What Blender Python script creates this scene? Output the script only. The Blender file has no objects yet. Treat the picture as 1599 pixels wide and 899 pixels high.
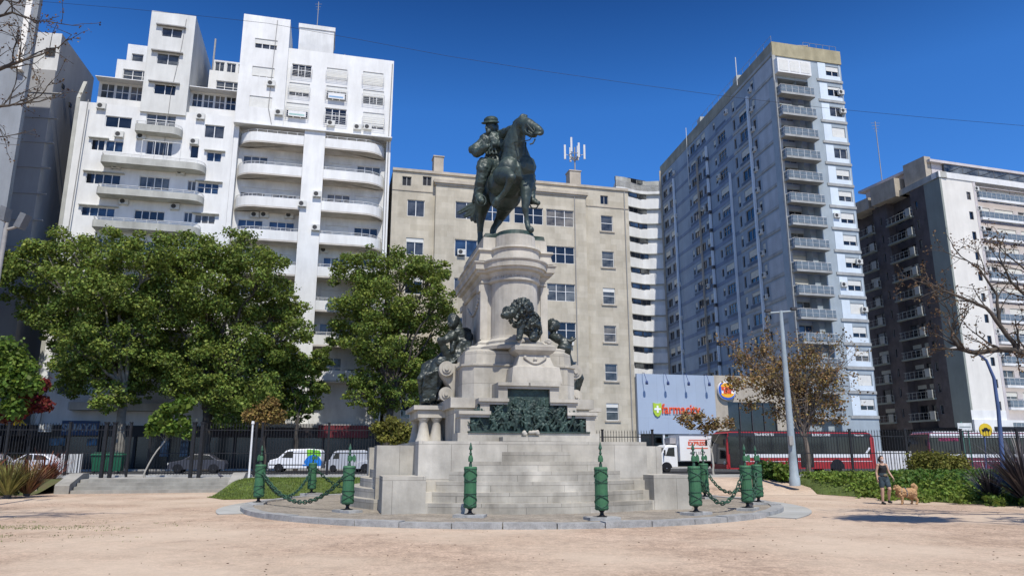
import bpy, bmesh, math, random
import numpy as np
from mathutils import Vector, Matrix, noise
R = math.radians; PI = math.pi
random.seed(7); rng = np.random.default_rng(7)
scene = bpy.context.scene
COL = scene.collection
# ------------------------------------------------------------------ camera
CAMZ = 1.65; FPX = 1150.0; TH = R(12.86); cT, sT = math.cos(TH), math.sin(TH)
cam_d = bpy.data.cameras.new('camera'); cam = bpy.data.objects.new('camera', cam_d); COL.objects.link(cam)
cam.location = (0, 0, CAMZ); cam.rotation_euler = (PI/2 + TH, 0, 0)
cam_d.sensor_width = 36; cam_d.lens = 36*FPX/1599.0; cam_d.clip_end = 3000; cam_d.clip_start = .1
scene.camera = cam
# ------------------------------------------------------------------ light
SUN_AZ = R(15); SUN_EL = R(57)          # sun stands behind the camera, a little to the right
world = bpy.data.worlds.new('World'); scene.world = world; world.use_nodes = True
wn = world.node_tree.nodes; wl = world.node_tree.links
sky = wn.new('ShaderNodeTexSky'); sky.sky_type = 'NISHITA'; sky.sun_disc = False
sky.sun_elevation = SUN_EL; sky.sun_rotation = PI - SUN_AZ
sky.air_density = .75; sky.dust_density = .55; sky.ozone_density = 6.0; sky.altitude = 300
wn['Background'].inputs['Strength'].default_value = .15
hs = wn.new('ShaderNodeHueSaturation'); hs.inputs['Saturation'].default_value = 1.24; hs.inputs['Value'].default_value = 1.2; hs.inputs['Hue'].default_value = .506
wl.new(sky.outputs[0], hs.inputs['Color']); # the polarised sky deepens to navy with height
tcw = wn.new('ShaderNodeTexCoord'); sxw = wn.new('ShaderNodeSeparateXYZ'); wl.new(tcw.outputs['Generated'], sxw.inputs[0])
rw = wn.new('ShaderNodeValToRGB'); rw.color_ramp.elements[0].position = .44; rw.color_ramp.elements[0].color = (1, 1, 1, 1); rw.color_ramp.elements[1].position = .60; rw.color_ramp.elements[1].color = (.36, .42, .50, 1)
wl.new(sxw.outputs[2], rw.inputs[0]); mw = wn.new('ShaderNodeMix'); mw.data_type = 'RGBA'; mw.blend_type = 'MULTIPLY'; mw.inputs[0].default_value = 1
wl.new(hs.outputs[0], mw.inputs[6]); wl.new(rw.outputs[0], mw.inputs[7]); wl.new(mw.outputs[2], wn['Background'].inputs['Color'])
sun_d = bpy.data.lights.new('sun', 'SUN'); sun = bpy.data.objects.new('sun', sun_d); COL.objects.link(sun)
sun_d.energy = 4.2; sun_d.angle = R(.5); sun_d.color = (1.0, .955, .88)
sdir = Vector((math.sin(SUN_AZ)*math.cos(SUN_EL), -math.cos(SUN_AZ)*math.cos(SUN_EL), math.sin(SUN_EL)))
sun.rotation_euler = sdir.to_track_quat('Z', 'Y').to_euler()
vs = scene.view_settings; vs.view_transform = 'Standard'; vs.look = 'None'; vs.gamma = 1; vs.exposure = 0.22
vs.use_curve_mapping = False
# ------------------------------------------------------------------ measuring helpers
def ray(px, py):
    u = (px-799.5)/FPX; v = (449.5-py)/FPX
    return (u, cT-v*sT, sT+v*cT)
def at(px, py, Y):
    r = ray(px, py); t = Y/r[1]; return Vector((r[0]*t, Y, CAMZ+r[2]*t))
def gnd(px, py, z=0):
    r = ray(px, py); t = (z-CAMZ)/r[2]; return Vector((r[0]*t, r[1]*t, z))
def onplane(px, py, P, a):
    d = (math.cos(a), math.sin(a)); n = (-d[1], d[0]); r = ray(px, py)
    t = (P[0]*n[0]+P[1]*n[1])/(r[0]*n[0]+r[1]*n[1])
    x, y, z = r[0]*t, r[1]*t, CAMZ+r[2]*t
    return (x-P[0])*d[0]+(y-P[1])*d[1], z
# ------------------------------------------------------------------ materials
MATS = {}
def mat(name, col, rough=.8, var=.12, scale=3.0, bump=0.0, bscale=None, metal=0.0, col2=None, streak=0.0, spec=.3, bricks=None, island=0.0, transl=0.0, coord='Object'):
    if name in MATS: return MATS[name]
    m = bpy.data.materials.new(name); m.use_nodes = True; nt = m.node_tree; N = nt.nodes; L = nt.links
    b = N['Principled BSDF']; b.inputs['Roughness'].default_value = rough; b.inputs['Metallic'].default_value = metal
    b.inputs['Specular IOR Level'].default_value = spec
    tc = N.new('ShaderNodeTexCoord')
    nz = N.new('ShaderNodeTexNoise'); nz.inputs['Scale'].default_value = scale; nz.inputs['Detail'].default_value = 6
    nz.inputs['Roughness'].default_value = .62
    L.new(tc.outputs[coord], nz.inputs['Vector'])
    c2 = col2 or tuple(max(0, c*(1-var*2.2)) for c in col)
    rp = N.new('ShaderNodeValToRGB'); rp.color_ramp.elements[0].position = .32; rp.color_ramp.elements[1].position = .66
    rp.color_ramp.elements[0].color = (*c2, 1); rp.color_ramp.elements[1].color = (*col, 1)
    L.new(nz.outputs[0], rp.inputs[0]); out = rp.outputs[0]
    if streak > 0:
        mp = N.new('ShaderNodeMapping'); mp.inputs['Scale'].default_value = (.42, .42, .07); L.new(tc.outputs[coord], mp.inputs[0])
        n2 = N.new('ShaderNodeTexNoise'); n2.inputs['Scale'].default_value = 1.7; n2.inputs['Detail'].default_value = 7; n2.inputs['Roughness'].default_value = .7
        L.new(mp.outputs[0], n2.inputs['Vector'])
        r2 = N.new('ShaderNodeValToRGB'); r2.color_ramp.elements[0].position = .30; r2.color_ramp.elements[1].position = .66
        r2.color_ramp.elements[0].color = (1-streak, 1-streak*1.02, 1-streak*1.06, 1); r2.color_ramp.elements[1].color = (1, 1, 1, 1)
        L.new(n2.outputs[0], r2.inputs[0])
        mx = N.new('ShaderNodeMix'); mx.data_type = 'RGBA'; mx.blend_type = 'MULTIPLY'; mx.inputs[0].default_value = 1
        L.new(out, mx.inputs[6]); L.new(r2.outputs[0], mx.inputs[7]); out = mx.outputs[2]
    if bricks:      # (width, height, mortar, darkness): dressed stone joints
        sx = N.new('ShaderNodeSeparateXYZ'); L.new(tc.outputs[coord], sx.inputs[0])
        ad = N.new('ShaderNodeMath'); ad.operation = 'ADD'; L.new(sx.outputs[0], ad.inputs[0]); L.new(sx.outputs[1], ad.inputs[1])
        cb = N.new('ShaderNodeCombineXYZ'); L.new(ad.outputs[0], cb.inputs[0]); L.new(sx.outputs[2], cb.inputs[1])
        br = N.new('ShaderNodeTexBrick'); br.inputs['Scale'].default_value = 1.0
        br.inputs['Brick Width'].default_value = bricks[0]; br.inputs['Row Height'].default_value = bricks[1]
        br.inputs['Mortar Size'].default_value = bricks[2]; br.inputs['Mortar Smooth'].default_value = .3; br.inputs['Bias'].default_value = 0
        k = bricks[3]; t = bricks[4] if len(bricks) > 4 else .9
        br.inputs['Color1'].default_value = (1, 1, 1, 1); br.inputs['Color2'].default_value = (t, t*.985, t*.955, 1); br.inputs['Mortar'].default_value = (k, k, k, 1)
        L.new(cb.outputs[0], br.inputs['Vector'])
        mx = N.new('ShaderNodeMix'); mx.data_type = 'RGBA'; mx.blend_type = 'MULTIPLY'; mx.inputs[0].default_value = 1
        L.new(out, mx.inputs[6]); L.new(br.outputs['Color'], mx.inputs[7]); out = mx.outputs[2]
    if island > 0:
        g = N.new('ShaderNodeNewGeometry'); hs = N.new('ShaderNodeHueSaturation')
        mr = N.new('ShaderNodeMapRange'); mr.inputs[3].default_value = 1-island; mr.inputs[4].default_value = 1+island
        L.new(g.outputs['Random Per Island'], mr.inputs[0]); L.new(mr.outputs[0], hs.inputs['Value'])
        m2 = N.new('ShaderNodeMath'); m2.operation = 'MULTIPLY'; m2.inputs[1].default_value = 7.13; L.new(g.outputs['Random Per Island'], m2.inputs[0])
        m3 = N.new('ShaderNodeMath'); m3.operation = 'FRACT'; L.new(m2.outputs[0], m3.inputs[0])
        mh = N.new('ShaderNodeMapRange'); mh.inputs[3].default_value = .5-.03*island*2; mh.inputs[4].default_value = .5+.02*island*2
        L.new(m3.outputs[0], mh.inputs[0]); L.new(mh.outputs[0], hs.inputs['Hue'])
        L.new(out, hs.inputs['Color']); out = hs.outputs[0]
    L.new(out, b.inputs['Base Color'])
    if bump > 0:
        n3 = N.new('ShaderNodeTexNoise'); n3.inputs['Scale'].default_value = bscale or scale*6; n3.inputs['Detail'].default_value = 5
        L.new(tc.outputs[coord], n3.inputs['Vector'])
        bp = N.new('ShaderNodeBump'); bp.inputs['Strength'].default_value = bump; bp.inputs['Distance'].default_value = .03
        L.new(n3.outputs[0], bp.inputs['Height']); L.new(bp.outputs[0], b.inputs['Normal'])
    if transl > 0:
        tr = N.new('ShaderNodeBsdfTranslucent'); L.new(out, tr.inputs[0]); ms = N.new('ShaderNodeMixShader'); ms.inputs[0].default_value = transl
        L.new(b.outputs[0], ms.inputs[1]); L.new(tr.outputs[0], ms.inputs[2]); L.new(ms.outputs[0], N['Material Output'].inputs[0])
    MATS[name] = m; return m
white = mat('white_render', (.76, .76, .735), .85, .07, .6, streak=.30)
white2 = mat('white_paint_bright', (.80, .80, .775), .8, .05, .5, streak=.20)
offwhite = mat('off_white_render', (.66, .66, .62), .85, .06, .5, streak=.2)
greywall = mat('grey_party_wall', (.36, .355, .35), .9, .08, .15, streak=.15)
greywall2 = mat('grey_concrete_wall', (.29, .31, .33), .9, .10, .3, streak=.25)
paleconc = mat('pale_weathered_concrete', (.55, .55, .5), .9, .12, .5, streak=.35)
beige = mat('beige_ashlar', (.60, .545, .435), .85, .10, .5, bricks=(1.35, .65, .008, .8, .86), streak=.22)
beige_trim = mat('beige_trim', (.52, .46, .37), .85, .1, .8, streak=.3)
bluewall = mat('blue_grey_panel', (.32, .375, .43), .8, .08, .4, streak=.18)
bluegrey_band = mat('grey_slab_band', (.42, .43, .42), .85, .12, .9, streak=.25)
palepanel = mat('pale_blue_panel', (.66, .74, .80), .75, .05, .5, streak=.12)
ochre = mat('ochre_parapet', (.45, .40, .26), .9, .12, .6, streak=.3)
greyblue_end = mat('blue_grey_render', (.36, .42, .46), .85, .08, .5, streak=.15)
darkbrown = mat('dark_brown_cladding', (.15, .125, .12), .8, .15, 1.0, streak=.2)
greengrey = mat('green_grey_render', (.30, .325, .29), .85, .06, .4, streak=.15)
pinkish = mat('pinkish_render', (.60, .555, .545), .85, .06, .5, streak=.15)
cream = mat('cream_render', (.78, .75, .68), .85, .05, .4, streak=.12)
roofm = mat('grey_roof_membrane', (.25, .24, .23), .9, .2, .4)
frame_w = mat('white_window_frame', (.72, .72, .70), .5, .05, 5)
frame_g = mat('grey_window_frame', (.34, .33, .31), .5, .1, 5)
frame_d = mat('dark_window_frame', (.06, .06, .065), .5, .1, 5)
shutter_w = mat('white_roller_shutter', (.70, .70, .66), .7, .06, 2, bricks=(50., .09, .008, .72, 1.0))
shutter_c = mat('cream_roller_shutter', (.60, .58, .50), .7, .08, 2, bricks=(50., .09, .008, .72, 1.0))
curtain = mat('curtain_cloth', (.50, .50, .47), .9, .2, 1.5)
conc_soffit = mat('stained_balcony_soffit', (.58, .54, .48), .9, .15, .8)
rail_w = mat('white_metal_rail', (.62, .62, .6), .5, .05, 4)
rail_d = mat('dark_metal_rail', (.10, .11, .12), .5, .1, 4)
rail_glass = mat('pale_railing_glass', (.17, .21, .24), .2, .15, 2)
acm = mat('ac_casing', (.62, .62, .58), .6, .08, 4); acf = mat('ac_fan', (.05, .05, .05), .6)
black = mat('black_paint', (.015, .015, .017), .5, .1, 4); iron = mat('black_iron', (.02, .02, .022), .55, .2, 6)
rubber = mat('rubber', (.02, .02, .02), .9); steel = mat('steel', (.4, .4, .42), .4, .1, 5, metal=.7)
def glass(name, col, rough=.06, var=.5, scale=.35):
    m = mat(name, col, rough, var, scale, spec=.6); return m
pane_d = glass('dark_glass', (.022, .028, .038)); pane_b = glass('blue_glass', (.05, .10, .20)); pane_c = glass('curtained_glass', (.20, .21, .20), .15)
pane_shop = glass('shop_glass', (.012, .013, .015), .2)
pane_e = glass('beige_interior_glass', (.30, .27, .22), .2); pane_f = glass('grey_blind_glass', (.13, .14, .15), .12)  # beige interior and grey blind tones, plain pane colours
# ------------------------------------------------------------------ mesh building
class MB:
    def __init__(s): s.v = []; s.f = []; s.m = []; s.sm = []
    def add(s, vs, fs, mi=0, sm=False):
        o = len(s.v); s.v += [tuple(v) for v in vs]
        for f in fs: s.f.append(tuple(i+o for i in f)); s.m.append(mi); s.sm.append(sm)
        return s
    def face(s, pts, mi=0): return s.add(pts, [tuple(range(len(pts)))], mi)
    def box(s, x0, x1, y0, y1, z0, z1, mi=0):
        if x0 > x1: x0, x1 = x1, x0
        if y0 > y1: y0, y1 = y1, y0
        if z0 > z1: z0, z1 = z1, z0
        return s.add([(x0,y0,z0),(x1,y0,z0),(x1,y1,z0),(x0,y1,z0),(x0,y0,z1),(x1,y0,z1),(x1,y1,z1),(x0,y1,z1)],
            [(0,3,2,1),(4,5,6,7),(0,1,5,4),(1,2,6,5),(2,3,7,6),(3,0,4,7)], mi)
    def prism(s, poly, z0, z1, mi=0, sm=False):          # counter-clockwise xy polygon
        n = len(poly); o = [(p[0], p[1], z0) for p in poly]+[(p[0], p[1], z1) for p in poly]
        s.add(o, [(i, (i+1) % n, n+(i+1) % n, n+i) for i in range(n)], mi, sm)
        s.add(o, [tuple(range(n-1, -1, -1)), tuple(range(n, 2*n))], mi); return s
    def prismy(s, poly, y0, y1, mi=0):                     # xz polygon extruded along y
        n = len(poly); o = [(p[0], y0, p[1]) for p in poly]+[(p[0], y1, p[1]) for p in poly]
        s.add(o, [(i, (i+1) % n, n+(i+1) % n, n+i) for i in range(n)]+[tuple(range(n-1, -1, -1)), tuple(range(n, 2*n))], mi); return s
    def prismx(s, poly, x0, x1, mi=0):                     # yz polygon extruded along x
        n = len(poly); o = [(x0, p[0], p[1]) for p in poly]+[(x1, p[0], p[1]) for p in poly]
        s.add(o, [(i, (i+1) % n, n+(i+1) % n, n+i) for i in range(n)]+[tuple(range(n-1, -1, -1)), tuple(range(n, 2*n))], mi); return s
    def loft(s, rings, mi=0, sm=True, cap=True, closed=True):
        n = len(rings[0]); o = [p for r in rings for p in r]; fs = []
        for k in range(len(rings)-1):
            for i in range(n if closed else n-1):
                j = (i+1) % n; fs.append((k*n+i, k*n+j, (k+1)*n+j, (k+1)*n+i))
        s.add(o, fs, mi, sm)
        if cap: s.add(o, [tuple(range(n-1, -1, -1)), tuple((len(rings)-1)*n+i for i in range(n))], mi)
        return s
    def lathe(s, prof, n=24, cx=0, cy=0, mi=0, cap=True, sm=True):
        return s.loft([[(cx+r*math.cos(2*PI*i/n), cy+r*math.sin(2*PI*i/n), z) for i in range(n)] for r, z in prof], mi, sm, cap)
    def tube(s, pts, rad, n=6, mi=0, cap=True):
        pts = [Vector(p) for p in pts]; k = len(pts)
        if not isinstance(rad, (list, tuple)): rad = [rad]*k
        rings = []; side = None
        for i, p in enumerate(pts):
            d = (pts[min(i+1, k-1)]-pts[max(i-1, 0)])
            if d.length < 1e-9: d = Vector((0, 0, 1))
            d.normalize()
            if side is None:
                side = d.cross(Vector((0, 0, 1)));
                if side.length < .1: side = Vector((1, 0, 0))
            side = (side-d*side.dot(d));
            if side.length < 1e-6: side = d.orthogonal()
            side.normalize(); up = d.cross(side)
            rings.append([p+side*(rad[i]*math.cos(2*PI*q/n))+up*(rad[i]*math.sin(2*PI*q/n)) for q in range(n)])
        return s.loft(rings, mi, True, cap)
    def disc(s, c, r, axis='y', n=20, t=.04, mi=0):
        pts = [(r*math.cos(2*PI*i/n), r*math.sin(2*PI*i/n)) for i in range(n)]
        if axis == 'y': return s.prismy([(c[0]+a, c[2]+b) for a, b in pts], c[1]-t/2, c[1]+t/2, mi)
        if axis == 'x': return s.prismx([(c[1]+a, c[2]+b) for a, b in pts], c[0]-t/2, c[0]+t/2, mi)
        return s.prism([(c[0]+a, c[1]+b) for a, b in pts], c[2]-t/2, c[2]+t/2, mi)
    def mesh(s, name, mats, off=None, xf=None):
        me = bpy.data.meshes.new(name); V = s.v
        if xf is not None: V = [tuple(xf @ Vector(v)) for v in V]
        if off is not None: V = [(v[0]-off[0], v[1]-off[1], v[2]-off[2]) for v in V]
        me.from_pydata(V, [], s.f)
        for m in (mats if isinstance(mats, (list, tuple)) else [mats]): me.materials.append(m)
        me.polygons.foreach_set('material_index', s.m); me.polygons.foreach_set('use_smooth', s.sm)
        bm = bmesh.new(); bm.from_mesh(me); bmesh.ops.recalc_face_normals(bm, faces=bm.faces); bm.to_mesh(me); bm.free()
        me.update(); return me
    def build(s, name, mats, parent=None, off=None, xf=None, world=False):
        """vertices are in the parent's own frame (world=True: world coordinates, parent unrotated)"""
        if world and parent is not None: off = parent['_w']
        me = s.mesh(name, mats, off, xf); o = bpy.data.objects.new(name, me); COL.objects.link(o)
        if parent is not None: o.parent = parent
        return o
def tag(o, label=None, cat=None, group=None, kind=None):
    if label: o['label'] = label
    if cat: o['category'] = cat
    if group: o['group'] = group
    if kind: o['kind'] = kind
    return o
ROOTS = []
def thing(name, label, cat, loc=(0, 0, 0), rz=0, group=None, size=.3):
    o = bpy.data.objects.new(name, None); COL.objects.link(o); o.location = loc; o.rotation_euler = (0, 0, rz)
    o.empty_display_size = size; o['_w'] = [float(c) for c in loc]; ROOTS.append(o)
    return tag(o, label, cat, group)
def copy_tree(o, parent=None):
    c = o.copy(); COL.objects.link(c)
    if parent is not None: c.parent = parent
    else: ROOTS.append(c)
    for ch in list(o.children): copy_tree(ch, c)
    return c
def place(root, loc, rz=None, label=None, group=None):
    root.location = loc
    if rz is not None: root.rotation_euler.z = rz
    if label: root['label'] = label
    if group: root['group'] = group
    return root
def single(mb, name, mats, label, cat, group=None):
    return tag(mb.build(name, mats), label, cat, group)
def struct(mb, name, mats, kind='structure'):
    o = mb.build(name, mats); o['kind'] = kind; return o
def text_mesh(txt, size, depth=.03, bold=0.0, align='CENTER', space=1.0):
    cu = bpy.data.curves.new('lettering', 'FONT'); cu.body = txt; cu.size = size; cu.extrude = depth/2; cu.offset = bold
    cu.align_x = align; cu.align_y = 'CENTER'; cu.space_character = space; cu.resolution_u = 3
    o = bpy.data.objects.new('lettering', cu); _TS.collection.objects.link(o)
    vl = _TS.view_layers[0]; vl.update(); me = bpy.data.meshes.new_from_object(o.evaluated_get(vl.depsgraph))
    bpy.data.objects.remove(o); bpy.data.curves.remove(cu); me.name = 'lettering'; return me
def lettering(txt, size, m, parent, loc, rz=0, depth=.03, bold=0.0, space=1.0, sx=1.0, name='lettering'):
    me = text_mesh(txt, size, depth, bold, space=space); me.materials.clear(); me.materials.append(m)
    me.transform(Matrix.Rotation(rz, 4, 'Z') @ Matrix.Rotation(PI/2, 4, 'X') @ Matrix.Diagonal((sx, 1, 1, 1)))
    o = bpy.data.objects.new(name, me); COL.objects.link(o); o.parent = parent; o.location = loc; return o
# ------------------------------------------------------------------ organic bodies: tapered limbs fused into one skin
_TS = bpy.data.scenes.new('scratch')
def _template(kind):
    bm = bmesh.new()
    if kind == 's': bmesh.ops.create_icosphere(bm, subdivisions=2, radius=1)
    V = np.array([v.co[:] for v in bm.verts]); bm.verts.ensure_lookup_table(); Fs = [[v.index for v in f.verts] for f in bm.faces]; bm.free(); return V, Fs
SPH_V, SPH_F = _template('s')
class Blob:
    def __init__(s): s.V = []; s.F = []; s.n = 0
    def put(s, V, F): s.V.append(V); n = s.n; s.F += [tuple(i+n for i in f) for f in F]; s.n += len(V)
    def ball(s, c, r, rot=None):
        if not isinstance(r, (tuple, list)): r = (r, r, r)
        V = SPH_V*np.array(r)
        if rot is not None: V = V @ np.array(rot.to_matrix()).T
        s.put(V+np.array(tuple(c)), SPH_F); return s
    def cap(s, a, b, ra, rb=None):
        rb = ra if rb is None else rb; a, b = Vector(a), Vector(b); d = b-a; L = d.length
        s.ball(a, ra); s.ball(b, rb)
        if L > 1e-4:
            m = np.array(d.to_track_quat('Z', 'Y').to_matrix()); n = 14; an = np.arange(n)*2*PI/n; c = np.c_[np.cos(an), np.sin(an), 0*an]
            V = np.r_[c*ra, c*rb+np.array([0, 0, L])] @ m.T+np.array(tuple(a))
            s.put(V, [(i, (i+1) % n, n+(i+1) % n, n+i) for i in range(n)]+[tuple(range(n-1, -1, -1)), tuple(range(n, 2*n))])
        return s
    def chain(s, pts, rad):
        for i in range(len(pts)-1): s.cap(pts[i], pts[i+1], rad[i], rad[i+1])
        return s
    def box(s, c, half, rot=None):
        V = np.array([(x, y, z) for z in (-1, 1) for x, y in ((-1, -1), (1, -1), (1, 1), (-1, 1))])*np.array(half)+np.array(tuple(c))
        s.put(V, [(0, 3, 2, 1), (4, 5, 6, 7), (0, 1, 5, 4), (1, 2, 6, 5), (2, 3, 7, 6), (3, 0, 4, 7)]); return s
    def build(s, name, m, parent=None, voxel=.03, smooth=3, rough=0, rscale=3.0, off=None, xf=None):
        me = bpy.data.meshes.new(name); me.from_pydata(np.concatenate(s.V).tolist(), [], s.F); t = bpy.data.objects.new('tmp', me); _TS.collection.objects.link(t)
        r = t.modifiers.new('r', 'REMESH'); r.mode = 'VOXEL'; r.voxel_size = voxel; r.use_smooth_shade = True
        if smooth: sm = t.modifiers.new('s', 'SMOOTH'); sm.iterations = smooth; sm.factor = .5
        vl = _TS.view_layers[0]; vl.update(); out = bpy.data.meshes.new_from_object(t.evaluated_get(vl.depsgraph)); bpy.data.objects.remove(t)
        if rough:
            k = len(out.vertices); co = np.empty(k*3); out.vertices.foreach_get('co', co); nr = np.empty(k*3); out.vertices.foreach_get('normal', nr)
            co = co.reshape(-1, 3); nr = nr.reshape(-1, 3); d = np.array([noise.noise(Vector(c)*rscale)+.5*noise.noise(Vector(c)*rscale*2.3) for c in co])
            out.vertices.foreach_set('co', (co+nr*(d*rough)[:, None]).ravel()); out.update()
        if xf is not None: out.transform(xf)
        if off is not None: out.transform(Matrix.Translation((-off[0], -off[1], -off[2])))
        out.materials.clear(); out.materials.append(m); out.name = name
        o = bpy.data.objects.new(name, out); COL.objects.link(o)
        if parent is not None: o.parent = parent
        return o
# ================================================================== GROUND
sand = mat('pink_crushed_brick_gravel', (.655, .485, .355), .95, .1, .35, bump=.5, bscale=60, col2=(.57, .415, .295))
def speckle(m, amt=.25, sc=55.0, patch=None):
    nt = m.node_tree; N = nt.nodes; L = nt.links; b = N['Principled BSDF']; src = b.inputs['Base Color'].links[0].from_socket
    tc = N.new('ShaderNodeTexCoord')
    for scl, a in ((sc, amt), (sc*.3, amt*.75), (sc*.09, amt*.5), (.7, amt*.3)):
        n = N.new('ShaderNodeTexNoise'); n.inputs['Scale'].default_value = scl; n.inputs['Detail'].default_value = 3; n.inputs['Roughness'].default_value = .7
        L.new(tc.outputs['Object'], n.inputs['Vector'])
        r = N.new('ShaderNodeMapRange'); r.inputs[1].default_value = .3; r.inputs[2].default_value = .6; r.inputs[3].default_value = 1-a; r.inputs[4].default_value = 1.03
        L.new(n.outputs[0], r.inputs[0]); mx = N.new('ShaderNodeMix'); mx.data_type = 'RGBA'; mx.blend_type = 'MULTIPLY'; mx.inputs[0].default_value = 1
        L.new(src, mx.inputs[6]); L.new(r.outputs[0], mx.inputs[7]); src = mx.outputs[2]
    if patch:
        n = N.new('ShaderNodeTexNoise'); n.inputs['Scale'].default_value = .22; n.inputs['Detail'].default_value = 5; L.new(tc.outputs['Object'], n.inputs['Vector'])
        r = N.new('ShaderNodeMapRange'); r.inputs[1].default_value = .42; r.inputs[2].default_value = .62; r.inputs[3].default_value = 0; r.inputs[4].default_value = .7; L.new(n.outputs[0], r.inputs[0])
        mx = N.new('ShaderNodeMix'); mx.data_type = 'RGBA'; L.new(r.outputs[0], mx.inputs[0]); L.new(src, mx.inputs[6]); mx.inputs[7].default_value = (*patch, 1); src = mx.outputs[2]
    L.new(src, b.inputs['Base Color'])
speckle(sand, .46, 24, patch=(.60, .485, .365))
finegravel = mat('brown_fine_gravel', (.44, .385, .31), .95, .12, 1.0, bump=.5, bscale=60); speckle(finegravel, .45, 26)
granite = mat('grey_granite', (.40, .40, .385), .85, .15, 3, bump=.2, bscale=30, streak=.0); speckle(granite, .2, 30)
paving = mat('grey_paving', (.42, .41, .38), .9, .12, .6, bricks=(.6, .6, .012, .6, .93))
asphalt = mat('asphalt', (.055, .055, .057), .9, .15, .6); speckle(asphalt, .2, 20)
lawn_m = mat('lawn_turf', (.14, .19, .05), .95, .2, 1.2, bump=.6, bscale=25); speckle(lawn_m, .35, 20)
DECK = .55
g = MB(); g.face([(-1500, -300, 0), (1500, -300, 0), (1500, 1500, 0), (-1500, 1500, 0)]); struct(g, 'ground', sand)
g = MB(); g.face([(-400, 37.2, DECK), (400, 37.2, DECK), (400, 47.6, DECK), (-400, 47.6, DECK)]); g.face([(-400, 37.2, 0), (400, 37.2, 0), (400, 37.2, DECK), (-400, 37.2, DECK)])
struct(g, 'pavement', paving)
g = MB(); g.box(-400, 400, 47.6, 47.9, .2, DECK); struct(g, 'kerb', granite)
g = MB(); g.face([(-500, 47.9, .40), (500, 47.9, .40), (500, 600, .40), (-500, 600, .40)]); struct(g, 'road', asphalt)
LINE = Vector((-12.9, 75)); LA = R(14); LD = Vector((math.cos(LA), math.sin(LA))); LN = Vector((math.sin(LA), -math.cos(LA)))
def lp(u, d): p = LINE+LD*u+LN*d; return (p.x, p.y)
g = MB(); g.prism([lp(-75, 4.6), lp(120, 4.6), lp(120, -60), lp(-75, -60)], .41, DECK); struct(g, 'pavement', paving)
# painted lane lines on the avenue
g = MB()
for k in range(-12, 26):
    q = [lp(k*6, 11.2), lp(k*6+2.6, 11.2), lp(k*6+2.6, 11.05), lp(k*6, 11.05)]; g.face([(x, y, .404) for x, y in q])
struct(g, 'road_marking', mat('road_paint', (.7, .7, .68), .8, .15, 2))
# sloping gravel path on the right that climbs to the street
g = MB(); g.face([(6.5, 33.2, .006), (13.3, 33.2, .006), (14.2, 37.21, DECK+.004), (6.5, 37.21, DECK+.004)]); g.face([(6.5, 37.21, DECK+.004), (14.2, 37.21, DECK+.004), (14.2, 41, DECK+.004), (6.5, 41, DECK+.004)])
struct(g, 'path', sand)
def lawn(name, near, far_y, hz, seed, mname=lawn_m):
    """near: polyline of the front edge; rises smoothly to far_y"""
    n = 46; m = 22; V = []; F = []
    P = [Vector(p) for p in near]; L = [0]
    for a, b in zip(P, P[1:]): L.append(L[-1]+(b-a).length)
    for i in range(n+1):
        t = L[-1]*i/n; k = max(j for j in range(len(L)-1) if L[j] <= t+1e-9); f = (t-L[k])/(L[k+1]-L[k]); p = P[k].lerp(P[k+1], f)
        for j in range(m+1):
            s = j/m; y = p.y+(far_y-p.y)*s; x = p.x
            e = min(1, s*1.6); z = hz*(e*e*(3-2*e))+.012+.04*noise.noise(Vector((x*.8, y*.8, seed)))*min(1, s*8)
            V.append((x, y, z))
    for i in range(n):
        for j in range(m):
            a = i*(m+1)+j; F.append((a, a+m+1, a+m+2, a+1))
    g = MB(); g.add(V, F, 0, True); return struct(g, name, mname)
LAWN_R = [(13.4, 35.6), (13.8, 33.4), (14.6, 31.6), (15.3, 29.2), (16.3, 27.0), (18, 25.2), (24, 23.5), (40, 21)]
lawn('lawn', [(-12.6, 31.6), (-11.2, 29.8), (-9.4, 30.6), (-6.0, 33.0), (-2, 35)], 37.4, .60, 1)
lawn('lawn', LAWN_R, 37.6, .62, 2)
lawn('flower_bed', [(-60, 24), (-34, 27.5), (-24, 30.2), (-20.9, 33.2)], 37.4, .58, 3, mat('bed_soil', (.10, .085, .04), .95, .3, 1.5, col2=(.08, .11, .03)))
RC = (0, 26.8); RR = 8.95
def arc(r, a0, a1, n): return [(RC[0]+r*math.cos(a0+(a1-a0)*i/n), RC[1]+r*math.sin(a0+(a1-a0)*i/n)) for i in range(n+1)]
g = MB(); g.prism(arc(RR-.3, 0, 2*PI, 72)[:-1], .02, .10); struct(g, 'gravel_ring', finegravel)
g = MB(); k = 0; a = 0
while a < 2*PI-.05:
    da = .13+.02*((k*37) % 5)/5; w = arc(RR, a+.0015, a+da-.0015, 3)+arc(RR-.36, a+da-.0015, a+.0015, 3)
    dz = .012*math.sin(k*2.3); g.prism(w, .0, .135+dz); a += da; k += 1
struct(g, 'kerb', granite)
g = MB()
for a0, a1, w in ((R(-38), R(8), .8), (R(172), R(208), .7)):
    g.prism(arc(RR+w, a0, a1, 16)+arc(RR+.004, a1, a0, 16), .0, .03)
struct(g, 'paving_slab', mat('slab', (.46, .46, .43), .9, .12, .6, bricks=(1.1, 1.1, .02, .6, .9)))
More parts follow.
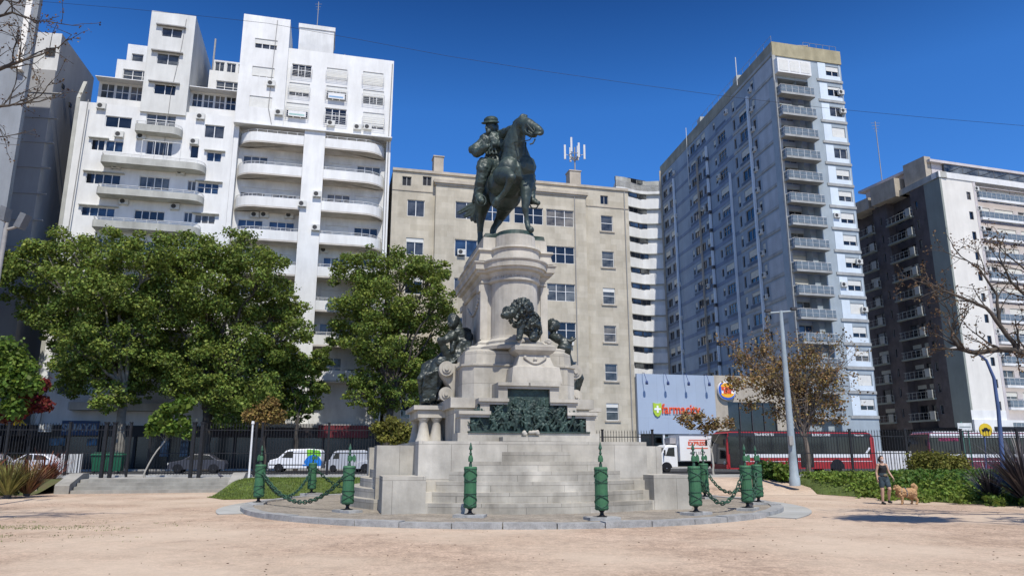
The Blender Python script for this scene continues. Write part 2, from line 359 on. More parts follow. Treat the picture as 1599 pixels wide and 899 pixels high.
# grass tufts as ground cover on both lawns
def blades(name, pts, h, w, m, per=3, kind='stuff', lean=.35):
    n = len(pts)*per; P = np.repeat(np.array(pts), per, 0)+np.c_[rng.normal(0, .05, (n, 2)), np.zeros(n)]
    a = rng.uniform(0, 2*PI, n); hh = h*rng.uniform(.5, 1.3, n); ww = w*rng.uniform(.6, 1.3, n); l = lean*hh*rng.uniform(.2, 1.2, n)
    dx, dy = np.cos(a), np.sin(a)
    v = np.empty((n, 3, 3)); v[:, 0] = P-np.c_[dx*ww, dy*ww, 0*a]; v[:, 1] = P+np.c_[dx*ww, dy*ww, 0*a]; v[:, 2] = P+np.c_[-dy*l, dx*l, hh]
    return np_mesh(name, v.reshape(-1, 3), 3, m, kind)
def np_mesh(name, V, k, m, kind=None, parent=None, off=None):
    n = len(V)//k; me = bpy.data.meshes.new(name); me.vertices.add(len(V))
    if off is not None: V = V-np.array(off)
    me.vertices.foreach_set('co', np.asarray(V, dtype=np.float32).ravel()); me.loops.add(n*k); me.polygons.add(n)
    me.loops.foreach_set('vertex_index', np.arange(n*k, dtype=np.int32)); me.polygons.foreach_set('loop_start', np.arange(0, n*k, k, dtype=np.int32))
    me.update(calc_edges=True); me.materials.append(m); o = bpy.data.objects.new(name, me); COL.objects.link(o)
    if kind: o['kind'] = kind
    if parent is not None: o.parent = parent
    return o
grass_m = mat('grass_blades', (.19, .26, .055), .9, .2, 1, island=.35, transl=.25)
def lz_right(x, y):
    near = np.interp(x, [p[0] for p in LAWN_R], [p[1] for p in LAWN_R]); s = (y-near)/(37.6-near)
    e = min(1, max(0, s)*1.6); return .62*(e*e*(3-2*e))+.012
def lz_left(x, y):
    near = np.interp(x, [-12.6, -11.2, -9.4, -6, -2], [31.6, 29.8, 30.6, 33, 35]); s = (y-near)/(37.4-near)
    e = min(1, max(0, s)*1.6); return .60*(e*e*(3-2*e))+.012
pts = []
for _ in range(14000):
    x = random.uniform(13.5, 32); y = random.uniform(23.4, 37.5)
    if y > np.interp(x, [p[0] for p in LAWN_R], [p[1] for p in LAWN_R])-.15+random.gauss(0, .12): pts.append((x, y, lz_right(x, y)))
for _ in range(7000):
    x = random.uniform(-12.4, -3); y = random.uniform(29.7, 37.3)
    if y > np.interp(x, [-12.6, -11.2, -9.4, -6, -2], [31.6, 29.8, 30.6, 33, 35])-.1: pts.append((x, y, lz_left(x, y)))
tag(blades('grass', pts, .075, .016, grass_m, 4), 'short green grass growing on the banks beside the gravel', 'grass', kind='stuff')
# dry leaf litter and small stones on the gravel
pts = []; mb = MB()
for _ in range(900):
    y = 6+random.random()**.7*24; x = random.uniform(-.75, .75)*y
    if math.hypot(x-RC[0], y-RC[1]) < RR+.1 or y > 26 and x > 13: continue
    r = random.uniform(.004, .013); a = random.uniform(0, PI)
    p = [(x+r*math.cos(a+q*PI/2)*(1.7 if q % 2 else 1), y+r*math.sin(a+q*PI/2)*(1.7 if q % 2 else 1)) for q in range(4)]; mb.prism(p, .002, .002+r*.6)
o = mb.build('leaf_litter', mat('leaf_litter', (.16, .11, .06), .95, .3, 3, island=.5)); tag(o, 'scattered dry leaves and small stones lying on the pink gravel', 'leaf litter', kind='stuff')
# ================================================================== MONUMENT
MA = R(13); MC = Vector((-.2, 26.95)); YC = .8
stone = mat('monument_granite', (.59, .555, .48), .8, .16, 1.3, bump=.15, bscale=14, streak=.5, bricks=(1.9, .28, .008, .5, .88))
stone_p = mat('monument_carved_stone', (.60, .56, .48), .8, .15, 1.1, bump=.15, bscale=10, streak=.45)
stone_b = mat('monument_block_stone', (.60, .565, .49), .8, .16, 1.1, bump=.12, bscale=16, streak=.38, bricks=(1.7, 1.0, .009, .55, .90))
bronze = mat('green_black_bronze', (.045, .068, .058), .5, .3, 2.2, col2=(.028, .040, .036), metal=.1, bump=.25, bscale=14, spec=.5)
bronze_d = mat('dark_bronze', (.042, .054, .048), .42, .3, 2.6, col2=(.018, .023, .021), metal=.15, bump=.3, bscale=16, spec=.5)
bronze_g = mat('verdigris_bronze', (.042, .078, .064), .55, .3, 3, col2=(.014, .024, .021), metal=.1, bump=.2, bscale=12, spec=.4)
mon = thing('monument', 'tall pale granite monument with curved steps and a round column inside the gravel ring', 'monument', (MC.x, MC.y, .0), MA)
def ML(px, py, ly):
    P = (MC.x-ly*math.sin(MA), MC.y+ly*math.cos(MA)); u, z = onplane(px, py, P, MA); return Vector((u, ly, z))
def steps_side(half, yend, sag, n=6, x_shrink=.15):
    """slabs of one convex flight facing -y; returns list of (poly, z0, z1)"""
    out = []
    for k in range(n):
        w = half-x_shrink*k; ye = yend+.32*k; ym = ye-sag; N_ = 14
        r = (w*w+sag*sag)/(2*sag); poly = []
        for i in range(N_+1):
            a = -math.asin(w/r)+2*math.asin(w/r)*i/N_; poly.append((r*math.sin(a), ym+r-r*math.cos(a)))
        out.append((poly+[(w, yend+3.2), (-w, yend+3.2)], .10+.28*k, .10+.28*(k+1)))
    return out
for side in range(4):
    g = MB(); L0 = 5.8 if side % 2 == 0 else 4.75; hw = 3.35 if side % 2 == 0 else 3.9
    for k, (poly, z0, z1) in enumerate(steps_side(hw, -L0, .95)):
        g.prism(poly, z0-.004*(k > 0), z1)
    rot = Matrix.Translation((0, YC, 0)) @ Matrix.Rotation(side*PI/2, 4, 'Z')
    g.build('steps', stone, mon, xf=rot)
for sx in (-1, 1):
    for sy in (-1, 1):
        g = MB(); x0, x1 = sorted((sx*3.42, sx*4.62)); yo = YC+sy*5.8; yi = YC+sy*4.1
        g.box(x0, x1, min(yo, yi), max(yo, yi), .06, 1.1)
        # stepped infill between block and flight
        for k in range(4):
            a, b = sorted((sx*(3.42-.16*(k+1)), sx*3.42)); y0, y1 = sorted((yo-sy*(.02+.33*k), yo-sy*1.6)); g.box(a, b, y0, y1, .1, .10+.28*(k+1)-.003)
        g.build('corner_block', stone_b, mon)
        g = MB(); a, b = sorted((sx*3.55, sx*4.7)); y0, y1 = sorted((YC+sy*1.9, YC+sy*3.6)); g.box(a, b, y0, y1, .1, 1.98)
        g.build('stair_cheek', stone_b, mon)
g = MB(); g.box(-3.57, 3.57, -4.2, YC+5.0, .5, 2.09)
g.prism([(-1.0+2.0*i/10, -4.0-.05*math.sin(PI*i/10)) for i in range(11)]+[(1.0, -3.0), (-1.0, -3.0)], 2.1, 2.23)
g.build('platform', stone_b, mon)
# wings and relief frame
def stad(a, y0, y1, r, o, n=14):
    """rectangle with a half drum at both short ends, offset outwards by o"""
    P = []; A_ = a+o; Y0 = y0-o; Y1 = y1+o; rr = r+o
    q = min(A_-.02, rr)
    def drum(cy, sgn):
        yf = Y0 if sgn < 0 else Y1; dy = abs(yf-cy); x0 = math.sqrt(max(1e-4, rr*rr-dy*dy)); a0 = math.asin(min(1, dy/rr))
        return a0
    a0 = drum(y0, -1); P.append((-A_, Y0))
    for i in range(n+1):
        t = PI+a0+(PI-2*a0)*i/n; P.append((rr*math.cos(t), y0+rr*math.sin(t)))
    P.append((A_, Y0)); P.append((A_, Y1))
    for i in range(n+1):
        t = a0+(PI-2*a0)*i/n; P.append((rr*math.cos(t), y1+rr*math.sin(t)))
    P.append((-A_, Y1)); return P
def profile(mb, a, y0, y1, r, prof, mi=0, n=14):
    rings = [[(x, y, z) for x, y in stad(a, y0, y1, r, o, n)] for z, o in prof]; mb.loft(rings, mi, False, True); return mb
ZF = -3.3
g = MB()
g.box(-2.28, 2.28, -2.5, YC+3.4, 2.09, 3.18); g.box(-2.42, 2.42, -2.62, YC+3.5, 3.18, 3.5)
g.box(-1.5, 1.5, -3.6+1.4, -2.4, 2.2, 3.52)
g.build('wing_body', stone_b, mon)
# relief surround: three stepped tiers, each a frame round a recess
def zpx(py, ly=ZF): return ML(829, py, ly).z
T = [(1.90, zpx(676), zpx(652)), (1.28, zpx(652), zpx(632)), (.70, zpx(632), zpx(607))]
g = MB(); prev = None; yb = -2.2
for k, (hw, z0, z1) in enumerate(T):
    nx = T[k+1][0] if k < 2 else 0
    for s in (-1, 1):
        a, b = sorted((s*hw, s*(hw+.30))); g.box(a, b, ZF, yb, z0-(.22 if k == 0 else 0), z1)
        a, b = sorted((s*(nx), s*(hw+.30))) if k < 2 else sorted((0, s*(hw+.3)))
        if k < 2: a, b = sorted((s*(nx+.001), s*(hw+.34)))
        g.box(a, b, ZF-.03, yb, z1+.001, z1+.20); 
        # moulding lip
        g.box(min(a, b)-.03, max(a, b)+.03, ZF-.10, ZF-.031, z1+.09, z1+.19)
g.box(-2.3, 2.3, ZF-.12, yb, T[0][1]-.27, T[0][1]-.001); g.box(-1.9, 1.9, ZF+.22, yb, T[0][1]-.1, T[0][2]); g.box(-1.28, 1.28, ZF+.22, yb, T[1][1], T[1][2]); g.box(-.7, .7, ZF+.22, yb, T[2][1], T[2][2])
g.build('relief_frame', stone_p, mon)
# bronze battle relief: crowd of small bodies over a scored ground
b = Blob(); rr = random.Random(5)
for hw, z0, z1 in T: b.box((0, ZF+.17, (z0+z1)/2), (hw-.01, .055, (z1-z0)/2-.005))
for i in range(62):
    k = rr.choice((0, 0, 0, 1)); hw, z0, z1 = T[k]; x = rr.uniform(-hw+.08, hw-.08); z = rr.uniform(z0+.02, z0+(z1-z0)*(1.15 if k == 0 else .7)); y = ZF+.08-rr.uniform(0, .12)*(1 if k == 0 else .3)
    an = rr.uniform(-1.0, 1.0); d = Vector((math.sin(an), 0, math.cos(an))); L = rr.uniform(.18, .28); p = Vector((x, y, z)); q = p+d*L
    if abs(q.x) > hw-.05: continue
    b.cap(p, q, .055, .065); b.ball(q+d*.10+Vector((0, -.02, 0)), .046)
    for s in (-1, 1):
        e = q+Vector((s*.1, -.03, rr.uniform(-.12, .1))); b.chain([q, e, e+Vector((s*.05, -.02, rr.uniform(-.1, .12)))], [.03, .024, .018])
        e = p+Vector((s*.06, 0, -.12)); b.chain([p, e, e+Vector((s*rr.uniform(-.03, .08), 0, -.12))], [.04, .03, .022])
for i in range(9):
    x = rr.uniform(-1.1, 1.1); z = T[1][1]+rr.uniform(-.05, .2); an = rr.uniform(-.5, .5); b.cap((x, ZF+.05, z), (x+math.sin(an)*.45, ZF+.02, z+.45*math.cos(an)), .012)
for i in range(7):   # rising horsemen in the top tier
    x = -.5+i*.17; z = T[2][1]+.02; b.cap((x, ZF+.11, z), (x+.03, ZF+.1, z+rr.uniform(.08, .2)), .04, .03)
b.build('bronze_relief', bronze_g, mon, voxel=.016, smooth=1, rough=.01, rscale=20)
g = MB(); g.box(-1.98, 1.98, ZF-.16, ZF+.1, T[0][1]-.001, T[0][1]+.05); g.build('relief_base', bronze_g, mon)
# carved ornament below the relief
b = Blob(); zc = T[0][1]
for i in range(14): b.ball((rr.uniform(-.26, .26), ZF-.2, zc-.03+rr.uniform(-.02, .08)), rr.uniform(.04, .07))
b.build('carved_shell', stone_p, mon, voxel=.02, smooth=2)
# lion pedestal
def zz(py): return ML(838, py, -3.0).z
cxl = (ML(806, 545, -3).x+ML(864, 545, -3).x)/2
g = MB()
def sq(w, y0, y1, z): return [(cxl-w, y0, z), (cxl+w, y0, z), (cxl+w, y1, z), (cxl-w, y1, z)]
z6 = T[2][2]+.2
prof = [(z6, .84, .42), (z6+.08, .84, .42), (zz(574), .78, .36), (zz(571), .62, .22), (zz(554), .50, .10), (zz(550), .62, .2), (zz(547), .68, .26), (zz(541), .70, .28), (zz(539), .62, .2), (zz(537), .6, .2)]
g.loft([sq(w, -2.85-o, -1.9, z) for z, w, o in prof], 0, False); g.build('lion_pedestal', stone_p, mon)
b = Blob()                                                  # garland on the pedestal front
for i in range(27):
    t = i/26; x = cxl-.32+.64*t; z = zz(560)-.16*math.sin(PI*t); b.ball((x, -2.85-.19-.03*math.sin(PI*t), z), .045)
b.ball((cxl, -3.06, zz(561)), .07); b.ball((cxl-.34, -3.03, zz(558)), .06); b.ball((cxl+.34, -3.03, zz(558)), .06)
b.build('carved_garland', stone_p, mon, voxel=.02, smooth=2)
for s in (-1, 1):
    b = Blob()
    for k in range(10):
        a = k*.62; r = .17-.014*k; b.ball((cxl+s*(.48-r*math.cos(a)*.6), -2.98, zz(536)+.06+r*math.sin(a)*.55), .05)
    b.build('carved_volute', stone_p, mon, voxel=.02, smooth=2)
# stepped body under the column
g = MB(); zb = [ML(780, p, -2.3).z for p in (619, 571, 568, 547, 544)]
zt = ML(795, 524, -2.3).z
def chamfer(o):
    x = 1.95+o; y0 = -2.3-o; y1 = YC*2+2.3+o; c = .34; return [(-x, y0+c), (-x+c, y0), (x-c, y0), (x, y0+c), (x, y1-c), (x-c, y1), (-x+c, y1), (-x, y1-c)]
g.loft([[(x, y, z) for x, y in chamfer(o)] for z, o in [(3.5, .0), (zb[1]-.02, .0), (zb[1], .05), (zb[1]+.06, .05), (zb[1]+.09, -.08), (zb[3]-.02, -.1), (zb[4], -.22)]], 0, False)
g.build('plinth', stone_b, mon)
g = MB(); profile(g, 1.12, -1.2, YC*2+1.2, .84, [(zb[4]-.002, .56), (zb[4]+.10, .58), (zb[4]+.16, .44), (zt-.26, .28), (zt-.2, .20), (zt-.12, .22), (zt-.06, .12), (zt, .05)])
g.build('column_base', stone_p, mon)
za = ML(800, 434, -2.2).z; zc0 = ML(800, 410, -2.6).z; zc1 = ML(800, 396, -2.75).z; ztop = ML(800, 363.5, -2.1).z
g = MB(); profile(g, 1.10, -1.2, YC*2+1.2, .84, [(zt-.01, .02), (zt+.1, 0), (za-.02, 0)])
for s in (-1, 1):
    for yy in (-1.22, YC*2+1.0):
        g.box(s*1.10-.13, s*1.10+.13, yy-.04, yy+.22, zt, za-.06)
        g.box(s*1.14-.14, s*1.14+.14, yy-.02, yy+.5, za-.3, za-.08)
g.build('column_shaft', stone_p, mon)
g = MB(); profile(g, 1.14, -1.2, YC*2+1.2, .86, [(za-.05, .01), (za, .07), (za+.07, .07), (za+.11, .01), (zc0-.30, .02), (zc0-.22, .08), (zc0-.14, .10), (zc0-.10, .22), (zc0-.01, .25), (zc0, .31), (zc1-.10, .32), (zc1-.04, .37), (zc1, .37), (zc1+.03, .2)])
zd = ML(800, 384, -2.3).z
profile(g, 1.16, -1.38, YC*2+1.38, .72, [(zc1+.02, .20), (zd-.12, .14), (zd-.03, .16), (zd, .22), (zd+.07, .20), (zd+.11, .02), (ztop, .0)])
g.build('cornice', stone_p, mon, )
# frieze of carved letters and garlands (raised swags on shaft sides)
b = Blob(); 
for s in (-1, 1):
    for i in range(15):
        t = i/14; b.ball((s*1.13, -.6+2.6*t, za-.35-.45*math.sin(PI*t)), .075)
b.build('carved_swag', stone_p, mon, voxel=.03, smooth=2)
# the photograph only shows an illegible band of raised ornament here: small raised blocks
g = MB()
for i in range(26):
    a = PI+.25+(PI-.5)*i/25; r = .885
    for q in range(2):
        zq = (za+.12+zc0-.28)/2+(-.09+.1*q+.02*((i*7) % 3)); c_, s_ = math.cos(a), math.sin(a); w = .022+.012*((i*5+q*3) % 3)
        p = [(r*c_+s_*w, -1.2+r*s_-c_*w), (r*c_-s_*w, -1.2+r*s_+c_*w), ((r+.02)*c_-s_*w, -1.2+(r+.02)*s_+c_*w), ((r+.02)*c_+s_*w, -1.2+(r+.02)*s_-c_*w)]
        g.prism(p[::-1], zq, zq+.085)
g.build('frieze', stone_p, mon)
ZP = ztop
# scroll consoles carrying the seated figures
def console(sx):
    g = MB(); P = []
    X = lambda px, py: ML(px, py, .3)
    pts = [(735, 552), (724, 556), (716, 566), (706, 573), (697, 573), (690, 572), (684, 574), (681, 581), (683, 589), (690, 599), (697, 608), (699, 613), (690, 613), (683, 618), (680, 626), (735, 626)]
    xz = [(X(*p).x, X(*p).z) for p in pts]
    if sx > 0: xz = [(-x, z) for x, z in xz]
    g.prismy(xz, -.75, 1.9)
    for px, py, r in ((690, 581, .26), (689, 619, .24)):
        c = X(px, py); x = c.x if sx < 0 else -c.x
        g.disc((x, -.84, c.z), r, 'y', 20, .2); g.disc((x, -.96, c.z), r*.6, 'y', 16, .06); g.disc((x, -1.01, c.z), r*.28, 'y', 12, .06)
        g.disc((x, 2.0, c.z), r, 'y', 20, .24)
    g.box(sx*2.0, sx*1.4, -.9, 2.4, 3.45, X(724, 556).z-.5); o = g.build('scroll_console', stone_p, mon)
    # figure base with two turned supports
    g = MB(); x0, x1 = sorted((sx*3.25, sx*2.2)); g.box(x0, x1, -.6, 2.5, 2.95, 3.22); x0, x1 = sorted((sx*3.38, sx*2.15)); g.box(x0-.02, x1, -.7, 2.6, 3.22, 3.36)
    x0, x1 = sorted((sx*2.95, sx*2.2)); g.box(x0, x1, -.1, 2.1, 2.09, 2.96)
    for cy in (-.38, 2.25):
        for cx in (3.02, 2.58):
            g.lathe([(.27, 2.08), (.27, 2.18), (.23, 2.25), (.19, 2.45), (.13, 2.8), (.16, 2.86), (.2, 2.9), (.2, 2.96)], 14, sx*cx, cy)
    g.build('figure_base', stone_p, mon)
console(-1); console(1)
# ------------------------------------------------------------------ equestrian statue
stt = thing('equestrian_statue', 'dark green bronze horse and rider on top of the tall stone monument', 'statue', (MC.x, MC.y, ZP), MA)
OFFS = (0, 0, ZP)
g = MB(); profile(g, 1.12, -1.38, YC*2+1.38, .70, [(ZP+.002, .0), (ZP+.16, -.03)]); g.build('statue_base', bronze_g, stt, off=OFFS)
ZG = ZP+.16
def S(zx, zy, ly): return ML(700+zx/4.09, 160+zy/4.09, ly)
def G(x, y, z=0): return Vector((x, y, ZG+z))
b = Blob()
pel = S(330, 560, 1.1); b.chain([pel, S(350, 540, .2), S(385, 500, -.7), S(420, 455, -1.3)], [.66, .70, .72, .66])
b.ball(S(385, 425, -1.62), (.42, .42, .46)); b.ball(S(488, 415, -1.6), (.44, .44, .48)); b.ball(S(440, 350, -1.5), (.50, .45, .5))
b.ball(S(330, 520, -.9), .5); b.ball(S(470, 520, -.9), .5); b.ball(S(360, 600, -.2), .62)
b.chain([S(428, 370, -1.4), S(428, 290, -1.6), S(440, 215, -1.8), S(458, 150, -2.0), S(470, 128, -2.1)], [.54, .43, .32, .24, .20])
b.chain([S(405, 330, -1.1), S(400, 260, -1.35), S(425, 180, -1.6), S(450, 125, -1.85)], [.34, .28, .22, .16])
hd = [S(472, 128, -2.15), S(512, 143, -2.45), S(550, 160, -2.65), S(582, 180, -2.8)]
b.chain(hd, [.25, .22, .17, .15]); b.ball(S(500, 172, -2.35), (.20, .22, .20)); b.ball(S(586, 188, -2.85), .15); b.chain([S(500, 185, -2.4), S(530, 208, -2.6), S(552, 212, -2.7)], [.14, .10, .085])
b.ball(S(538, 142, -2.6), .055); b.ball(S(520, 128, -2.5), .07)
b.chain([S(482, 112, -2.1), S(500, 92, -2.05)], [.08, .03]); b.chain([S(460, 105, -2.0), S(475, 88, -1.95), S(500, 88, -1.95)], [.09, .09, .05]); b.chain([S(462, 108, -1.95), S(430, 118, -1.85), S(410, 128, -1.8)], [.10, .06, .02])
for i in range(14):
    t = i/13; p = S(470-60*t, 105+190*t, -1.75+.5*t); b.cap(p, p+Vector((-.16-.05*math.sin(i*2.1), .05, -.12+.05*math.cos(i*3))), .075, .03)
for c_, r_ in ((S(530, 140, -2.72), .045), (S(588, 178, -2.98), .035)): b.ball(c_, r_)
b.chain([S(552, 200, -2.82), S(575, 203, -2.95), S(592, 198, -2.95)], [.06, .05, .05])
# standing foreleg
b.chain([S(500, 470, -1.5), S(498, 540, -1.7), S(492, 640, -1.8), S(492, 670, -1.8), S(499, 735, -1.75), S(503, 758, -1.72)], [.34, .25, .15, .13, .085, .10])
hf = S(503, 758, -1.72); b.cap((hf.x+.03, hf.y-.08, ZG+.16), (hf.x+.09, hf.y-.16, ZG+.06), .11, .135); b.cap(hf, (hf.x+.03, hf.y-.08, ZG+.16), .09, .11)
# raised foreleg
b.chain([S(345, 470, -1.5), S(365, 465, -2.05), S(398, 475, -2.5)], [.36, .27, .185]); b.ball(S(403, 480, -2.58), .16)
b.chain([S(398, 485, -2.5), S(370, 560, -2.25), S(340, 600, -2.05), S(318, 622, -1.95)], [.16, .10, .10, .11]); b.cap(S(312, 625, -1.95), S(300, 650, -1.85), .13, .145)
# hind legs
def hind(th, stifle, hock, cannon, hoof):
    b.chain([th, stifle, hock, cannon, hoof+Vector((0, .02, .16))], [.5, .36, .18, .12, .11]); b.cap(hoof+Vector((0, .02, .16)), hoof+Vector((0, -.07, .07)), .12, .15)
hind(S(280, 560, 1.0), S(225, 620, .45), S(205, 740, 1.35), S(205, 810, 1.25), G(-.82, 1.15, .0))
hind(S(390, 600, 1.0), S(370, 650, .5), S(330, 740, 1.3), S(285, 815, 1.1), G(-.35, 1.0, .0))
b.cap(S(205, 700, .9), S(205, 810, 1.2), .16, .13)
# tail
for k in range(7):
    b.chain([S(235, 590, 1.6), S(170+6*k, 640+9*k, 1.9), S(110+10*k, 672+15*k, 2.0), S(52+22*k-(k%2)*18, 705+11*k, 2.1)], [.16, .10, .055, .02])
b.build('horse', bronze, stt, voxel=.028, smooth=3, rough=.022, rscale=3.6, off=OFFS)
g = MB()                                                    # bridle and reins
g.tube([S(478, 105, -2.25), S(512, 150, -2.72), S(545, 190, -2.88)], .03); g.tube([S(470, 150, -2.3), S(500, 195, -2.62), S(540, 215, -2.8)], .03)
g.tube([S(498, 135, -2.35), S(505, 165, -2.6), S(500, 200, -2.55)], .025); g.tube([S(545, 158, -2.8), S(552, 180, -2.9), S(545, 205, -2.8)], .022)
g.tube([S(545, 205, -2.8), S(520, 240, -2.6), S(470, 250, -2.3), S(390, 255, -1.8), S(370, 250, -1.2)], .018); g.tube([S(555, 235, -2.75), S(540, 262, -2.75), S(520, 268, -2.7)], .03)
g.tube([S(495, 255, -2.0), S(492, 330, -2.1)], .03); g.build('bridle', bronze, stt, off=OFFS)
b = Blob(); yr = -.25
hip = S(285, 400, 0.0); b.ball(hip, (.42, .40, .36)); b.chain([S(285, 390, -.05), S(290, 300, -.2), S(285, 245, -.3)], [.34, .34, .36])
b.ball(S(238, 240, -.3), .27); b.ball(S(340, 228, -.2), .28); b.ball(S(300, 270, -.35), .36); b.chain([S(240, 250, -.3), S(172, 300, -.5), S(185, 325, -.6), S(235, 290, -.95)], [.22, .20, .18, .14]); b.ball(S(245, 285, -1.0), .12)
b.ball(S(150, 300, -.45), (.14, .16, .17)); b.chain([S(335, 235, -.3), S(362, 290, -.75), S(372, 250, -1.15)], [.22, .18, .12]); b.ball(S(374, 245, -1.2), .12)
b.cap(S(283, 215, -.3), S(275, 185, -.38), .17, .15); b.ball(S(268, 162, -.42), (.21, .23, .25)); b.ball(S(300, 165, -.3), (.15, .17, .22)); b.ball(S(254, 188, -.55), (.11, .12, .14)); b.ball(S(250, 168, -.6), .05); b.cap(S(248, 160, -.58), S(240, 166, -.66), .04, .03)
b.chain([S(262, 405, -.1), S(232, 400, -.6), S(222, 425, -.9)], [.34, .30, .26]); b.chain([S(222, 425, -.9), S(205, 510, -.8), S(195, 590, -.65)], [.25, .20, .15]); b.chain([S(195, 590, -.6), S(200, 618, -.85), S(215, 628, -1.05)], [.15, .14, .10])
b.chain([S(420, 400, -.1), S(510, 470, -.5), S(528, 560, -.4)], [.3, .28, .2]); b.chain([S(528, 560, -.4), S(535, 630, -.5), S(572, 642, -.7)], [.16, .14, .08])
b.chain([S(335, 215, -.3), S(372, 190, -1.0), S(410, 165, -1.6)], [.22, .17, .12])
for k in range(9):      # coat skirts and cape behind
    x0 = 215+14*k; b.chain([S(x0+10, 380, .35), S(x0-25+3*k, 520, .5), S(x0-55+5*k, 640-10*k, .8)], [.2, .13, .06])
for k in range(6):
    b.chain([S(320+8*k, 235, 0), S(330+7*k, 300, -.2), S(290+8*k, 400+12*k, -.5), S(270+4*k, 470+14*k, -.6)], [.12, .11, .09, .05])
for k in range(4): b.cap(S(225+22*k, 235, -.55), S(245+20*k, 330, -.55), .05, .04)
b.build('rider', bronze, stt, voxel=.026, smooth=2, rough=.035, rscale=5, off=OFFS)
b = Blob(); rot = Vector((-.15, -.35, 1)).to_track_quat('Z', 'Y')
b.ball(S(268, 130, -.42), (.37, .38, .07), rot); b.ball(S(272, 114, -.36), (.29, .30, .17), rot)
b.build('flat_cap', bronze_g, stt, voxel=.02, smooth=2, off=OFFS)
g = MB(); 
for c in (S(212, 625, -.95), S(548, 645, -.6)): g.tube([c+Vector((.17*math.cos(t), .02, .2*math.sin(t))) for t in np.linspace(0, 2*PI, 15)], .028)
g.build('stirrup', bronze, stt, off=OFFS)
# ------------------------------------------------------------------ lion
def L3(zx, zy, ly): return ML(730+zx/3.745, 460+zy/3.745, ly)
lion = thing('lion_statue', 'dark curly maned bronze lion with turned head on the small pedestal above the relief', 'statue', (MC.x, MC.y, zz(537)), MA)
b = Blob(); rr = random.Random(3)
def curls(c, r, n, s=.07, sq=(1, 1, 1)):
    s *= .72
    for _ in range(n*2):
        v = Vector((rr.gauss(0, 1), rr.gauss(0, 1), rr.gauss(0, 1))).normalized(); b.ball(Vector(c)+Vector((v.x*r*sq[0], v.y*r*sq[1], v.z*r*sq[2])), rr.uniform(.6, 1.25)*s)
b.ball(L3(318, 85, -2.95), (.34, .32, .36)); curls(L3(318, 85, -2.95), .36, 110); b.ball(L3(355, 165, -2.75), (.36, .35, .42)); curls(L3(360, 165, -2.8), .38, 100)
b.ball(L3(250, 105, -3.15), (.22, .2, .2)); b.cap(L3(245, 108, -3.2), L3(212, 122, -3.3), .16, .11); curls(L3(240, 105, -3.15), .2, 45, .055); b.ball(L3(205, 118, -3.36), .07)
b.ball(L3(268, 60, -3.1), .08); curls(L3(290, 150, -2.95), .25, 50, .06); b.chain([L3(380, 170, -2.6), L3(395, 215, -2.5), L3(390, 245, -2.5)], [.3, .26, .2])
b.chain([L3(320, 165, -2.95), L3(308, 215, -3.0), L3(306, 245, -3.02)], [.17, .12, .10]); b.cap(L3(304, 252, -3.02), L3(296, 256, -3.15), .09, .08)
b.chain([L3(385, 190, -2.8), L3(385, 225, -2.9), L3(385, 245, -2.95)], [.2, .16, .13]); b.cap(L3(385, 250, -2.9), L3(372, 255, -3.05), .1, .08); curls(L3(385, 205, -2.75), .26, 60, .06)
b.build('lion_body', bronze_d, lion, voxel=.019, smooth=1, rough=.015, rscale=12, off=(0, 0, zz(537)))
# ------------------------------------------------------------------ seated figures
def F2(zx, zy, ly): return ML(640+zx/4.494, 480+zy/4.494, ly)
fl = thing('seated_figure_statue', 'seated bronze figure leaning forward in long robes on the left scroll of the monument', 'statue', (MC.x, MC.y, 3.36), MA)
b = Blob(); OF = (0, 0, 3.36)
b.ball(F2(300, 105, .1), (.19, .21, .25)); b.ball(F2(312, 88, .2), (.2, .22, .22)); b.ball(F2(288, 128, -.02), .07); b.cap(F2(275, 112, .0), F2(268, 118, -.05), .04, .03); b.cap(F2(310, 140, .2), F2(325, 165, .25), .13, .15)
b.chain([F2(335, 175, .3), F2(355, 230, .4), F2(360, 300, .45), F2(345, 360, .4)], [.27, .36, .34, .36]); b.ball(F2(385, 190, .6), .22); b.ball(F2(300, 195, -.05), .2)
b.chain([F2(300, 200, -.1), F2(250, 225, -.3), F2(210, 228, -.4)], [.18, .13, .11]); b.chain([F2(210, 228, -.4), F2(222, 250, -.3), F2(258, 330, -.1), F2(300, 395, .0)], [.11, .12, .13, .12]); b.chain([F2(320, 230, .1), F2(300, 250, -.1), F2(300, 300, -.2)], [.13, .12, .1])
b.chain([F2(345, 340, .2), F2(260, 350, .1), F2(205, 390, .0)], [.34, .28, .24]); b.chain([F2(205, 390, .05), F2(160, 480, .1), F2(150, 590, .15), F2(140, 640, .1)], [.26, .24, .2, .14]); b.cap(F2(150, 640, .0), F2(175, 630, -.2), .12, .09)
b.chain([F2(345, 350, .7), F2(250, 380, .9), F2(130, 430, .9), F2(110, 560, .9), F2(110, 660, .8)], [.34, .3, .28, .26, .2])
for k in range(16):
    t = k/15; b.chain([F2(120+130*t, 410-20*t, .1+.5*(k % 3)/2), F2(75+140*t, 500, .05+.6*(k % 3)/2), F2(75+150*t, 560+90*math.sin(2.2*t+.4), .2+.5*(k % 2))], [.10, .12, .06])
for k in range(9): b.chain([F2(318+13*k, 158+4*k, .3), F2(335+11*k, 215+3*k, .08), F2(318+12*k, 300, .05), F2(290+14*k, 350, .1)], [.07, .055, .05, .035])
b.chain([F2(340, 165, .5), F2(400, 175, .7), F2(425, 215, .7)], [.16, .18, .12]); b.ball(F2(306, 80, .2), (.24, .25, .2)); b.chain([F2(325, 85, .3), F2(345, 130, .35), F2(345, 170, .4)], [.14, .12, .1])
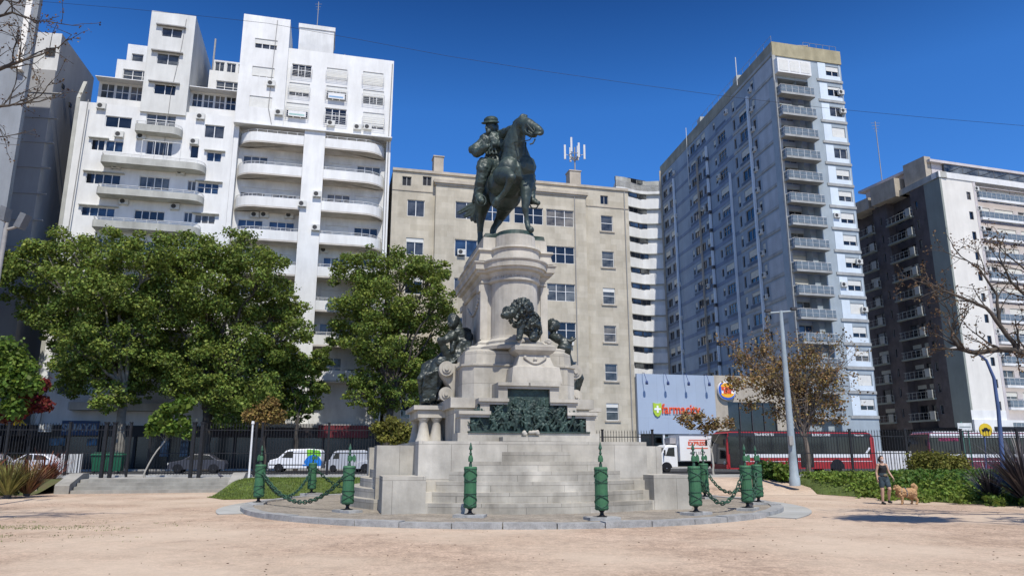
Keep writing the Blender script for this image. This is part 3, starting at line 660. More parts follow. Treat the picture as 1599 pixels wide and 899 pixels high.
for k in range(12): b.chain([F2(345-13*k, 345+7*k, -.12), F2(300-17*k, 390+8*k, -.2), F2(262-14*k, 450+5*k, -.15), F2(205-10*k, 560, -.1), F2(170-7*k, 650, -.05)], [.05, .06, .055, .05, .03])
for k in range(6): b.cap(F2(100+18*k, 655, -.2+.1*k), F2(80+24*k, 668, -.1+.1*k), .07, .05)
b.build('figure_body', bronze_d, fl, voxel=.024, smooth=1, rough=.03, rscale=6, off=OF)
fr = thing('seated_figure_statue', 'slender bronze female figure with curly hair at the right shoulder of the monument', 'statue', (MC.x, MC.y, 3.36), MA)
b = Blob(); rr = random.Random(9)
b.ball(L3(500, 185, .3), (.22, .24, .27)); curls(L3(500, 180, .35), .24, 70, .065); b.ball(L3(488, 200, .1), .1); b.cap(L3(498, 215, .3), L3(508, 240, .3), .11, .12)
b.chain([L3(495, 245, .2), L3(530, 255, .1), L3(560, 275, .1)], [.14, .2, .16]); b.chain([L3(560, 275, .1), L3(575, 315, .0), L3(570, 350, .1)], [.2, .22, .2]); b.ball(L3(560, 312, -.1), (.24, .2, .18))
b.chain([L3(565, 280, .1), L3(598, 290, .0), L3(602, 265, .0), L3(612, 250, .0)], [.12, .09, .07, .06]); b.chain([L3(540, 250, .1), L3(600, 275, -.1), L3(628, 258, -.1)], [.08, .07, .05])
b.chain([L3(572, 350, .1), L3(590, 390, .1), L3(605, 430, .1)], [.2, .18, .17]); b.chain([L3(600, 425, .2), L3(645, 460, .2), L3(660, 490, .2), L3(640, 540, .3), L3(630, 585, .4)], [.18, .16, .14, .15, .13])
for k in range(6): b.chain([L3(590+8*k, 430+4*k, .1+.1*k), L3(622+7*k, 500, .1+.1*k), L3(618+5*k, 590, .1+.1*k)], [.1, .1, .06])
b.chain([L3(600, 440, .7), L3(560, 470, .8), L3(540, 420, .9)], [.3, .3, .3])
b.build('figure_body', bronze_d, fr, voxel=.028, smooth=2, rough=.014, rscale=7, off=OF)
# ================================================================== FASCES BOLLARDS, CHAINS
green = mat('green_paint', (.05, .15, .068), .6, .2, 4, col2=(.03, .11, .05), spec=.4, bump=.15, bscale=20)
green_k = mat('worn_dark_green_paint', (.04, .12, .07), .55, .3, 8, col2=(.02, .03, .025))
def make_bollard():
    t = thing('bollard', 'x', 'bollard', (0, 0, .1))
    g = MB(); g.box(-.46, .46, -.26, .26, -.1, .08); g.build('granite_block', granite, t)
    g = MB(); g.box(-.14, .14, -.14, .14, .081, .10); g.lathe([(.11, .10), (.06, .14), (.05, .2), (.10, .26), (.12, .28)], 12); g.build('foot', black, t)
    g = MB(); n = 48; rings = []
    for r0, z in ((.16, .26), (.178, .28), (.182, .34), (.176, .6), (.174, .95), (.178, 1.3), (.185, 1.38), (.18, 1.42), (.15, 1.43)):
        rings.append([((r0+.010*abs(math.sin(8*2*PI*i/n)))*math.cos(2*PI*i/n), (r0+.010*abs(math.sin(8*2*PI*i/n)))*math.sin(2*PI*i/n), z) for i in range(n)])
    g.loft(rings, 0, True); col = g.build('rod_bundle', green, t)
    g = MB()
    for z0 in (.32, 1.02):
        for s in (-1, 1):
            for ph in (0, PI):
                g.tube([(.192*math.cos(ph+s*a), .192*math.sin(ph+s*a), z0+.32*(a/PI)) for a in np.linspace(0, PI, 13)], .014, 5)
    for z in (.31, .66, 1.0, 1.36): g.tube([(.19*math.cos(a), .19*math.sin(a), z) for a in np.linspace(0, 2*PI, 25)], .012, 5)
    g.build('strap', green_k, col)
    g = MB(); g.lathe([(.05, 1.42), (.045, 1.5), (.03, 1.55), (.03, 1.78), (.05, 1.80), (.03, 1.83), (.026, 1.9), (.055, 1.93), (.05, 1.97), (.012, 2.12), (.0, 2.13)], 10); g.build('spear', green_k, t)
    g = MB(); g.prismy([(.02, 1.60), (.10, 1.60), (.17, 1.53), (.20, 1.62), (.19, 1.72), (.14, 1.79), (.09, 1.72), (.02, 1.72)], -.02, .02); g.lathe([(.07, 1.57), (.075, 1.66), (.05, 1.75)], 8); g.build('axe_head', green, t)
    return t
BP = [(-8.41, 25.37), (-4.68, 21.8), (-1.1, 20.1), (2.26, 19.31), (5.03, 20.97), (6.98, 22.69), (8.22, 25.51), (7.27, 28.79), (-8.3, 31.6), (6.1, 33.2), (-5.6, 34.6)]
BL = ['green bollard with a thick axe head at the far left, beside the lawn', 'green bollard at the left end of the chain, nearest the left side steps', 'slim looking green bollard in front of the steps, left of their centre', 'green bollard in front of the steps right of centre, its axe blade edge on',
      'green bollard in front of the right corner block of the monument', 'green bollard between the two hanging chains on the right of the ring', 'green bollard standing farthest to the right of the ring', 'green bollard partly hidden behind the front right one, with a chain to its right', 'small distant green bollard in front of the white van, behind the chain',
      'green bollard top showing above the right corner block near the truck', 'green bollard half hidden behind the left side of the monument near the silver car']
b0 = make_bollard()
axer = [2.6, .4, 1.5, 1.45, .3, .2, .5, .3, .2, 1, 2]
for i, (x, y) in enumerate(BP):
    o = b0 if i == 0 else copy_tree(b0); a = math.atan2(y-RC[1], x-RC[0])
    o.scale = (.90, .90, .90); place(o, (x, y, .10), axer[i], BL[i], 'green bollards shaped like bundles of rods round the monument')
    # the granite block follows the kerb
    for ch in o.children:
        if ch.name.startswith('granite_block'): ch.rotation_euler.z = a+PI/2-axer[i]
def chain(i, j, sag, label, z0=1.0):
    A, B = Vector((*BP[i], .1+z0)), Vector((*BP[j], .1+z0)); d = (B-A).normalized(); A = A+d*.2; B = B-d*.2
    N_ = 60; P = [A.lerp(B, t/N_)+Vector((0, 0, -sag*4*(t/N_)*(1-t/N_))) for t in range(N_+1)]
    D = [0]
    for a, b_ in zip(P, P[1:]): D.append(D[-1]+(b_-a).length)
    n = int(D[-1]/.155); t = thing('chain', label, 'chain', tuple(A), 0, 'chains hung between the green bollards'); g = MB()
    for k in range(n):
        s = (k+.5)*D[-1]/n; q = max(m for m in range(N_) if D[m] <= s); f = (s-D[q])/(D[q+1]-D[q]); p = P[q].lerp(P[q+1], f); tg = (P[q+1]-P[q]).normalized()
        side = tg.cross(Vector((0, 0, 1))).normalized(); up = side.cross(tg); w = side if k % 2 else up
        g.tube([p+tg*(.115*math.cos(a))+w*(.055*math.sin(a)) for a in np.linspace(0, 2*PI, 11)], .02, 5)
    me = g.build('chain_links', green_k, t, off=tuple(A))
chain(0, 1, .82, 'heavy green chain sagging low between the two leftmost near bollards')
chain(8, 0, .9, 'green chain from the small distant bollard to the far left bollard', 1.0)
chain(8, 10, .8, 'green chain behind the left bollard running towards the monument', 1.0)
chain(4, 5, .75, 'heavy green chain sagging in front at the right of the ring')
chain(5, 6, .75, 'green chain between the two outer right bollards')
chain(7, 6, .7, 'green chain hanging behind, from the hidden bollard to the rightmost one')
# ================================================================== BUILDINGS
ZS = DECK
class Bld:
    def __init__(s, name, label, P, a, cat='building', group=None):
        s.root = thing(name, label, cat, (P[0], P[1], ZS), a, group, 2); s.P = P; s.a = a
        s.inv = (Matrix.Translation((P[0], P[1], ZS)) @ Matrix.Rotation(a, 4, 'Z')).inverted(); s.wins = []
    def face(s, P=None, a=None): return Face(s, P or s.P, s.a if a is None else a)
    def flush(s, cap=98):
        """windows: the largest in view become parts, any beyond the cap one further part"""
        s.wins.sort(key=lambda w: w[0]); over = s.wins[cap:] if len(s.wins) > 100 else []
        for i, w in enumerate(s.wins[:cap] if over else s.wins): make_window(s.root, *w[1:])
        if over:
            g = MB(); 
            for _, M, w, h, st, f, pm, fm in over:
                t = MB(); window_frame(t, w, h, st); g.add([tuple(M @ Vector(v)) for v in t.v], t.f, 0)
                t = MB(); t.box(.02, w-.02, .17, .2, .02, h-.02); g.add([tuple(M @ Vector(v)) for v in t.v], t.f, 1)
                if f > 0: t = MB(); t.box(.03, w-.03, .07, .1, h*(1-f), h-.01); g.add([tuple(M @ Vector(v)) for v in t.v], t.f, 2)
            o = g.build('window', [frame_g, pane_d, shutter_c], s.root); o['kind'] = 'stuff'
def window_frame(g, w, h, st):
    t = .055 if min(w, h) > .7 else .035; y0, y1 = .10, .168
    g.box(0, t, y0, y1, 0, h); g.box(w-t, w, y0, y1, 0, h); g.box(t, w-t, y0, y1, 0, t); g.box(t, w-t, y0, y1, h-t, h)
    n = {'s2': 2, 's3': 3, 's4': 4, 'sash': 1, 'one': 1, 's2h': 2}.get(st, 1)
    for k in range(1, n): x = w*k/n; g.box(x-t*.7, x+t*.7, y0+.002, y1-.004, t, h-t)
    if st in ('sash', 's2h'): z = h*.5; g.box(t, w-t, y0+.004, y1-.006, z-t*.6, z+t*.6)
    if st == 's3' and w > 2: z = h*.55; g.box(t, w-t, y0+.004, y1-.006, z-t*.5, z+t*.5)
WC = {}
def wmesh(key, fn, mats):
    k = (key, tuple(m.name for m in mats))
    if k not in WC: g = MB(); fn(g); WC[k] = g.mesh(key[0], mats)
    return WC[k]
def make_window(root, M, w, h, st, f, pm, fm):
    kw = (round(w, 2), round(h, 2))
    o = bpy.data.objects.new('window', wmesh(('window', *kw, st), lambda g: window_frame(g, w, h, st), [fm])); COL.objects.link(o); o.parent = root; o.matrix_local = M
    p = bpy.data.objects.new('pane', wmesh(('pane', *kw), lambda g: g.box(.02, w-.02, .17, .2, .02, h-.02), [pm])); COL.objects.link(p); p.parent = o
    if f > 0:
        q = bpy.data.objects.new('shutter', wmesh(('shutter', *kw, f), lambda g: g.box(.03, w-.03, .07, .098, h*(1-f), h-.01), [shutter_w if fm is frame_w else shutter_c])); COL.objects.link(q); q.parent = o
class Face:
    def __init__(s, b, P, a):
        s.b = b; s.P = P; s.a = a; s.n = (math.sin(a), -math.cos(a)); s.xf = b.inv @ Matrix.Translation((P[0], P[1], 0)) @ Matrix.Rotation(a, 4, 'Z'); s.holes = []
    def uz(s, px, py, d=0): return onplane(px, py, (s.P[0]+s.n[0]*d, s.P[1]+s.n[1]*d), s.a)
    def u(s, px, py, d=0): return s.uz(px, py, d)[0]
    def z(s, px, py, d=0): return s.uz(px, py, d)[1]
    def build(s, g, name, mats, parent=None):
        if parent is None: return g.build(name, mats, s.b.root, xf=s.xf)
        return g.build(name, mats, parent, xf=s.xf)
    def wall(s, g, u0, u1, z0, z1, d=0, depth=.22, holes=None, mi=0):
        H = [h for h in (s.holes if holes is None else holes) if h[0] > u0-1e-3 and h[1] < u1+1e-3 and h[2] > z0-1e-3 and h[3] < z1+1e-3]
        zs = sorted({round(z, 4) for h in H for z in h[2:4]} | {z0, z1}); y = -d
        for a, b in zip(zs, zs[1:]):
            if b-a < 1e-4: continue
            m = (a+b)/2; act = sorted((h[0], h[1]) for h in H if h[2] < m < h[3]); x = u0
            for p, q in act+[(u1, u1)]:
                if p > x+1e-4: g.face([(x, y, a), (p, y, a), (p, y, b), (x, y, b)], mi)
                x = max(x, q)
        for p, q, a, b in H:
            e = y+depth
            g.face([(p, y, a), (p, e, a), (p, e, b), (p, y, b)], mi); g.face([(q, y, a), (q, e, a), (q, e, b), (q, y, b)], mi)
            g.face([(p, y, a), (q, y, a), (q, e, a), (p, e, a)], mi); g.face([(p, y, b), (q, y, b), (q, e, b), (p, e, b)], mi)
    def win(s, u0, u1, z0, z1, st='s2', f=0., d=0, pm=None, fm=None, hole=True):
        if hole: s.holes.append((u0, u1, z0, z1))
        M = s.xf @ Matrix.Translation((u0, -d, z0)); c = Vector((s.P[0], s.P[1], 0))
        dist = math.hypot(s.P[0]+math.cos(s.a)*u0, s.P[1]+math.sin(s.a)*u0)/max(.2, (u1-u0)*(z1-z0))**.3
        pm = pm or pane_d
        if pm in (pane_d, pane_b, pane_c): pm = random.choice([pm, pm, pm, pane_c, pane_f, pane_e if random.random() < .5 else pane_d])
        s.b.wins.append((dist, M, u1-u0, z1-z0, st, f, pm, fm or frame_w))
    def pwin(s, x0, x1, y0, y1, **k):
        """window from its picture rectangle, squared up on the wall"""
        d = k.get('d', 0); xm, ym = (x0+x1)/2, (y0+y1)/2
        u0 = s.u(x0, ym, d); u1 = s.u(x1, ym, d); z1 = s.z(xm, y0, d); z0 = s.z(xm, y1, d); s.win(u0, u1, z0, z1, **k); return u0, u1, z0, z1
    def ac(s, u, z, d=0, w=.85, h=.6, t=.34):
        o = bpy.data.objects.new('ac_unit', wmesh(('ac_unit', w, h, t), lambda g: (g.box(0, w, -t, -.03, 0, h), g.box(.05, .1, -t+.05, -.001, -.1, 0), g.box(w-.1, w-.05, -t+.05, -.001, -.1, 0)), [acm])); COL.objects.link(o)
        o.parent = s.b.root; o.matrix_local = s.xf @ Matrix.Translation((u, -d, z))
        p = bpy.data.objects.new('fan_grille', wmesh(('fan_grille', w, h, t), lambda g: g.disc((w*.38, -t-.005, h*.5), h*.38, 'y', 16, .03), [acf])); COL.objects.link(p); p.parent = o
    def pac(s, px, py, d=0, **k):      # centre of the unit in the picture
        u, z = s.uz(px, py, d); s.ac(u-.42, z-.3, d, **k)
    def balcony(s, u0, u1, zb, zt, dep, rl=.0, rr=.0, d=0, wallm=white, rail=.25, railm=rail_w, slab=.18, soffit=None, solid=True, glass_=False):
        """curved balcony: slab, parapet, rail and posts, standing out dep from plane d"""
        pts = [(u0, 0.)]; n = 7
        def corner(cx, cy, r, a0, a1):
            return [(cx+r*math.cos(a0+(a1-a0)*i/n), cy+r*math.sin(a0+(a1-a0)*i/n)) for i in range(n+1)]
        pts += corner(u0+rl, dep-rl, rl, PI, PI/2) if rl > .01 else [(u0, dep)]
        pts += corner(u1-rr, dep-rr, rr, PI/2, 0) if rr > .01 else [(u1, dep)]
        pts += [(u1, 0.)]; P = [(x, -d-y) for x, y in pts]
        clean = [P[0]]
        for p in P[1:]:
            if math.hypot(p[0]-clean[-1][0], p[1]-clean[-1][1]) > 1e-3: clean.append(p)
        P = clean; cx = (u0+u1)/2; t = .12
        inn = [(x+(t if x < cx else -t)*(1 if abs(x-cx) > (u1-u0)/2-max(rl, rr, .05)-.01 else 0), min(y+t, -d)) for x, y in P]
        g = MB(); g.prism([p for p in P], zb, zb+slab); o = s.build(g, 'balcony', [soffit or wallm])
        if solid:
            g = MB(); g.prism(P+inn[::-1], zb+slab-.001 if zt > zb+slab else zb, zt); 
            g2 = MB(); g2.prism([(x, y) for x, y in P], zb-.02, zb+.03); s.build(g, 'parapet', [wallm], parent=None)
        g = MB(); mid = [((a[0]+b[0])/2, (a[1]+b[1])/2) for a, b in zip(P, inn)]
        base = zt if solid else zb+slab; top = base+rail
        if rail > 0:
            g.tube([(x, y, top) for x, y in mid], .03, 5); g.tube([(x, y, base+(top-base)*.5) for x, y in mid], .015, 4)
            L = 0; acc = 0; step = 1.0 if solid else .9
            for a, b in zip(mid, mid[1:]):
                l = math.hypot(b[0]-a[0], b[1]-a[1]); k = 0
                while acc <= l: f = acc/l if l else 0; x = a[0]+(b[0]-a[0])*f; y = a[1]+(b[1]-a[1])*f; g.box(x-.02, x+.02, y-.02, y+.02, base-.01, top); acc += step
                acc -= l
            if glass_:
                for a, b in zip(mid, mid[1:]): g.face([(a[0], a[1]+.002, base+.06), (b[0], b[1]+.002, base+.06), (b[0], b[1]+.002, top-.06), (a[0], a[1]+.002, top-.06)], 1)
            s.build(g, 'railing', [railm, rail_glass])
def bodybox(b, f, u0, u1, z0, z1, y0, y1, m, name='wall', roof=None):
    """closed body without its front sheet"""
    g = MB(); g.face([(u0, y0, z0), (u0, y1, z0), (u0, y1, z1), (u0, y0, z1)]); g.face([(u1, y0, z0), (u1, y1, z0), (u1, y1, z1), (u1, y0, z1)]); g.face([(u0, y1, z0), (u1, y1, z0), (u1, y1, z1), (u0, y1, z1)])
    g.face([(u0, y0, z1), (u1, y0, z1), (u1, y1, z1), (u0, y1, z1)], 1); return f.build(g, name, [m, roof or roofm])
rnd = random.Random(11)
# ------------------------------------------------------------------ STONE OFFICE BLOCK
B = Bld('stone_office_building', 'beige stone office block with flat cornice and plain sash windows behind the monument', (LINE.x, LINE.y), LA); f = B.face()
UR = f.u(984, 400); ZT = f.z(900, 292); rows = [(f.z(949, a), f.z(949, b)) for a, b in ((336, 362), (390, 417), (447, 477), (506, 535), (566, 596), (626, 658))]
fz = np.polyfit(range(6), [(a+b)/2 for a, b in rows], 1); fl_z = [fz[1]+fz[0]*k for k in range(7)]; WH = 2.0
b0_, b1_ = f.u(679, 320), f.u(912, 320); BD = .55; ztb = f.z(800, 296, BD)
cols = [(f.u(636, 323), f.u(663, 323), 0, 's2'), (f.u(940, 400), f.u(958.5, 400), 0, 'sash')]
for k, zc in enumerate(fl_z):
    for u0, u1, d, st in cols: f.win(u0, u1, zc-WH/2+.05, zc+WH/2-.1, st, f=rnd.choice([0, 0, 0, 0, .25]), fm=frame_w, pm=rnd.choice([pane_d, pane_d, pane_f]))
for px0, px1 in ((628, 642.5), (660, 674)): f.pwin(px0, px1, 275.5, 290, st='s2', pm=black, fm=frame_g)
f.pwin(937.5, 949.5, 305.5, 319, st='s2', pm=pane_d, fm=frame_g)
g = MB(); f.wall(g, 0, b0_, ZS, ZT); f.wall(g, b1_, UR, ZS, ZT); f.wall(g, b0_, b1_, ztb-.2, ZT, holes=[]); f.build(g, 'wall', [beige])
bodybox(B, f, 0, UR, ZS, ZT, 0, 16, beige)
fb = Face(B, (LINE.x+LN.x*BD, LINE.y+LN.y*BD), LA)
bc = [(711, 746), (755, 797), (803, 848), (853, 896)]
for k, zc in enumerate(fl_z):
    for j, (p0, p1) in enumerate(bc):
        u0 = fb.u(p0, 340); u1 = fb.u(p1, 340); fb.win(u0, u1, zc-WH/2, zc+WH/2-.05, 's3' if j else 's2', f=rnd.choice([0, 0, 0, 0, .3]), fm=frame_w, pm=rnd.choice([pane_d, pane_b, pane_c, pane_c]))
g = MB(); fb.wall(g, b0_, b1_, ZS, ztb); fb.build(g, 'wall', [beige])
g = MB(); g.face([(b0_, 0, ZS), (b0_, BD, ZS), (b0_, BD, ztb), (b0_, 0, ztb)]); g.face([(b1_, 0, ZS), (b1_, BD, ZS), (b1_, BD, ztb), (b1_, 0, ztb)]); fb.build(g, 'bay_side', [beige])
g = MB(); g.box(b0_-.25, b1_+.25, -.28, BD+.1, ztb, ztb+.35); g.box(b0_-.12, b1_+.12, -.14, BD+.1, ztb-.22, ztb-.002); fb.build(g, 'cornice', [beige_trim])
g = MB(); g.box(-.02, UR+.02, -.16, .3, ZT-.001, ZT+.3); f.build(g, 'parapet', [beige_trim])
zl = f.z(950, 323)
for a, c in ((.01, b0_-.26), (b1_+.26, UR-.01)): g = MB(); g.box(a, c, -.07, .02, zl-.12, zl); f.build(g, 'string_course', [beige_trim])
for k, zc in enumerate(fl_z):
    for u0, u1, d, st in cols[1:]: g = MB(); g.box(u0-.2, u1+.2, -.12, .02, zc-WH/2-.14, zc-WH/2+.03); f.build(g, 'window_sill', [beige_trim])
for px0, px1, y0, y1 in ((677, 692, 249, 262), (888, 905, 271, 287)):
    u0, z1 = f.uz(px0, y0, -1); u1 = f.u(px1, y0, -1); g = MB(); g.box(u0, u1, .6, 2.0, ZT+.3, z1+.2); g.box(u0-.08, u1+.08, .52, 2.08, z1+.2, z1+.32); f.build(g, 'chimney', [beige_trim])
g = MB(); ud = f.u(899, 420, BD); g.tube([(ud, -BD-.06, ZS), (ud, -BD-.06, ztb+.4)], .055, 6); g.tube([(UR-.5, -.07, ZS), (UR-.5, -.07, ZT)], .06, 6); f.build(g, 'drain_pipe', [frame_g])
f.ac(f.u(713, 392, BD)+.05, f.z(713, 398, BD), BD); fb.ac(fb.u(883, 540), fl_z[3]-WH/2-.6, 0)
B.flush()
ax = f.uz(898, 272, -1.3); q = f.xf @ Vector((ax[0], 1.3, 0)); wp = Vector((LINE.x+LD.x*ax[0]-LN.x*1.3, LINE.y+LD.y*ax[0]-LN.y*1.3, f.z(897, 271, -1.3)+.3))
t = thing('telecom_antenna', 'phone mast with a ring of upright white panel antennas on the stone block roof', 'antenna', tuple(wp))
g = MB(); g.tube([(0, 0, -.6), (0, 0, 3.0)], .08, 8)
for i in range(8): a = i*PI/4; g.tube([(0, 0, 1.2), (.7*math.cos(a), .7*math.sin(a), 2.0)], .04, 5); g.tube([(.7*math.cos(a), .7*math.sin(a), 2.0), (.7*math.cos(a+PI/4), .7*math.sin(a+PI/4), 2.0)], .04, 5); g.tube([(.35*math.cos(a), .35*math.sin(a), 1.5), (.35*math.cos(a+PI/4), .35*math.sin(a+PI/4), 1.7)], .035, 5)
g.build('mast', frame_g, t)
for i, (a, hh) in enumerate(((0, 0), (1.05, .2), (2.1, .0), (3.14, 0), (4.2, .6), (5.2, -.1))):
    g = MB(); r = 1.15 if i % 3 == 0 else .9; x, y = r*math.cos(a), r*math.sin(a); g.box(x-.11, x+.11, y-.09, y+.09, 1.5+hh, 3.3+hh); g.tube([(x*.6, y*.6, 2), (x, y, 2.1)], .03, 5); g.build('panel_antenna', rail_w, t)
# ------------------------------------------------------------------ WHITE BLOCK WITH ROUNDED BALCONIES
uc0, uc1 = -16.45, -.35
P = lp(uc0, 0); B = Bld('white_apartment_block', 'bright white apartment block with rounded balconies on both sides of a central pier', P, LA); f = B.face(); W = uc1-uc0
zb = f.z(450, 203)                                   # underside of the upper block
ul1 = f.u(448, 120)                                   # right edge of the raised left part
ztl = f.z(415, 31); ztr = f.z(540, 90, -.5)
fu = Face(B, lp(uc0, .6), LA); fr_ = Face(B, lp(uc0, .0), LA)
def z3(x, y): return 350+x/4.086, 10+y/4.086
for x0, x1, y0, y1, fr in ((195, 340, 203, 280, .5), (178, 320, 380, 460, .9), (160, 305, 567, 655, 1.0)):
    a, c = z3(x0, y0); b_, d_ = z3(x1, y1); fu.pwin(a, b_, c+2, d_-2, st='s3', f=fr, pm=pane_d)
uws = []
for cxs in (((432, 558, 372, 450, 0), (414, 545, 490, 572, .7), (395, 537, 618, 712, .5)), ((655, 785, 398, 470, .95), (650, 783, 512, 600, .35), (642, 780, 652, 750, 0)), ((885, 1015, 422, 505, .95), (885, 1018, 537, 625, .45), (885, 1020, 680, 780, .85))):
    for x0, x1, y0, y1, fr in cxs: a, c = z3(x0, y0); b_, d_ = z3(x1, y1); uws.append((*fr_.pwin(a, b_, c, d_, st='s3', f=fr, pm=pane_d), fr))
g = MB(); fu.wall(g, 0, ul1, zb, ztl); g.face([(ul1, 0, zb), (ul1, 9, zb), (ul1, 9, ztl), (ul1, 0, ztl)]); g.face([(0, 0, zb), (0, 9, zb), (0, 9, ztl), (0, 0, ztl)]); g.face([(0, 9, zb), (ul1, 9, zb), (ul1, 9, ztl), (0, 9, ztl)]); g.face([(0, 0, ztl), (ul1, 0, ztl), (ul1, 9, ztl), (0, 9, ztl)]); g.face([(0, 0, zb), (ul1, 0, zb), (ul1, .6, zb), (0, .6, zb)])
fu.build(g, 'wall', [white2])
g = MB(); fr_.wall(g, ul1, W, zb, ztr); g.face([(0, 0, zb), (W, 0, zb), (W, 1.15, zb), (0, 1.15, zb)]); fr_.build(g, 'wall', [white2])
bodybox(B, f, 0, W, zb, ztr, .02, 15, white2); bodybox(B, f, 0, W, ZS, zb, 1.15, 15, white)
u0 = f.u(466, 70, -4); u1 = f.u(521, 70, -4); z1 = f.z(490, 40, -4); g = MB(); g.box(u0, u1, 4, 8, ztr-.1, z1-.5); g.box(u0-.1, u1+.1, 3.9, 8.1, z1-.5, z1); f.build(g, 'roof_tower', [white])
# window guards on the upper floors
for u0, u1, a, c, fr in uws:
    g = MB(); h = (c-a)*.62
    for k in range(6): g.tube([(u0-.08, 0, a+h*k/5), (u0-.08, -.3, a+h*k/5), (u1+.08, -.3, a+h*k/5), (u1+.08, 0, a+h*k/5)], .018, 4)
    for k in range(3): x = u0+(u1-u0)*k/2; g.box(x-.015, x+.015, -.315, -.285, a, a+h)
    fr_.build(g, 'window_guard', [rail_w])
for (x, y) in ((300, 497), (350, 682)): fu.pac(*z3(x, y), 0)
for (x, y) in ((680, 750), (850, 775), (915, 775)): fr_.pac(*z3(x, y), 0)
g = MB(); g.tube([(fu.u(439, 60)-.5, -.68, ztl-.3), (fu.u(430, 150)-.6, -.68, zb+2), (fu.u(425, 190), -.66, zb)], .03, 4); xx = fr_.u(612, 120); g.tube([(xx, -.06, ztr-.4), (xx-.1, -.06, zb+1), (xx, -.06, ZS)], .05, 5); f.build(g, 'cable_pipe', [frame_g])
# bank signs hung on two window guards: blurred printed cloths
for k, cm in ((4, (.25, .42, .62)), (2, (.35, .55, .5))):
    u0, u1, a, c, fr = uws[k]; g = MB(); g.box(u0+.25, u1-.2, -.36, -.33, a+.0, a+.62, 0); g.box(u0+.35, u1-.35, -.366, -.36, a+.12, a+.3, 1); fr_.build(g, 'banner', [frame_w, mat('banner_ink_%d' % k, cm, .8)])
# loggias: central pier, side piers, recessed window wall
pL, pR = f.u(470, 300), f.u(503, 300); RC_ = 1.15
fz1 = [f.z(455, y, .7) for y in (211, 259, 311, 361)]; ft = np.polyfit(range(4), fz1, 1); nfl = 8
fw = Face(B, lp(uc0, -RC_+.001), LA)
for k in range(nfl):
    zt = ft[1]+ft[0]*k; zf = zt-1.15
    if zf < 5: break
    for (a, c, rl, rr) in ((.45, pL, 2.2, .05), (pR, W-.45, .05, 2.2)):
        f.balcony(a+.01, c-.01, zf, zt, RC_+.75, rl, rr, d=-RC_, wallm=white2, rail=.28, soffit=conc_soffit if k < 9 else None)
        w0 = a+.5; w1 = c-.5; m_ = (w0+w1)/2
        for q0, q1 in ((w0, m_-.35), (m_+.25, w1)):
            fw.win(q0, q1, zf+.35, zf+2.65, 's3', f=rnd.choice([0, 0, .25, .5]), pm=rnd.choice([pane_b, pane_c, pane_d]))
g = MB(); fw.wall(g, .45, pL, ZS, zb, d=0); fw.wall(g, pR, W-.45, ZS, zb, d=0); fw.build(g, 'wall', [white])
g = MB(); g.box(0, .45, -.02, RC_-.01, ZS, zb); g.box(W-.45, W, -.02, RC_-.01, ZS, zb); g.box(pL, pR, -.62, RC_-.01, ZS, zb-.002); f.build(g, 'pier', [white2])
g = MB(); g.box(-.05, W+.05, -.9, -.0, zb-.12, zb-.003); f.build(g, 'string_course', [white2])
for (x, y) in ((472, 319), (495, 304), (493, 356)): f.pac(x, y, .63)
for (x, y) in ((398, 336), (413, 336), (452, 337), (506, 391)): f.pac(x, y, -RC_)
g = MB(); g.box(.01, W-.01, -1.2, .0, 4.35, 4.7); f.build(g, 'canopy', [frame_g])
B.flush()
for i, (px, y1, y0, dd) in enumerate(((495, 3, 45, -5), (467, 22, 42, -6), (520, 30, 45, -6), (538, 85, 96, -3), (543, 62, 96, -8))):
    p = f.uz(px, y0, dd); top = f.z(px, y1, dd); w_ = lp(uc0+p[0], dd); t = MB(); h = max(1.5, top-p[1]); t.tube([(w_[0], w_[1], ztr-.1), (w_[0], w_[1], top)], .045, 5)
    for q in range(3): t.tube([(w_[0]-.4+.1*q, w_[1], top-.3-.35*q), (w_[0]+.4-.1*q, w_[1], top-.3-.35*q)], .02, 4)
    if i in (0, 3): single(t, 'roof_aerial', frame_g, ['tall thin aerial on the roof tower of the white apartment block', '', '', 'short aerial near the middle of the white block roof'][i], 'aerial')
# ------------------------------------------------------------------ STEPPED WHITE BUILDING
ub0 = -31.1
P = lp(ub0, 0); B = Bld('stepped_white_building', 'white apartment building stepping back at the top round a tall windowed tower', P, LA); f = B.face(); W = uc0-ub0-.02
def q1(x, y): return 100+x/4.496, y/4.496
def q2(x, y): return 100+x/4.496, 170+y/4.496
def rect(F_, qf, x0, x1, y0, y1, **k): a, c = qf(x0, y0); b_, d_ = qf(x1, y1); return F_.pwin(a, b_, c, d_, **k)
zm = f.z(170, 199)                                    # top of main front left
zc_ = f.z(*q2(900, 195))
# windows of the main front
LW = []
for x0, x1, y0, y1, st in ((190, 285, 215, 290, 's2'), (150, 395, 455, 530, 's4'), (118, 355, 690, 755, 's4'), (1000, 1105, 305, 370, 's2'), (935, 1085, 520, 595, 's3'), (915, 1060, 745, 805, 's3')): LW.append(rect(f, q2, x0, x1, y0, y1, st=st, pm=rnd.choice([pane_b, pane_d])))
for x0, x1, y0, y1, st in ((290, 415, 225, 300, 's2'), (885, 945, 255, 345, 'one'), (525, 740, 478, 565, 's4'), (865, 925, 505, 575, 's2'), (490, 705, 715, 785, 's4'), (840, 900, 725, 795, 's2')): rect(f, q2, x0, x1, y0, y1, st=st, pm=rnd.choice([pane_c, pane_d, pane_b]))
for x0, x1, y0, y1, st in ((288, 475, 55, 132, 's2'), (575, 785, 40, 120, 's3'), (985, 1125, 115, 205, 's2')): rect(f, q2, x0, x1, y0, y1, st=st, pm=pane_c)
rect(f, q2, 575, 760, 230, 325, st='s4', pm=pane_c)
dzf = (f.z(*q2(560, 360))-f.z(*q2(560, 590)))          # storey height
zlow = LW[2][2]
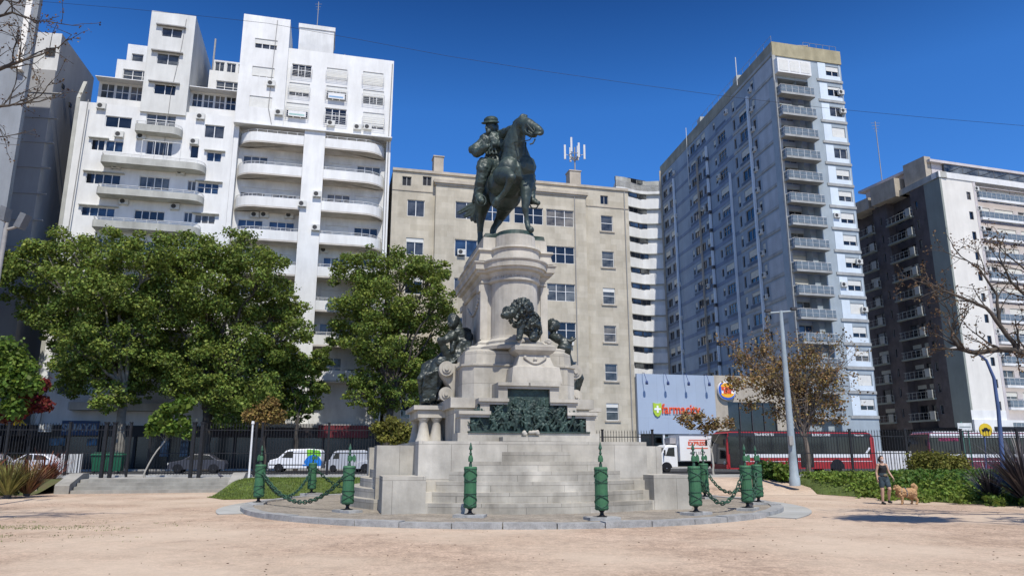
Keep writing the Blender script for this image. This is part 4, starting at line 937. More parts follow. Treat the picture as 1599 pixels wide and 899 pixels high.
for k in range(1, 7):
    for u0, u1 in ((LW[2][0], LW[2][1]), (f.u(*q2(490, 740)), f.u(*q2(705, 740))), (LW[5][0]-.6, LW[5][1])):
        if zlow-dzf*k > 4.8: f.win(u0, u1, zlow-dzf*k, zlow-dzf*k+1.3, 's4', pm=rnd.choice([pane_b, pane_d, pane_c]))
zA = f.z(*q1(200, 720)); uT0, uT1 = f.u(*q2(530, 60)), f.u(*q2(860, 60)); uR = f.u(*q1(905, 760))
g = MB(); ztop1 = zA; ztop2 = f.z(*q1(1000, 780))
zhm = max([h[3] for h in f.holes])+.05
zcut = min(ztop1, ztop2)
f.wall(g, 0, W, ZS, zcut); f.build(g, 'wall', [white2]); bodybox(B, f, 0, W, ZS, zcut, 0, 14, white)
# tower
fT = Face(B, lp(ub0, .25), LA); zT = f.z(*q1(770, 95), .25); t0, t1 = fT.u(*q1(590, 300)), fT.u(*q1(905, 330))
tw = [rect(fT, q1, 685, 830, 197, 262, st='s2', pm=pane_d), rect(fT, q1, 650, 808, 377, 455, st='s2', pm=pane_c), rect(fT, q1, 630, 785, 592, 665, st='s2', pm=pane_d)]
g = MB(); fT.wall(g, t0, t1, zcut-.5, zT); dT = 11
g.face([(t0, 0, zcut-.5), (t0, dT, zcut-.5), (t0, dT, zT), (t0, 0, zT)]); g.face([(t1, 0, zcut-.5), (t1, dT, zcut-.5), (t1, dT, zT), (t1, 0, zT)]); g.face([(t0, 0, zT), (t1, 0, zT), (t1, dT, zT), (t0, dT, zT)]); g.face([(t0, dT, zcut), (t1, dT, zcut), (t1, dT, zT), (t0, dT, zT)]); g.face([(t0, 0, zcut-.5), (t1, 0, zcut-.5), (t1, .25, zcut-.5), (t0, .25, zcut-.5)])
fT.build(g, 'tower_wall', [mat('tower_render', (.70, .70, .66), .85, .06, .5, streak=.22)])
for u0, u1, a, c in tw: g = MB(); g.box(u0-.55, u1+.35, -.35, 0.0, c+.05, c+.17); fT.build(g, 'canopy', [frame_g])
for u0, u1, a, c in LW: g = MB(); g.box(u0-.25, u1+.35, -.3, 0.0, c+.06, c+.15); f.build(g, 'canopy', [paleconc])
g = MB(); g.tube([(t1-.9, -.05, zT-.5), (t1-1.1, -.05, zT-4), (t1-1.6, -.05, zT-9), (t1-1.7, -.05, zT-16)], .025, 4); g.tube([(.9, -.30, zcut), (.7, -.3, 20), (.95, -.3, 12), (.6, -.3, 4)], .05, 5); fT.build(g, 'cable_pipe', [frame_g])
# set-back terraces left and right of the tower
def block(u0, u1, z0, z1, y0, y1, wins, m=white2, name='setback_wall', gallery=False):
    F_ = Face(B, lp(ub0, -y0), LA); hs = []
    for w in wins: F_.win(*w[:4], w[4], pm=w[5], fm=frame_w)
    g = MB(); F_.wall(g, u0, u1, z0, z1); F_.build(g, name, [m]); bodybox(B, f, u0, u1, z0, z1, y0+.001, y1, m, name='setback_wall'); return F_
def zd(qf, x, y, d): return f.z(*qf(x, y), d)
# left: gallery level, then two receding floors
y_a, y_b, y_c = 1.2, 3.2, 6.5
za0, za1 = zcut, zd(q1, 380, 585, -y_a); ua0 = f.u(*q1(240, 640), -y_a)
wl_ = [(ua0+.2+i*(t0-ua0-.3)/3, ua0+.2+(i+1)*(t0-ua0-.3)/3-.12, za1-1.75, za1-.15, 's2h', pane_c) for i in range(3)]
if za1-za0 > 1.0: block(ua0, t0, za0, za1, y_a, 12, [w for w in wl_ if w[2] > za0+.02])
g = MB(); g.box(ua0-.1, t0, y_a-1.1, y_a-.02, za1-.02, za1+.06); B_ = f.build(g, 'glass_roof', [frame_w])
zb1 = zd(q1, 460, 425, -y_b); ub_ = f.u(*q1(370, 450), -y_b); wz = zd(q1, 470, 580, -y_b)
block(ub_, t0, za0, zb1, y_b, 12, [(ub_+.7, t0-.15, max(za1+.1, wz), max(za1+.1, wz)+1.5, 's3', pane_c)])
zc1_ = zd(q1, 500, 315, -y_c); uc_ = f.u(*q1(445, 360), -y_c)
block(uc_, t0, za0, zc1_, y_c, 12, [(uc_+.5, uc_+1.7, zc1_-2.2, zc1_-1.1, 'one', pane_c)])
g = MB(); g.prismy([(t0-1.0, zc1_), (t0-.2, zc1_), (t0-.2, zc1_+1.5), (t0-.9, zc1_+1.1)], y_c+1, y_c+2); f.build(g, 'roof_shed', [mat('rusty_red', (.22, .10, .07), .8)])
# right of the tower
ur0 = t1; yd = 1.2; zr1 = zd(q1, 1030, 655, -yd)
wr = [(ur0+.15+i*(W-ur0-.3)/4, ur0+.15+(i+1)*(W-ur0-.3)/4-.1, zr1-1.7, zr1-.15, 's2h', pane_c) for i in range(4)]
block(ur0, W, zcut, zr1, yd, 12, [w for w in wr if w[2] > zcut+.02]); g = MB(); g.box(ur0, W, yd-1.1, yd-.02, zr1-.02, zr1+.06); f.build(g, 'glass_roof', [frame_w])
ye = 4.0; ze1 = zd(q1, 1100, 500, -ye); ue = f.u(*q1(1015, 560), -ye); wz = zd(q1, 1100, 655, -ye)
block(ue, W, zcut, ze1, ye, 12, [(ue+.8, W-.2, max(zr1+.15, wz), max(zr1+.15, wz)+1.5, 's3', pane_c)])
yf = 6.5; zf1 = zd(q1, 1100, 425, -yf); uf = f.u(*q1(1050, 460), -yf)
block(uf, W, zcut, zf1, yf, 12, [(uf+.15+i*(W-uf)/3, uf+(i+1)*(W-uf)/3-.1, zf1-1.6, zf1-.2, 's2', pane_c) for i in range(3)])
# sloping party wall on the left
g = MB(); zs_ = [(-.05, ZS), (-.05, zcut+.4), (y_a, za1-.2), (y_a+.25, za1-.2), (y_a+.25, ZS)]; g.prismx(zs_, -.35, .0); f.build(g, 'party_wall', [paleconc])
# balconies
def bal(x0, x1, yt, ybm, dep, rl, rr, rail):
    a, c = q2(x0, yt); b_, d_ = q2(x1, ybm); u0 = f.u(a, (c+d_)/2, dep*.3); u1 = f.u(b_, (c+d_)/2, dep); zt = f.z((a+b_)/2, c+1.5, dep); zb_ = f.z((a+b_)/2, d_, dep)
    f.balcony(u0, u1, zb_, zt, dep, rl, rr, wallm=paleconc, rail=rail, soffit=paleconc); return u0, u1, zb_, zt
bal(512, 820, 108, 165, 1.2, .2, .9, .3); s_ = [bal(275, 985, 345, 400, 1.5, .3, 1.1, .3), bal(245, 970, 565, 618, 1.5, .3, 1.1, .3), bal(215, 945, 792, 848, 1.5, .3, 1.1, .3)]
for k in range(1, 6):
    zz_ = s_[2][2]-dzf*k
    if zz_ > 4.6: f.balcony(s_[2][0], s_[2][1], zz_, zz_+s_[2][3]-s_[2][2], 1.5, .3, 1.1, wallm=paleconc, rail=.3)
for (x, y) in ((390, 185), (545, 197), (370, 405), (820, 447), (423, 655), (780, 690), (915, 235), (960, 60)): f.pac(*q2(x, y), 0)
f.pac(*q1(265, 750), 0)
g = MB()                                                     # balcony screen posts
u0 = f.u(*q2(545, 280), 1.4); u1 = f.u(*q2(820, 280), 1.4); z0, z1 = s_[0][3], s_[0][3]+1.9
for i in range(4): x = u0+(u1-u0)*i/3; g.box(x-.03, x+.03, -1.43, -1.37, z0, z1)
g.box(u0, u1, -1.42, -1.38, z1, z1+.05); f.build(g, 'balcony_screen', [rail_w])
B.flush()
g = MB(); p = f.uz(*q1(1058, 340), -9); w_ = lp(ub0+p[0], -9); g.tube([(w_[0], w_[1], zT-9), (w_[0], w_[1], f.z(*q1(1060, 275), -9))], .12, 6); single(g, 'roof_flue', frame_g, 'dark flue pipe rising behind the tower of the stepped white building', 'pipe')
# shop fronts under the three left hand buildings
def shops(P, u0, u1, label, signs, name='shop_front', h=4.2, proj=.5, frame=black):
    b = Bld(name, label, P, LA, cat='shop front'); F_ = b.face(); n = max(2, int((u1-u0)/2.6))
    g = MB(); g.box(u0, u1, -proj, -.03, h-.9, h); F_.build(g, 'fascia', [frame])
    for i in range(n+1): x = u0+(u1-u0)*i/n; g = MB(); g.box(x-.12, x+.12, -proj+.1, -.03, ZS, h-.9); F_.build(g, 'pillar', [frame])
    for i in range(n): x = u0+(u1-u0)*i/n; y = u0+(u1-u0)*(i+1)/n; g = MB(); g.box(x+.12, y-.12, -proj+.25, -.05, ZS+.02, h-.9); F_.build(g, 'shop_window', [pane_shop])
    return b, F_
# ------------------------------------------------------------------ FAR LEFT TOWERS
nearP = None
def tower(name, label, px, py, Y, ytop_px, w_front, a_front, side_len, a_side, m_front, m_side, px_t=None):
    """corner of a plain tower given by one picture point; front runs left of it, side runs back"""
    c = at(px, py, Y); zt = at(px_t or px, ytop_px, Y).z; b = Bld(name, label, (c.x, c.y), a_front); ff = b.face(); fs = b.face((c.x, c.y), a_side)
    g = MB(); g.face([(-w_front, 0, ZS), (0, 0, ZS), (0, 0, zt), (-w_front, 0, zt)]); ff.build(g, 'wall', [m_front])
    g = MB(); g.face([(0, 0, ZS), (side_len, 0, ZS), (side_len, 0, zt), (0, 0, zt)]); fs.build(g, 'side_wall', [m_side])
    e = fs.xf @ Vector((side_len, 0, 0)); o2 = fs.xf @ Vector((0, 0, 0)); k = ff.xf @ Vector((-w_front, 0, 0)); L_ = Vector((e.x-o2.x, e.y-o2.y))
    g = MB(); g.add([(k.x, k.y, 0), (k.x+L_.x, k.y+L_.y, 0), (e.x, e.y, 0), (o2.x, o2.y, 0), (k.x, k.y, zt-ZS), (k.x+L_.x, k.y+L_.y, zt-ZS), (e.x, e.y, zt-ZS), (o2.x, o2.y, zt-ZS)], [(0, 1, 5, 4), (1, 2, 6, 5), (4, 5, 6, 7)]); g.build('back_wall', [greywall2], b.root); return b, ff, fs, zt
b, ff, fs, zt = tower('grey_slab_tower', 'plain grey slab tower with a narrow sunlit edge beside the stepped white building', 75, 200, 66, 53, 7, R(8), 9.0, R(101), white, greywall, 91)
for (x, y) in ((195, 270), (217, 328), (250, 320)): 
    u, z = fs.uz(x/1.9975, y/1.9975); g = MB(); g.box(u-.25, u+.25, -.12, .02, z-.2, z+.2); fs.build(g, 'vent', [black])
u_, z_ = fs.uz(250/1.9975, 318/1.9975); fs.ac(u_-.4, z_-.3)
u, z = ff.uz(158/1.9975, 165/1.9975); ff.win(u-.45, u+.45, z-.35, z+.45, 'one', pm=pane_d, fm=frame_d, hole=False, d=.22)
# recessed service shaft with small windows in front of the slab
for (x, y) in ((149, 238), (135, 315), (122, 390), (111, 467), (99, 547), (87, 628), (70, 710), (63, 790)):
    u, z = ff.uz(x/1.9975, y/1.9975); ff.win(u-.5, u+.5, z-.45, z+.45, 'one', pm=pane_d, fm=frame_d, hole=False, d=.22)
    g = MB(); g.box(u-3.0, u+1.6, -.28, -.02, z-1.9, z-1.8); ff.build(g, 'string_course', [greywall])
# lower grey skin under the sunlit head of the slab
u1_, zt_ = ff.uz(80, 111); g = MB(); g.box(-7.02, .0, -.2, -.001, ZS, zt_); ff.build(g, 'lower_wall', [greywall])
b.flush()
b, ff, fs, zt = tower('grey_corner_tower', 'tall grey tower cut by the left edge, nearer of the two grey towers', 30, 200, 58, -80, 14, R(8), .6, R(103), greywall2, greywall2)
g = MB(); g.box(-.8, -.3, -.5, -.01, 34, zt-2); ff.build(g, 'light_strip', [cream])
b.flush()
b, ff, fs, zt = tower('corner_block', 'low dark building at the far left edge behind the red and green trees', -100, 500, 52, 540, 14, R(14), 8.0, R(103), greywall2, greywall2)
# ------------------------------------------------------------------ BLUE-GREY SLAB TOWER (right)
F0 = Face(Bld('tmp_x', 'x', (LINE.x, LINE.y), LA), (LINE.x, LINE.y), LA); bpy.data.objects.remove(F0.b.root); ROOTS.pop()
uE = F0.u(1236.6, 440); PE = lp(uE, 0)
B = Bld('slab_tower', 'long blue grey slab tower with an ochre parapet and balconies on its near end', PE, LA); f = B.face()
UW = f.u(1349, 440); zTop = f.z(1250, 73); zOc = f.z(1250, 93)
slz = [f.z(1240+(1262-1240)*k/11, y, 1.2) for k, y in enumerate((144.6, 178, 209, 245, 276, 312, 345, 384, 420, 458, 495, 532))]
pf = np.polyfit(range(12), slz, 1); DZ = -pf[0]; zs0 = pf[1]
uB0 = f.u(1206, 110)+.1; uB1 = f.u(1278, 300); nfl = int((zs0-4.5)/DZ)+1
bw0, bw1 = uB0+.1, uB1-.3
fr2 = Face(B, lp(uE, -1.2), LA)
# right strip windows and balcony bay windows
us0, us1 = f.u(1303, 240), f.u(1323, 240)
for k in range(-1, nfl):
    z = zs0-DZ*k
    if k >= 0: fr2.win(bw0+.3, bw1-.5, z+.1, z+2.35, 's4', f=rnd.choice([0, 0, .3]), pm=rnd.choice([pane_d, pane_d, pane_b]), fm=frame_g)
    f.win(us0, us1, z+.9, z+2.25, 's2', f=rnd.choice([0, .3, .6, 1.0, .5]), pm=pane_d, fm=frame_w)
g = MB(); fr2.wall(g, uB0, uB1, ZS, zs0+2.4); fr2.build(g, 'bay_back_wall', [greyblue_end])
g = MB(); f.wall(g, uB1, UW, ZS, zTop); g.face([(0, 0, ZS), (uB0, 0, ZS), (uB0, 0, zTop), (0, 0, zTop)]); g.face([(uB0, 0, zs0+2.4), (uB1, 0, zs0+2.4), (uB1, 0, zTop), (uB0, 0, zTop)])
g.face([(uB0, 0, ZS), (uB0, 1.2, ZS), (uB0, 1.2, zs0+2.4), (uB0, 0, zs0+2.4)]); g.face([(uB1, 0, ZS), (uB1, 1.2, ZS), (uB1, 1.2, zs0+2.4), (uB1, 0, zs0+2.4)]); g.face([(uB0, 0, zs0+2.4), (uB1, 0, zs0+2.4), (uB1, 1.2, zs0+2.4), (uB0, 1.2, zs0+2.4)])
f.build(g, 'end_wall', [greyblue_end])
g = MB(); uS = f.u(1290, 240); 
for k in range(-1, nfl):
    z = zs0-DZ*k; 
    for a, c in ((uS, us0-.08), (us1+.08, UW-.25)): g.box(a, c, -.06, -.002, z+.28, z+DZ-.35)
    g.box(us0-.08, us1+.08, -.05, -.002, z+.28, z+.86)
f.build(g, 'panel', [palepanel])
for k in range(-2, nfl): z = zs0-DZ*k; g = MB(); g.box(uS-.3, UW+.04, -.12, -.004, z-.1, z+.25); f.build(g, 'slab_band', [bluegrey_band])
g = MB(); g.box(-.06, UW+.06, -.14, .3, zOc, zTop+.02); f.build(g, 'parapet', [ochre])
g = MB(); g.box(-.16, .34, -.14, 0, ZS, zOc); g.tube([(uB0+.0, -.2, ZS), (uB0+.0, -.2, zs0+2)], .07, 6); f.build(g, 'corner_pier', [bluegrey_band])
g = MB(); a, z_ = f.uz(1206, 109); g.box(bw0, uB1, -.9, -.02, zs0+DZ-.1, zs0+DZ+1.9); f.build(g, 'glazed_gallery', [frame_w, pane_c])
for i in range(3): g = MB(); x = bw0+.25+i*(uB1-bw0-.2)/3; g.box(x, x+(uB1-bw0)/3-.35, -.93, -.9, zs0+DZ+.15, zs0+DZ+1.7); f.build(g, 'gallery_blind', [shutter_w])
for k in range(nfl): z = zs0-DZ*k; f.balcony(uB0+.12, uB1+.15, z-.28, z, 1.15, 0, .25, d=0, wallm=bluegrey_band, solid=False, slab=.28, rail=1.0, railm=rail_w, glass_=True, soffit=bluegrey_band)
for k in range(nfl):
    z = zs0-DZ*k
    if rnd.random() < .62: f.ac(rnd.choice([min(us1+.3, UW-.95), us0-1.2]), z+1.15+.3*rnd.random(), 0)
bodybox(B, f, 3.2, UW, ZS, zTop-.4, .02, 18, greyblue_end)
g = MB(); g.face([(.1, .1, zTop-.4), (3.2, .1, zTop-.4), (3.2, 18, zTop-.4), (1.9, 18, zTop-.4)], 0); f.build(g, 'roof', [roofm])
# long shaded side
PLa = R(-81.8); dv = Vector((math.cos(PLa), math.sin(PLa))); LEN = 43.0; Pf = (PE[0]-dv.x*LEN, PE[1]-dv.y*LEN); fs = B.face(Pf, PLa)
def ux(px): return fs.u(px, 420)
print('long side u of px', [round(ux(p), 1) for p in (1190, 1174, 1152, 1135, 1117, 1100, 1061, 1042)])
wcols = [(ux(1193.5), ux(1198.5), .95, 1.35, 'one'), (ux(1171), ux(1185), .8, 1.5, 's2'), (ux(1160.5), ux(1164.5), .6, 1.6, 'one'), (ux(1134), ux(1147), .8, 1.4, 's3'), (ux(1127), ux(1130.5), .9, 1.2, 'one'),
         (ux(1107), ux(1113.5), .8, 1.4, 's2'), (ux(1098.5), ux(1104.5), .8, 1.3, 's2'), (ux(1088), ux(1096), .8, 1.4, 's2'), (ux(1083), ux(1086), .9, 1.2, 'one'), (ux(1051), ux(1057), .8, 1.4, 's2'), (ux(1041), ux(1048), .8, 1.4, 's2'), (ux(1035), ux(1038.5), .8, 1.4, 'one')]
for k in range(-1, nfl):
    z = zs0-DZ*k
    for j, (a, c, o_, h_, st) in enumerate(wcols):
        if k == -1 and j in (1, 3): continue
        if z+o_+h_ > zOc: continue
        fs.win(a, c, z+o_, z+o_+h_, st, f=rnd.choice([0, 0, 0, .3, .6]), pm=rnd.choice([pane_d, pane_d, pane_b]), fm=frame_g)
g = MB(); fs.wall(g, 0, LEN, ZS, zOc, depth=.18); fs.build(g, 'side_wall', [bluewall])
for k in range(-2, nfl): z = zs0-DZ*k; g = MB(); g.box(ux(1160), LEN+.02, -.10, -.003, z-.12, z+.26); fs.build(g, 'slab_band', [bluegrey_band])
for k in range(-2, nfl): z = zs0-DZ*k; g = MB(); g.box(0, ux(1160), -.05, -.003, z-.25, z+.30); fs.build(g, 'spandrel_band', [mat('slate_blue_band', (.22, .27, .36), .85, .12, .6, streak=.2)])
g = MB(); g.box(0, LEN, -.08, .3, zOc, zTop); fs.build(g, 'parapet', [mat('grey_ochre_parapet', (.36, .34, .27), .9, .15, .5, streak=.3)])
for px, ytop, w, m in ((1190, 138, .34, palepanel), (1152.6, 268, .16, palepanel), (1116.8, 225, .3, palepanel), (1100, 250, .10, beige_trim), (1060.7, 280, .3, palepanel), (1040, 250, .1, beige_trim)):
    u = ux(px); zt = fs.z(px-8, ytop) if ytop > 0 else zTop; g = MB(); g.box(u-w/2, u+w/2, -.42, -.11, ZS, min(zt, zTop-1)); fs.build(g, 'duct', [m])
g = MB()
for k in range(nfl): z = zs0-DZ*k; u = ux(1116.8); g.box(u-.3, u+.3, -.5, -.11, z-.15, z+.35)
fs.build(g, 'duct_collar', [frame_d])
ra = random.Random(4); slate = mat('slate_panel', (.13, .17, .23), .8, .1, .6, streak=.2)
for k in range(-1, nfl):
    z = zs0-DZ*k
    for a, c in ((1131.5, 1149), (1083, 1115), (1034, 1058), (1168, 1186.5)): g = MB(); g.box(ux(a), ux(c), -.03, -.002, z+.31, z+.74); fs.build(g, 'spandrel', [slate])
    if k < nfl-1: g = MB(); g.box(ux(1202), LEN-.3, -.04, -.002, z+.30, z+DZ-.4); fs.build(g, 'panel', [mat('pale_grey_panel', (.47, .50, .53), .8, .08, .6, streak=.2)])
for k in range(-1, nfl):
    z = zs0-DZ*k
    fs.ac(ux(1192.5), z+.75, 0, w=.7)
    if ra.random() < .5: fs.ac(ux(ra.choice([1150, 1131, 1104, 1063, 1058])), z+ra.uniform(.3, 1.6), 0)
    if ra.random() < .6: fs.ac(ux(1062.5)-.9, z+ra.uniform(.3, 1.2), 0)
B.flush(96)
# roof clutter: pergola frame, aerials, tanks
def roofp(px, py, d, F_=f): u, z = F_.uz(px, py, d); return u, z
t = thing('roof_frame', 'open metal frame on top of the slab tower', 'roof frame', (*lp(uE+f.u(1230, 62, -2), -2), zTop))
g = MB(); 
for x in (-1.3, 0, 1.6, 2.6):
    g.tube([(x, 0, -.3), (x, 0, 1.3)], .06, 5); g.tube([(x, 2, -.3), (x, 2, 1.3)], .06, 5); g.tube([(x, 0, 1.3), (x, 2, 1.3)], .06, 5)
g.tube([(-1.3, 0, 1.3), (2.6, 0, 1.2)], .07, 5); g.tube([(-1.3, 2, 1.3), (2.6, 2, 1.2)], .07, 5); g.tube([(-1.3, 0, .2), (2.6, 0, 1.2)], .04, 5); g.tube([(-1.3, 0, .8), (2.6, 0, .7)], .04, 5); g.build('frame_bars', beige_trim, t)
g = MB(); zr = zTop+.9
PP = [Vector((*lp(uE+a_, -.3), zr)) for a_ in (5, UW-.2)]; g.tube(PP, .03, 4)
for i in range(6): q = PP[0].lerp(PP[1], i/5); g.tube([q-Vector((0, 0, 1.0)), q], .025, 4)
PP = [Vector((Pf[0]+dv.x*s_-.3*dv.y*-1*0, Pf[1]+dv.y*s_, zr)) for s_ in (16, LEN)]; g.tube(PP, .03, 4)
for i in range(14): q = PP[0].lerp(PP[1], i/13); g.tube([q-Vector((0, 0, 1.0)), q], .025, 4)
single(g, 'roof_railing', frame_g, 'thin metal railing round the roof edge of the slab tower', 'railing')
for i, (px, y0, y1, s_, w, lab) in enumerate(((1152, 88, 112, None, .07, 'thick aerial pole on the sloping looking roof edge of the slab tower'), (1078, 194, 290, None, .06, 'long thin pole rising from the far part of the slab tower roof'))):
    u = fs.u(px, y1); zt = fs.z(px, y0); g = MB(); x, y = Pf[0]+dv.x*u, Pf[1]+dv.y*u; g.tube([(x-.2, y, (zTop-1) if i == 0 else fs.z(px, 290)), (x-.2, y, zt)], w, 5); 
    if i: g.tube([(x-.2, y, zt-3), (x+.2, y, zt-3)], .05, 4)
    single(g, 'roof_pole', rail_w, lab, 'pole')
g = MB()
for px, py in ((1090, 192), (1145, 113)): u = fs.u(px, py); x, y = Pf[0]+dv.x*u, Pf[1]+dv.y*u; g.box(x+.1, x+1.5, y-.9, y+.9, zTop-.1, zTop+.9)
single(g, 'roof_tank', paleconc, 'small box shaped water tanks along the roof of the slab tower', 'tank')
# ------------------------------------------------------------------ CURVED WING
CP = [(18.9, 126.8), (20.6, 127.4), (22.3, 128.5), (23.7, 129.3), (25.0, 129.6), (Pf[0]-.05, Pf[1]+.1)]
BW = Bld('curved_white_wing', 'narrow white curved wing with ribbon windows between the stone block and the slab tower', CP[0], 0); root = BW.root
def cpt(x, y, z): return (x-CP[0][0], y-CP[0][1], z-ZS)
topz = at(1005, 278, 128).z; h0 = at(1005, 304, 128).z; h1 = at(1005, 570, 128).z; nn = 11; dz = (h0-h1)/nn
g = MB(); pl_ = [Vector(p) for p in CP]
g.prism([(p.x-CP[0][0], p.y-CP[0][1]) for p in pl_]+[(Pf[0]+3-CP[0][0], 145-CP[0][1]), (-.0, 145-CP[0][1])], 0, topz-ZS-1.0); g.build('wall', [white], root)
g = MB(); off_ = [(p.x, p.y-.35) for p in pl_]
def bow(extra, z0, z1, gm, m=0):
    A_ = [(p[0]-CP[0][0], p[1]-CP[0][1]-extra) for p in [tuple(q) for q in pl_]]; C_ = [(p[0]-CP[0][0], p[1]-CP[0][1]+.3) for p in [tuple(q) for q in pl_]]
    gm.prism(A_+C_[::-1], z0-ZS, z1-ZS, m)
bow(.35, topz-2.2, topz-.2, g); g.build('parapet', [paleconc], root)
for k in range(-1, 21):
    zc = h0-dz*(k+.5)
    if zc < 4: break
    g = MB(); bow(.35, zc-dz*.30, zc+dz*.31, g); g.build('spandrel', [white2], root)
    g = MB(); bow(.42, zc-dz*.35, zc-dz*.30, g); g.build('slab_edge', [paleconc], root)
    for (a, b_) in ((.02, .36), (.42, .68), (.70, .97)):
        A_ = pl_[0].lerp(pl_[2], a) if a < .4 else pl_[1].lerp(pl_[4], (a-.3)/.7); C_ = pl_[0].lerp(pl_[2], b_*1.2) if a < .4 else pl_[1].lerp(pl_[4], (b_-.3)/.7)
        d_ = (C_-A_); n_ = Vector((d_.y, -d_.x)).normalized()*.12; g = MB(); z0, z1 = zc+dz*.32-ZS, zc+dz*.62-ZS
        q = [(A_+n_), (C_+n_), (C_-n_*3), (A_-n_*3)]; g.prism([(p.x-CP[0][0], p.y-CP[0][1]) for p in q], z0, z1); w_ = g.build('window', [frame_d], root)
        g = MB(); 
        for i in range(2): s0, s1 = .04+.48*i, .48+.48*i; p0 = A_.lerp(C_, s0)+n_; p1 = A_.lerp(C_, s1)+n_; q = [p0+n_*.2, p1+n_*.2, p1-n_*.1, p0-n_*.1]; g.prism([(p.x-CP[0][0], p.y-CP[0][1]) for p in q], z0+.08, z1-.08)
        g.build('pane', [rnd.choice([pane_d, pane_b, pane_c])], w_)
# ------------------------------------------------------------------ RIGHT HAND DARK/LIGHT BLOCK
cF = at(1490, 450, 100); PF = (cF.x, cF.y); AF = R(17)
B = Bld('balcony_apartment_block', 'apartment block at the right edge with a dark balcony side and white front', PF, AF); f = B.face(); fs = B.face()
AS = R(-79.2); dv2 = Vector((math.cos(AS), math.sin(AS))); LF = 34.0; Pg = (PF[0]-dv2.x*LF, PF[1]-dv2.y*LF); fs = B.face(Pg, AS)
zR = f.z(1468, 277); dzF = 3.02; z00 = fs.z(1452, 320, 1.1); WF = 30
nF = int((z00-5)/dzF)
def vx(px): return fs.u(px, 450)
# front
uw0, uw1 = f.u(1508, 300), f.u(1515, 300); uq = f.u(1521, 300)
for k in range(0, nF+1): z = z00+.3-dzF*k; f.win(uw0+.1, uw0+.85, z+.7, z+1.9, 'one', pm=pane_d, fm=frame_d)
g = MB(); f.wall(g, 0, uq, ZS+5, zR); f.build(g, 'wall', [cream]); fb2 = Face(B, (PF[0]-f.n[0]*1.4, PF[1]-f.n[1]*1.4), AF)
zB0 = f.z(1560, 314, 0)
for k in range(nF+2):
    z = zB0-dzF*k
    if z < 5: break
    for i in range(4): fb2.win(uq+.6+i*4.6, uq+4.2+i*4.6, z+.15, z+2.3, 's3', f=rnd.choice([0, .3, .5, .7]), pm=rnd.choice([pane_c, pane_d]), fm=frame_w)
    f.balcony(uq+.4, WF, z-.32, z+.05, .45, 0, 0, d=-0.0, wallm=white2, solid=False, slab=.37, rail=.95, railm=rail_w, glass_=True)
    if k < 9: f.ac(uq+.1, z+1.2, -.2)
g = MB(); fb2.wall(g, uq, WF, ZS+5, zR); fb2.build(g, 'bay_back_wall', [pinkish])
g = MB(); g.box(uq-.12, uq+.38, -.05, 1.39, ZS+5, zR); f.build(g, 'pier', [pinkish])
g = MB(); z1_ = f.z(1530, 640); g.box(-.05, uq-.1, -.04, -.002, ZS+5, z1_); g.box(-.1, WF, -.35, -.042, ZS+3.3, ZS+5.9); f.build(g, 'base_band', [white2, white2])
g = MB(); g.box(-.1, WF, -.12, 1.2, zR, zR+.9); f.build(g, 'parapet', [white2])
bodybox(B, f, 4.2, WF, ZS+5, zR, 1.39, 24, pinkish)
g = MB(); g.face([(.1, .1, zR), (4.2, .1, zR), (4.2, 24, zR), (2.7, 24, zR)], 0); f.build(g, 'roof', [roofm])
# dark side
fs2 = Face(B, (Pg[0]-fs.n[0]*1.3, Pg[1]-fs.n[1]*1.3), AS)
s0 = vx(1462); s1 = vx(1440); s2 = vx(1400); s3 = vx(1385)
print('dark side', s0, s1, s2, s3, LF, vx(1345))
dcols = [(vx(1444), vx(1449.5)), (vx(1386), vx(1389))]
for k in range(0, nF+1):
    z = z00-dzF*k
    for a, c in dcols: fs.win(a, c, z+.7, z+2.0, 'one', pm=pane_d, fm=frame_d)
    for a, c in ((vx(1402), vx(1416)), (vx(1420), vx(1436)), (vx(1350), vx(1372))): fs2.win(a, c, z+.2, z+2.2, 's2', f=rnd.choice([0, .3]), pm=pane_d, fm=frame_d)
g = MB(); fs.wall(g, vx(1439), vx(1463), ZS+5, zR, depth=.15); fs.build(g, 'side_wall', [darkbrown]); g = MB(); fs.wall(g, vx(1376), vx(1399), ZS+5, zR, depth=.15); fs.build(g, 'side_wall', [darkbrown])
g = MB(); g.box(vx(1463), LF, -.0, .3, ZS+5, zR); fs.build(g, 'corner_strip', [greengrey])
g = MB(); fs2.wall(g, 0, LF-.5, ZS+5, zR, depth=.15); fs2.build(g, 'bay_back_wall', [darkbrown])
g = MB()
for u_ in (vx(1439), vx(1399), vx(1376), vx(1452)): g.box(u_-.02, u_+.02, .0, 1.29, ZS+5, zR)
fs.build(g, 'bay_cheek', [darkbrown])
g = MB(); g.box(0, LF+.1, -.14, 1.25, zR, zR+.9); fs.build(g, 'parapet', [paleconc])
for k in range(0, nF+1):
    z = z00-dzF*k
    for a, c in ((vx(1399), vx(1441)), (vx(1347), vx(1377))): fs.balcony(a+.1, c, z-.22, z, .6, 0, 0, d=0, wallm=greengrey, solid=False, slab=.22, rail=1.0, railm=paleconc)
    for c in (vx(1441), vx(1377)): g = MB(); g.box(c-.8, c+.12, -.75, -.62, z+.002, z+1.15); fs.build(g, 'balcony_end', [paleconc])
B.flush()
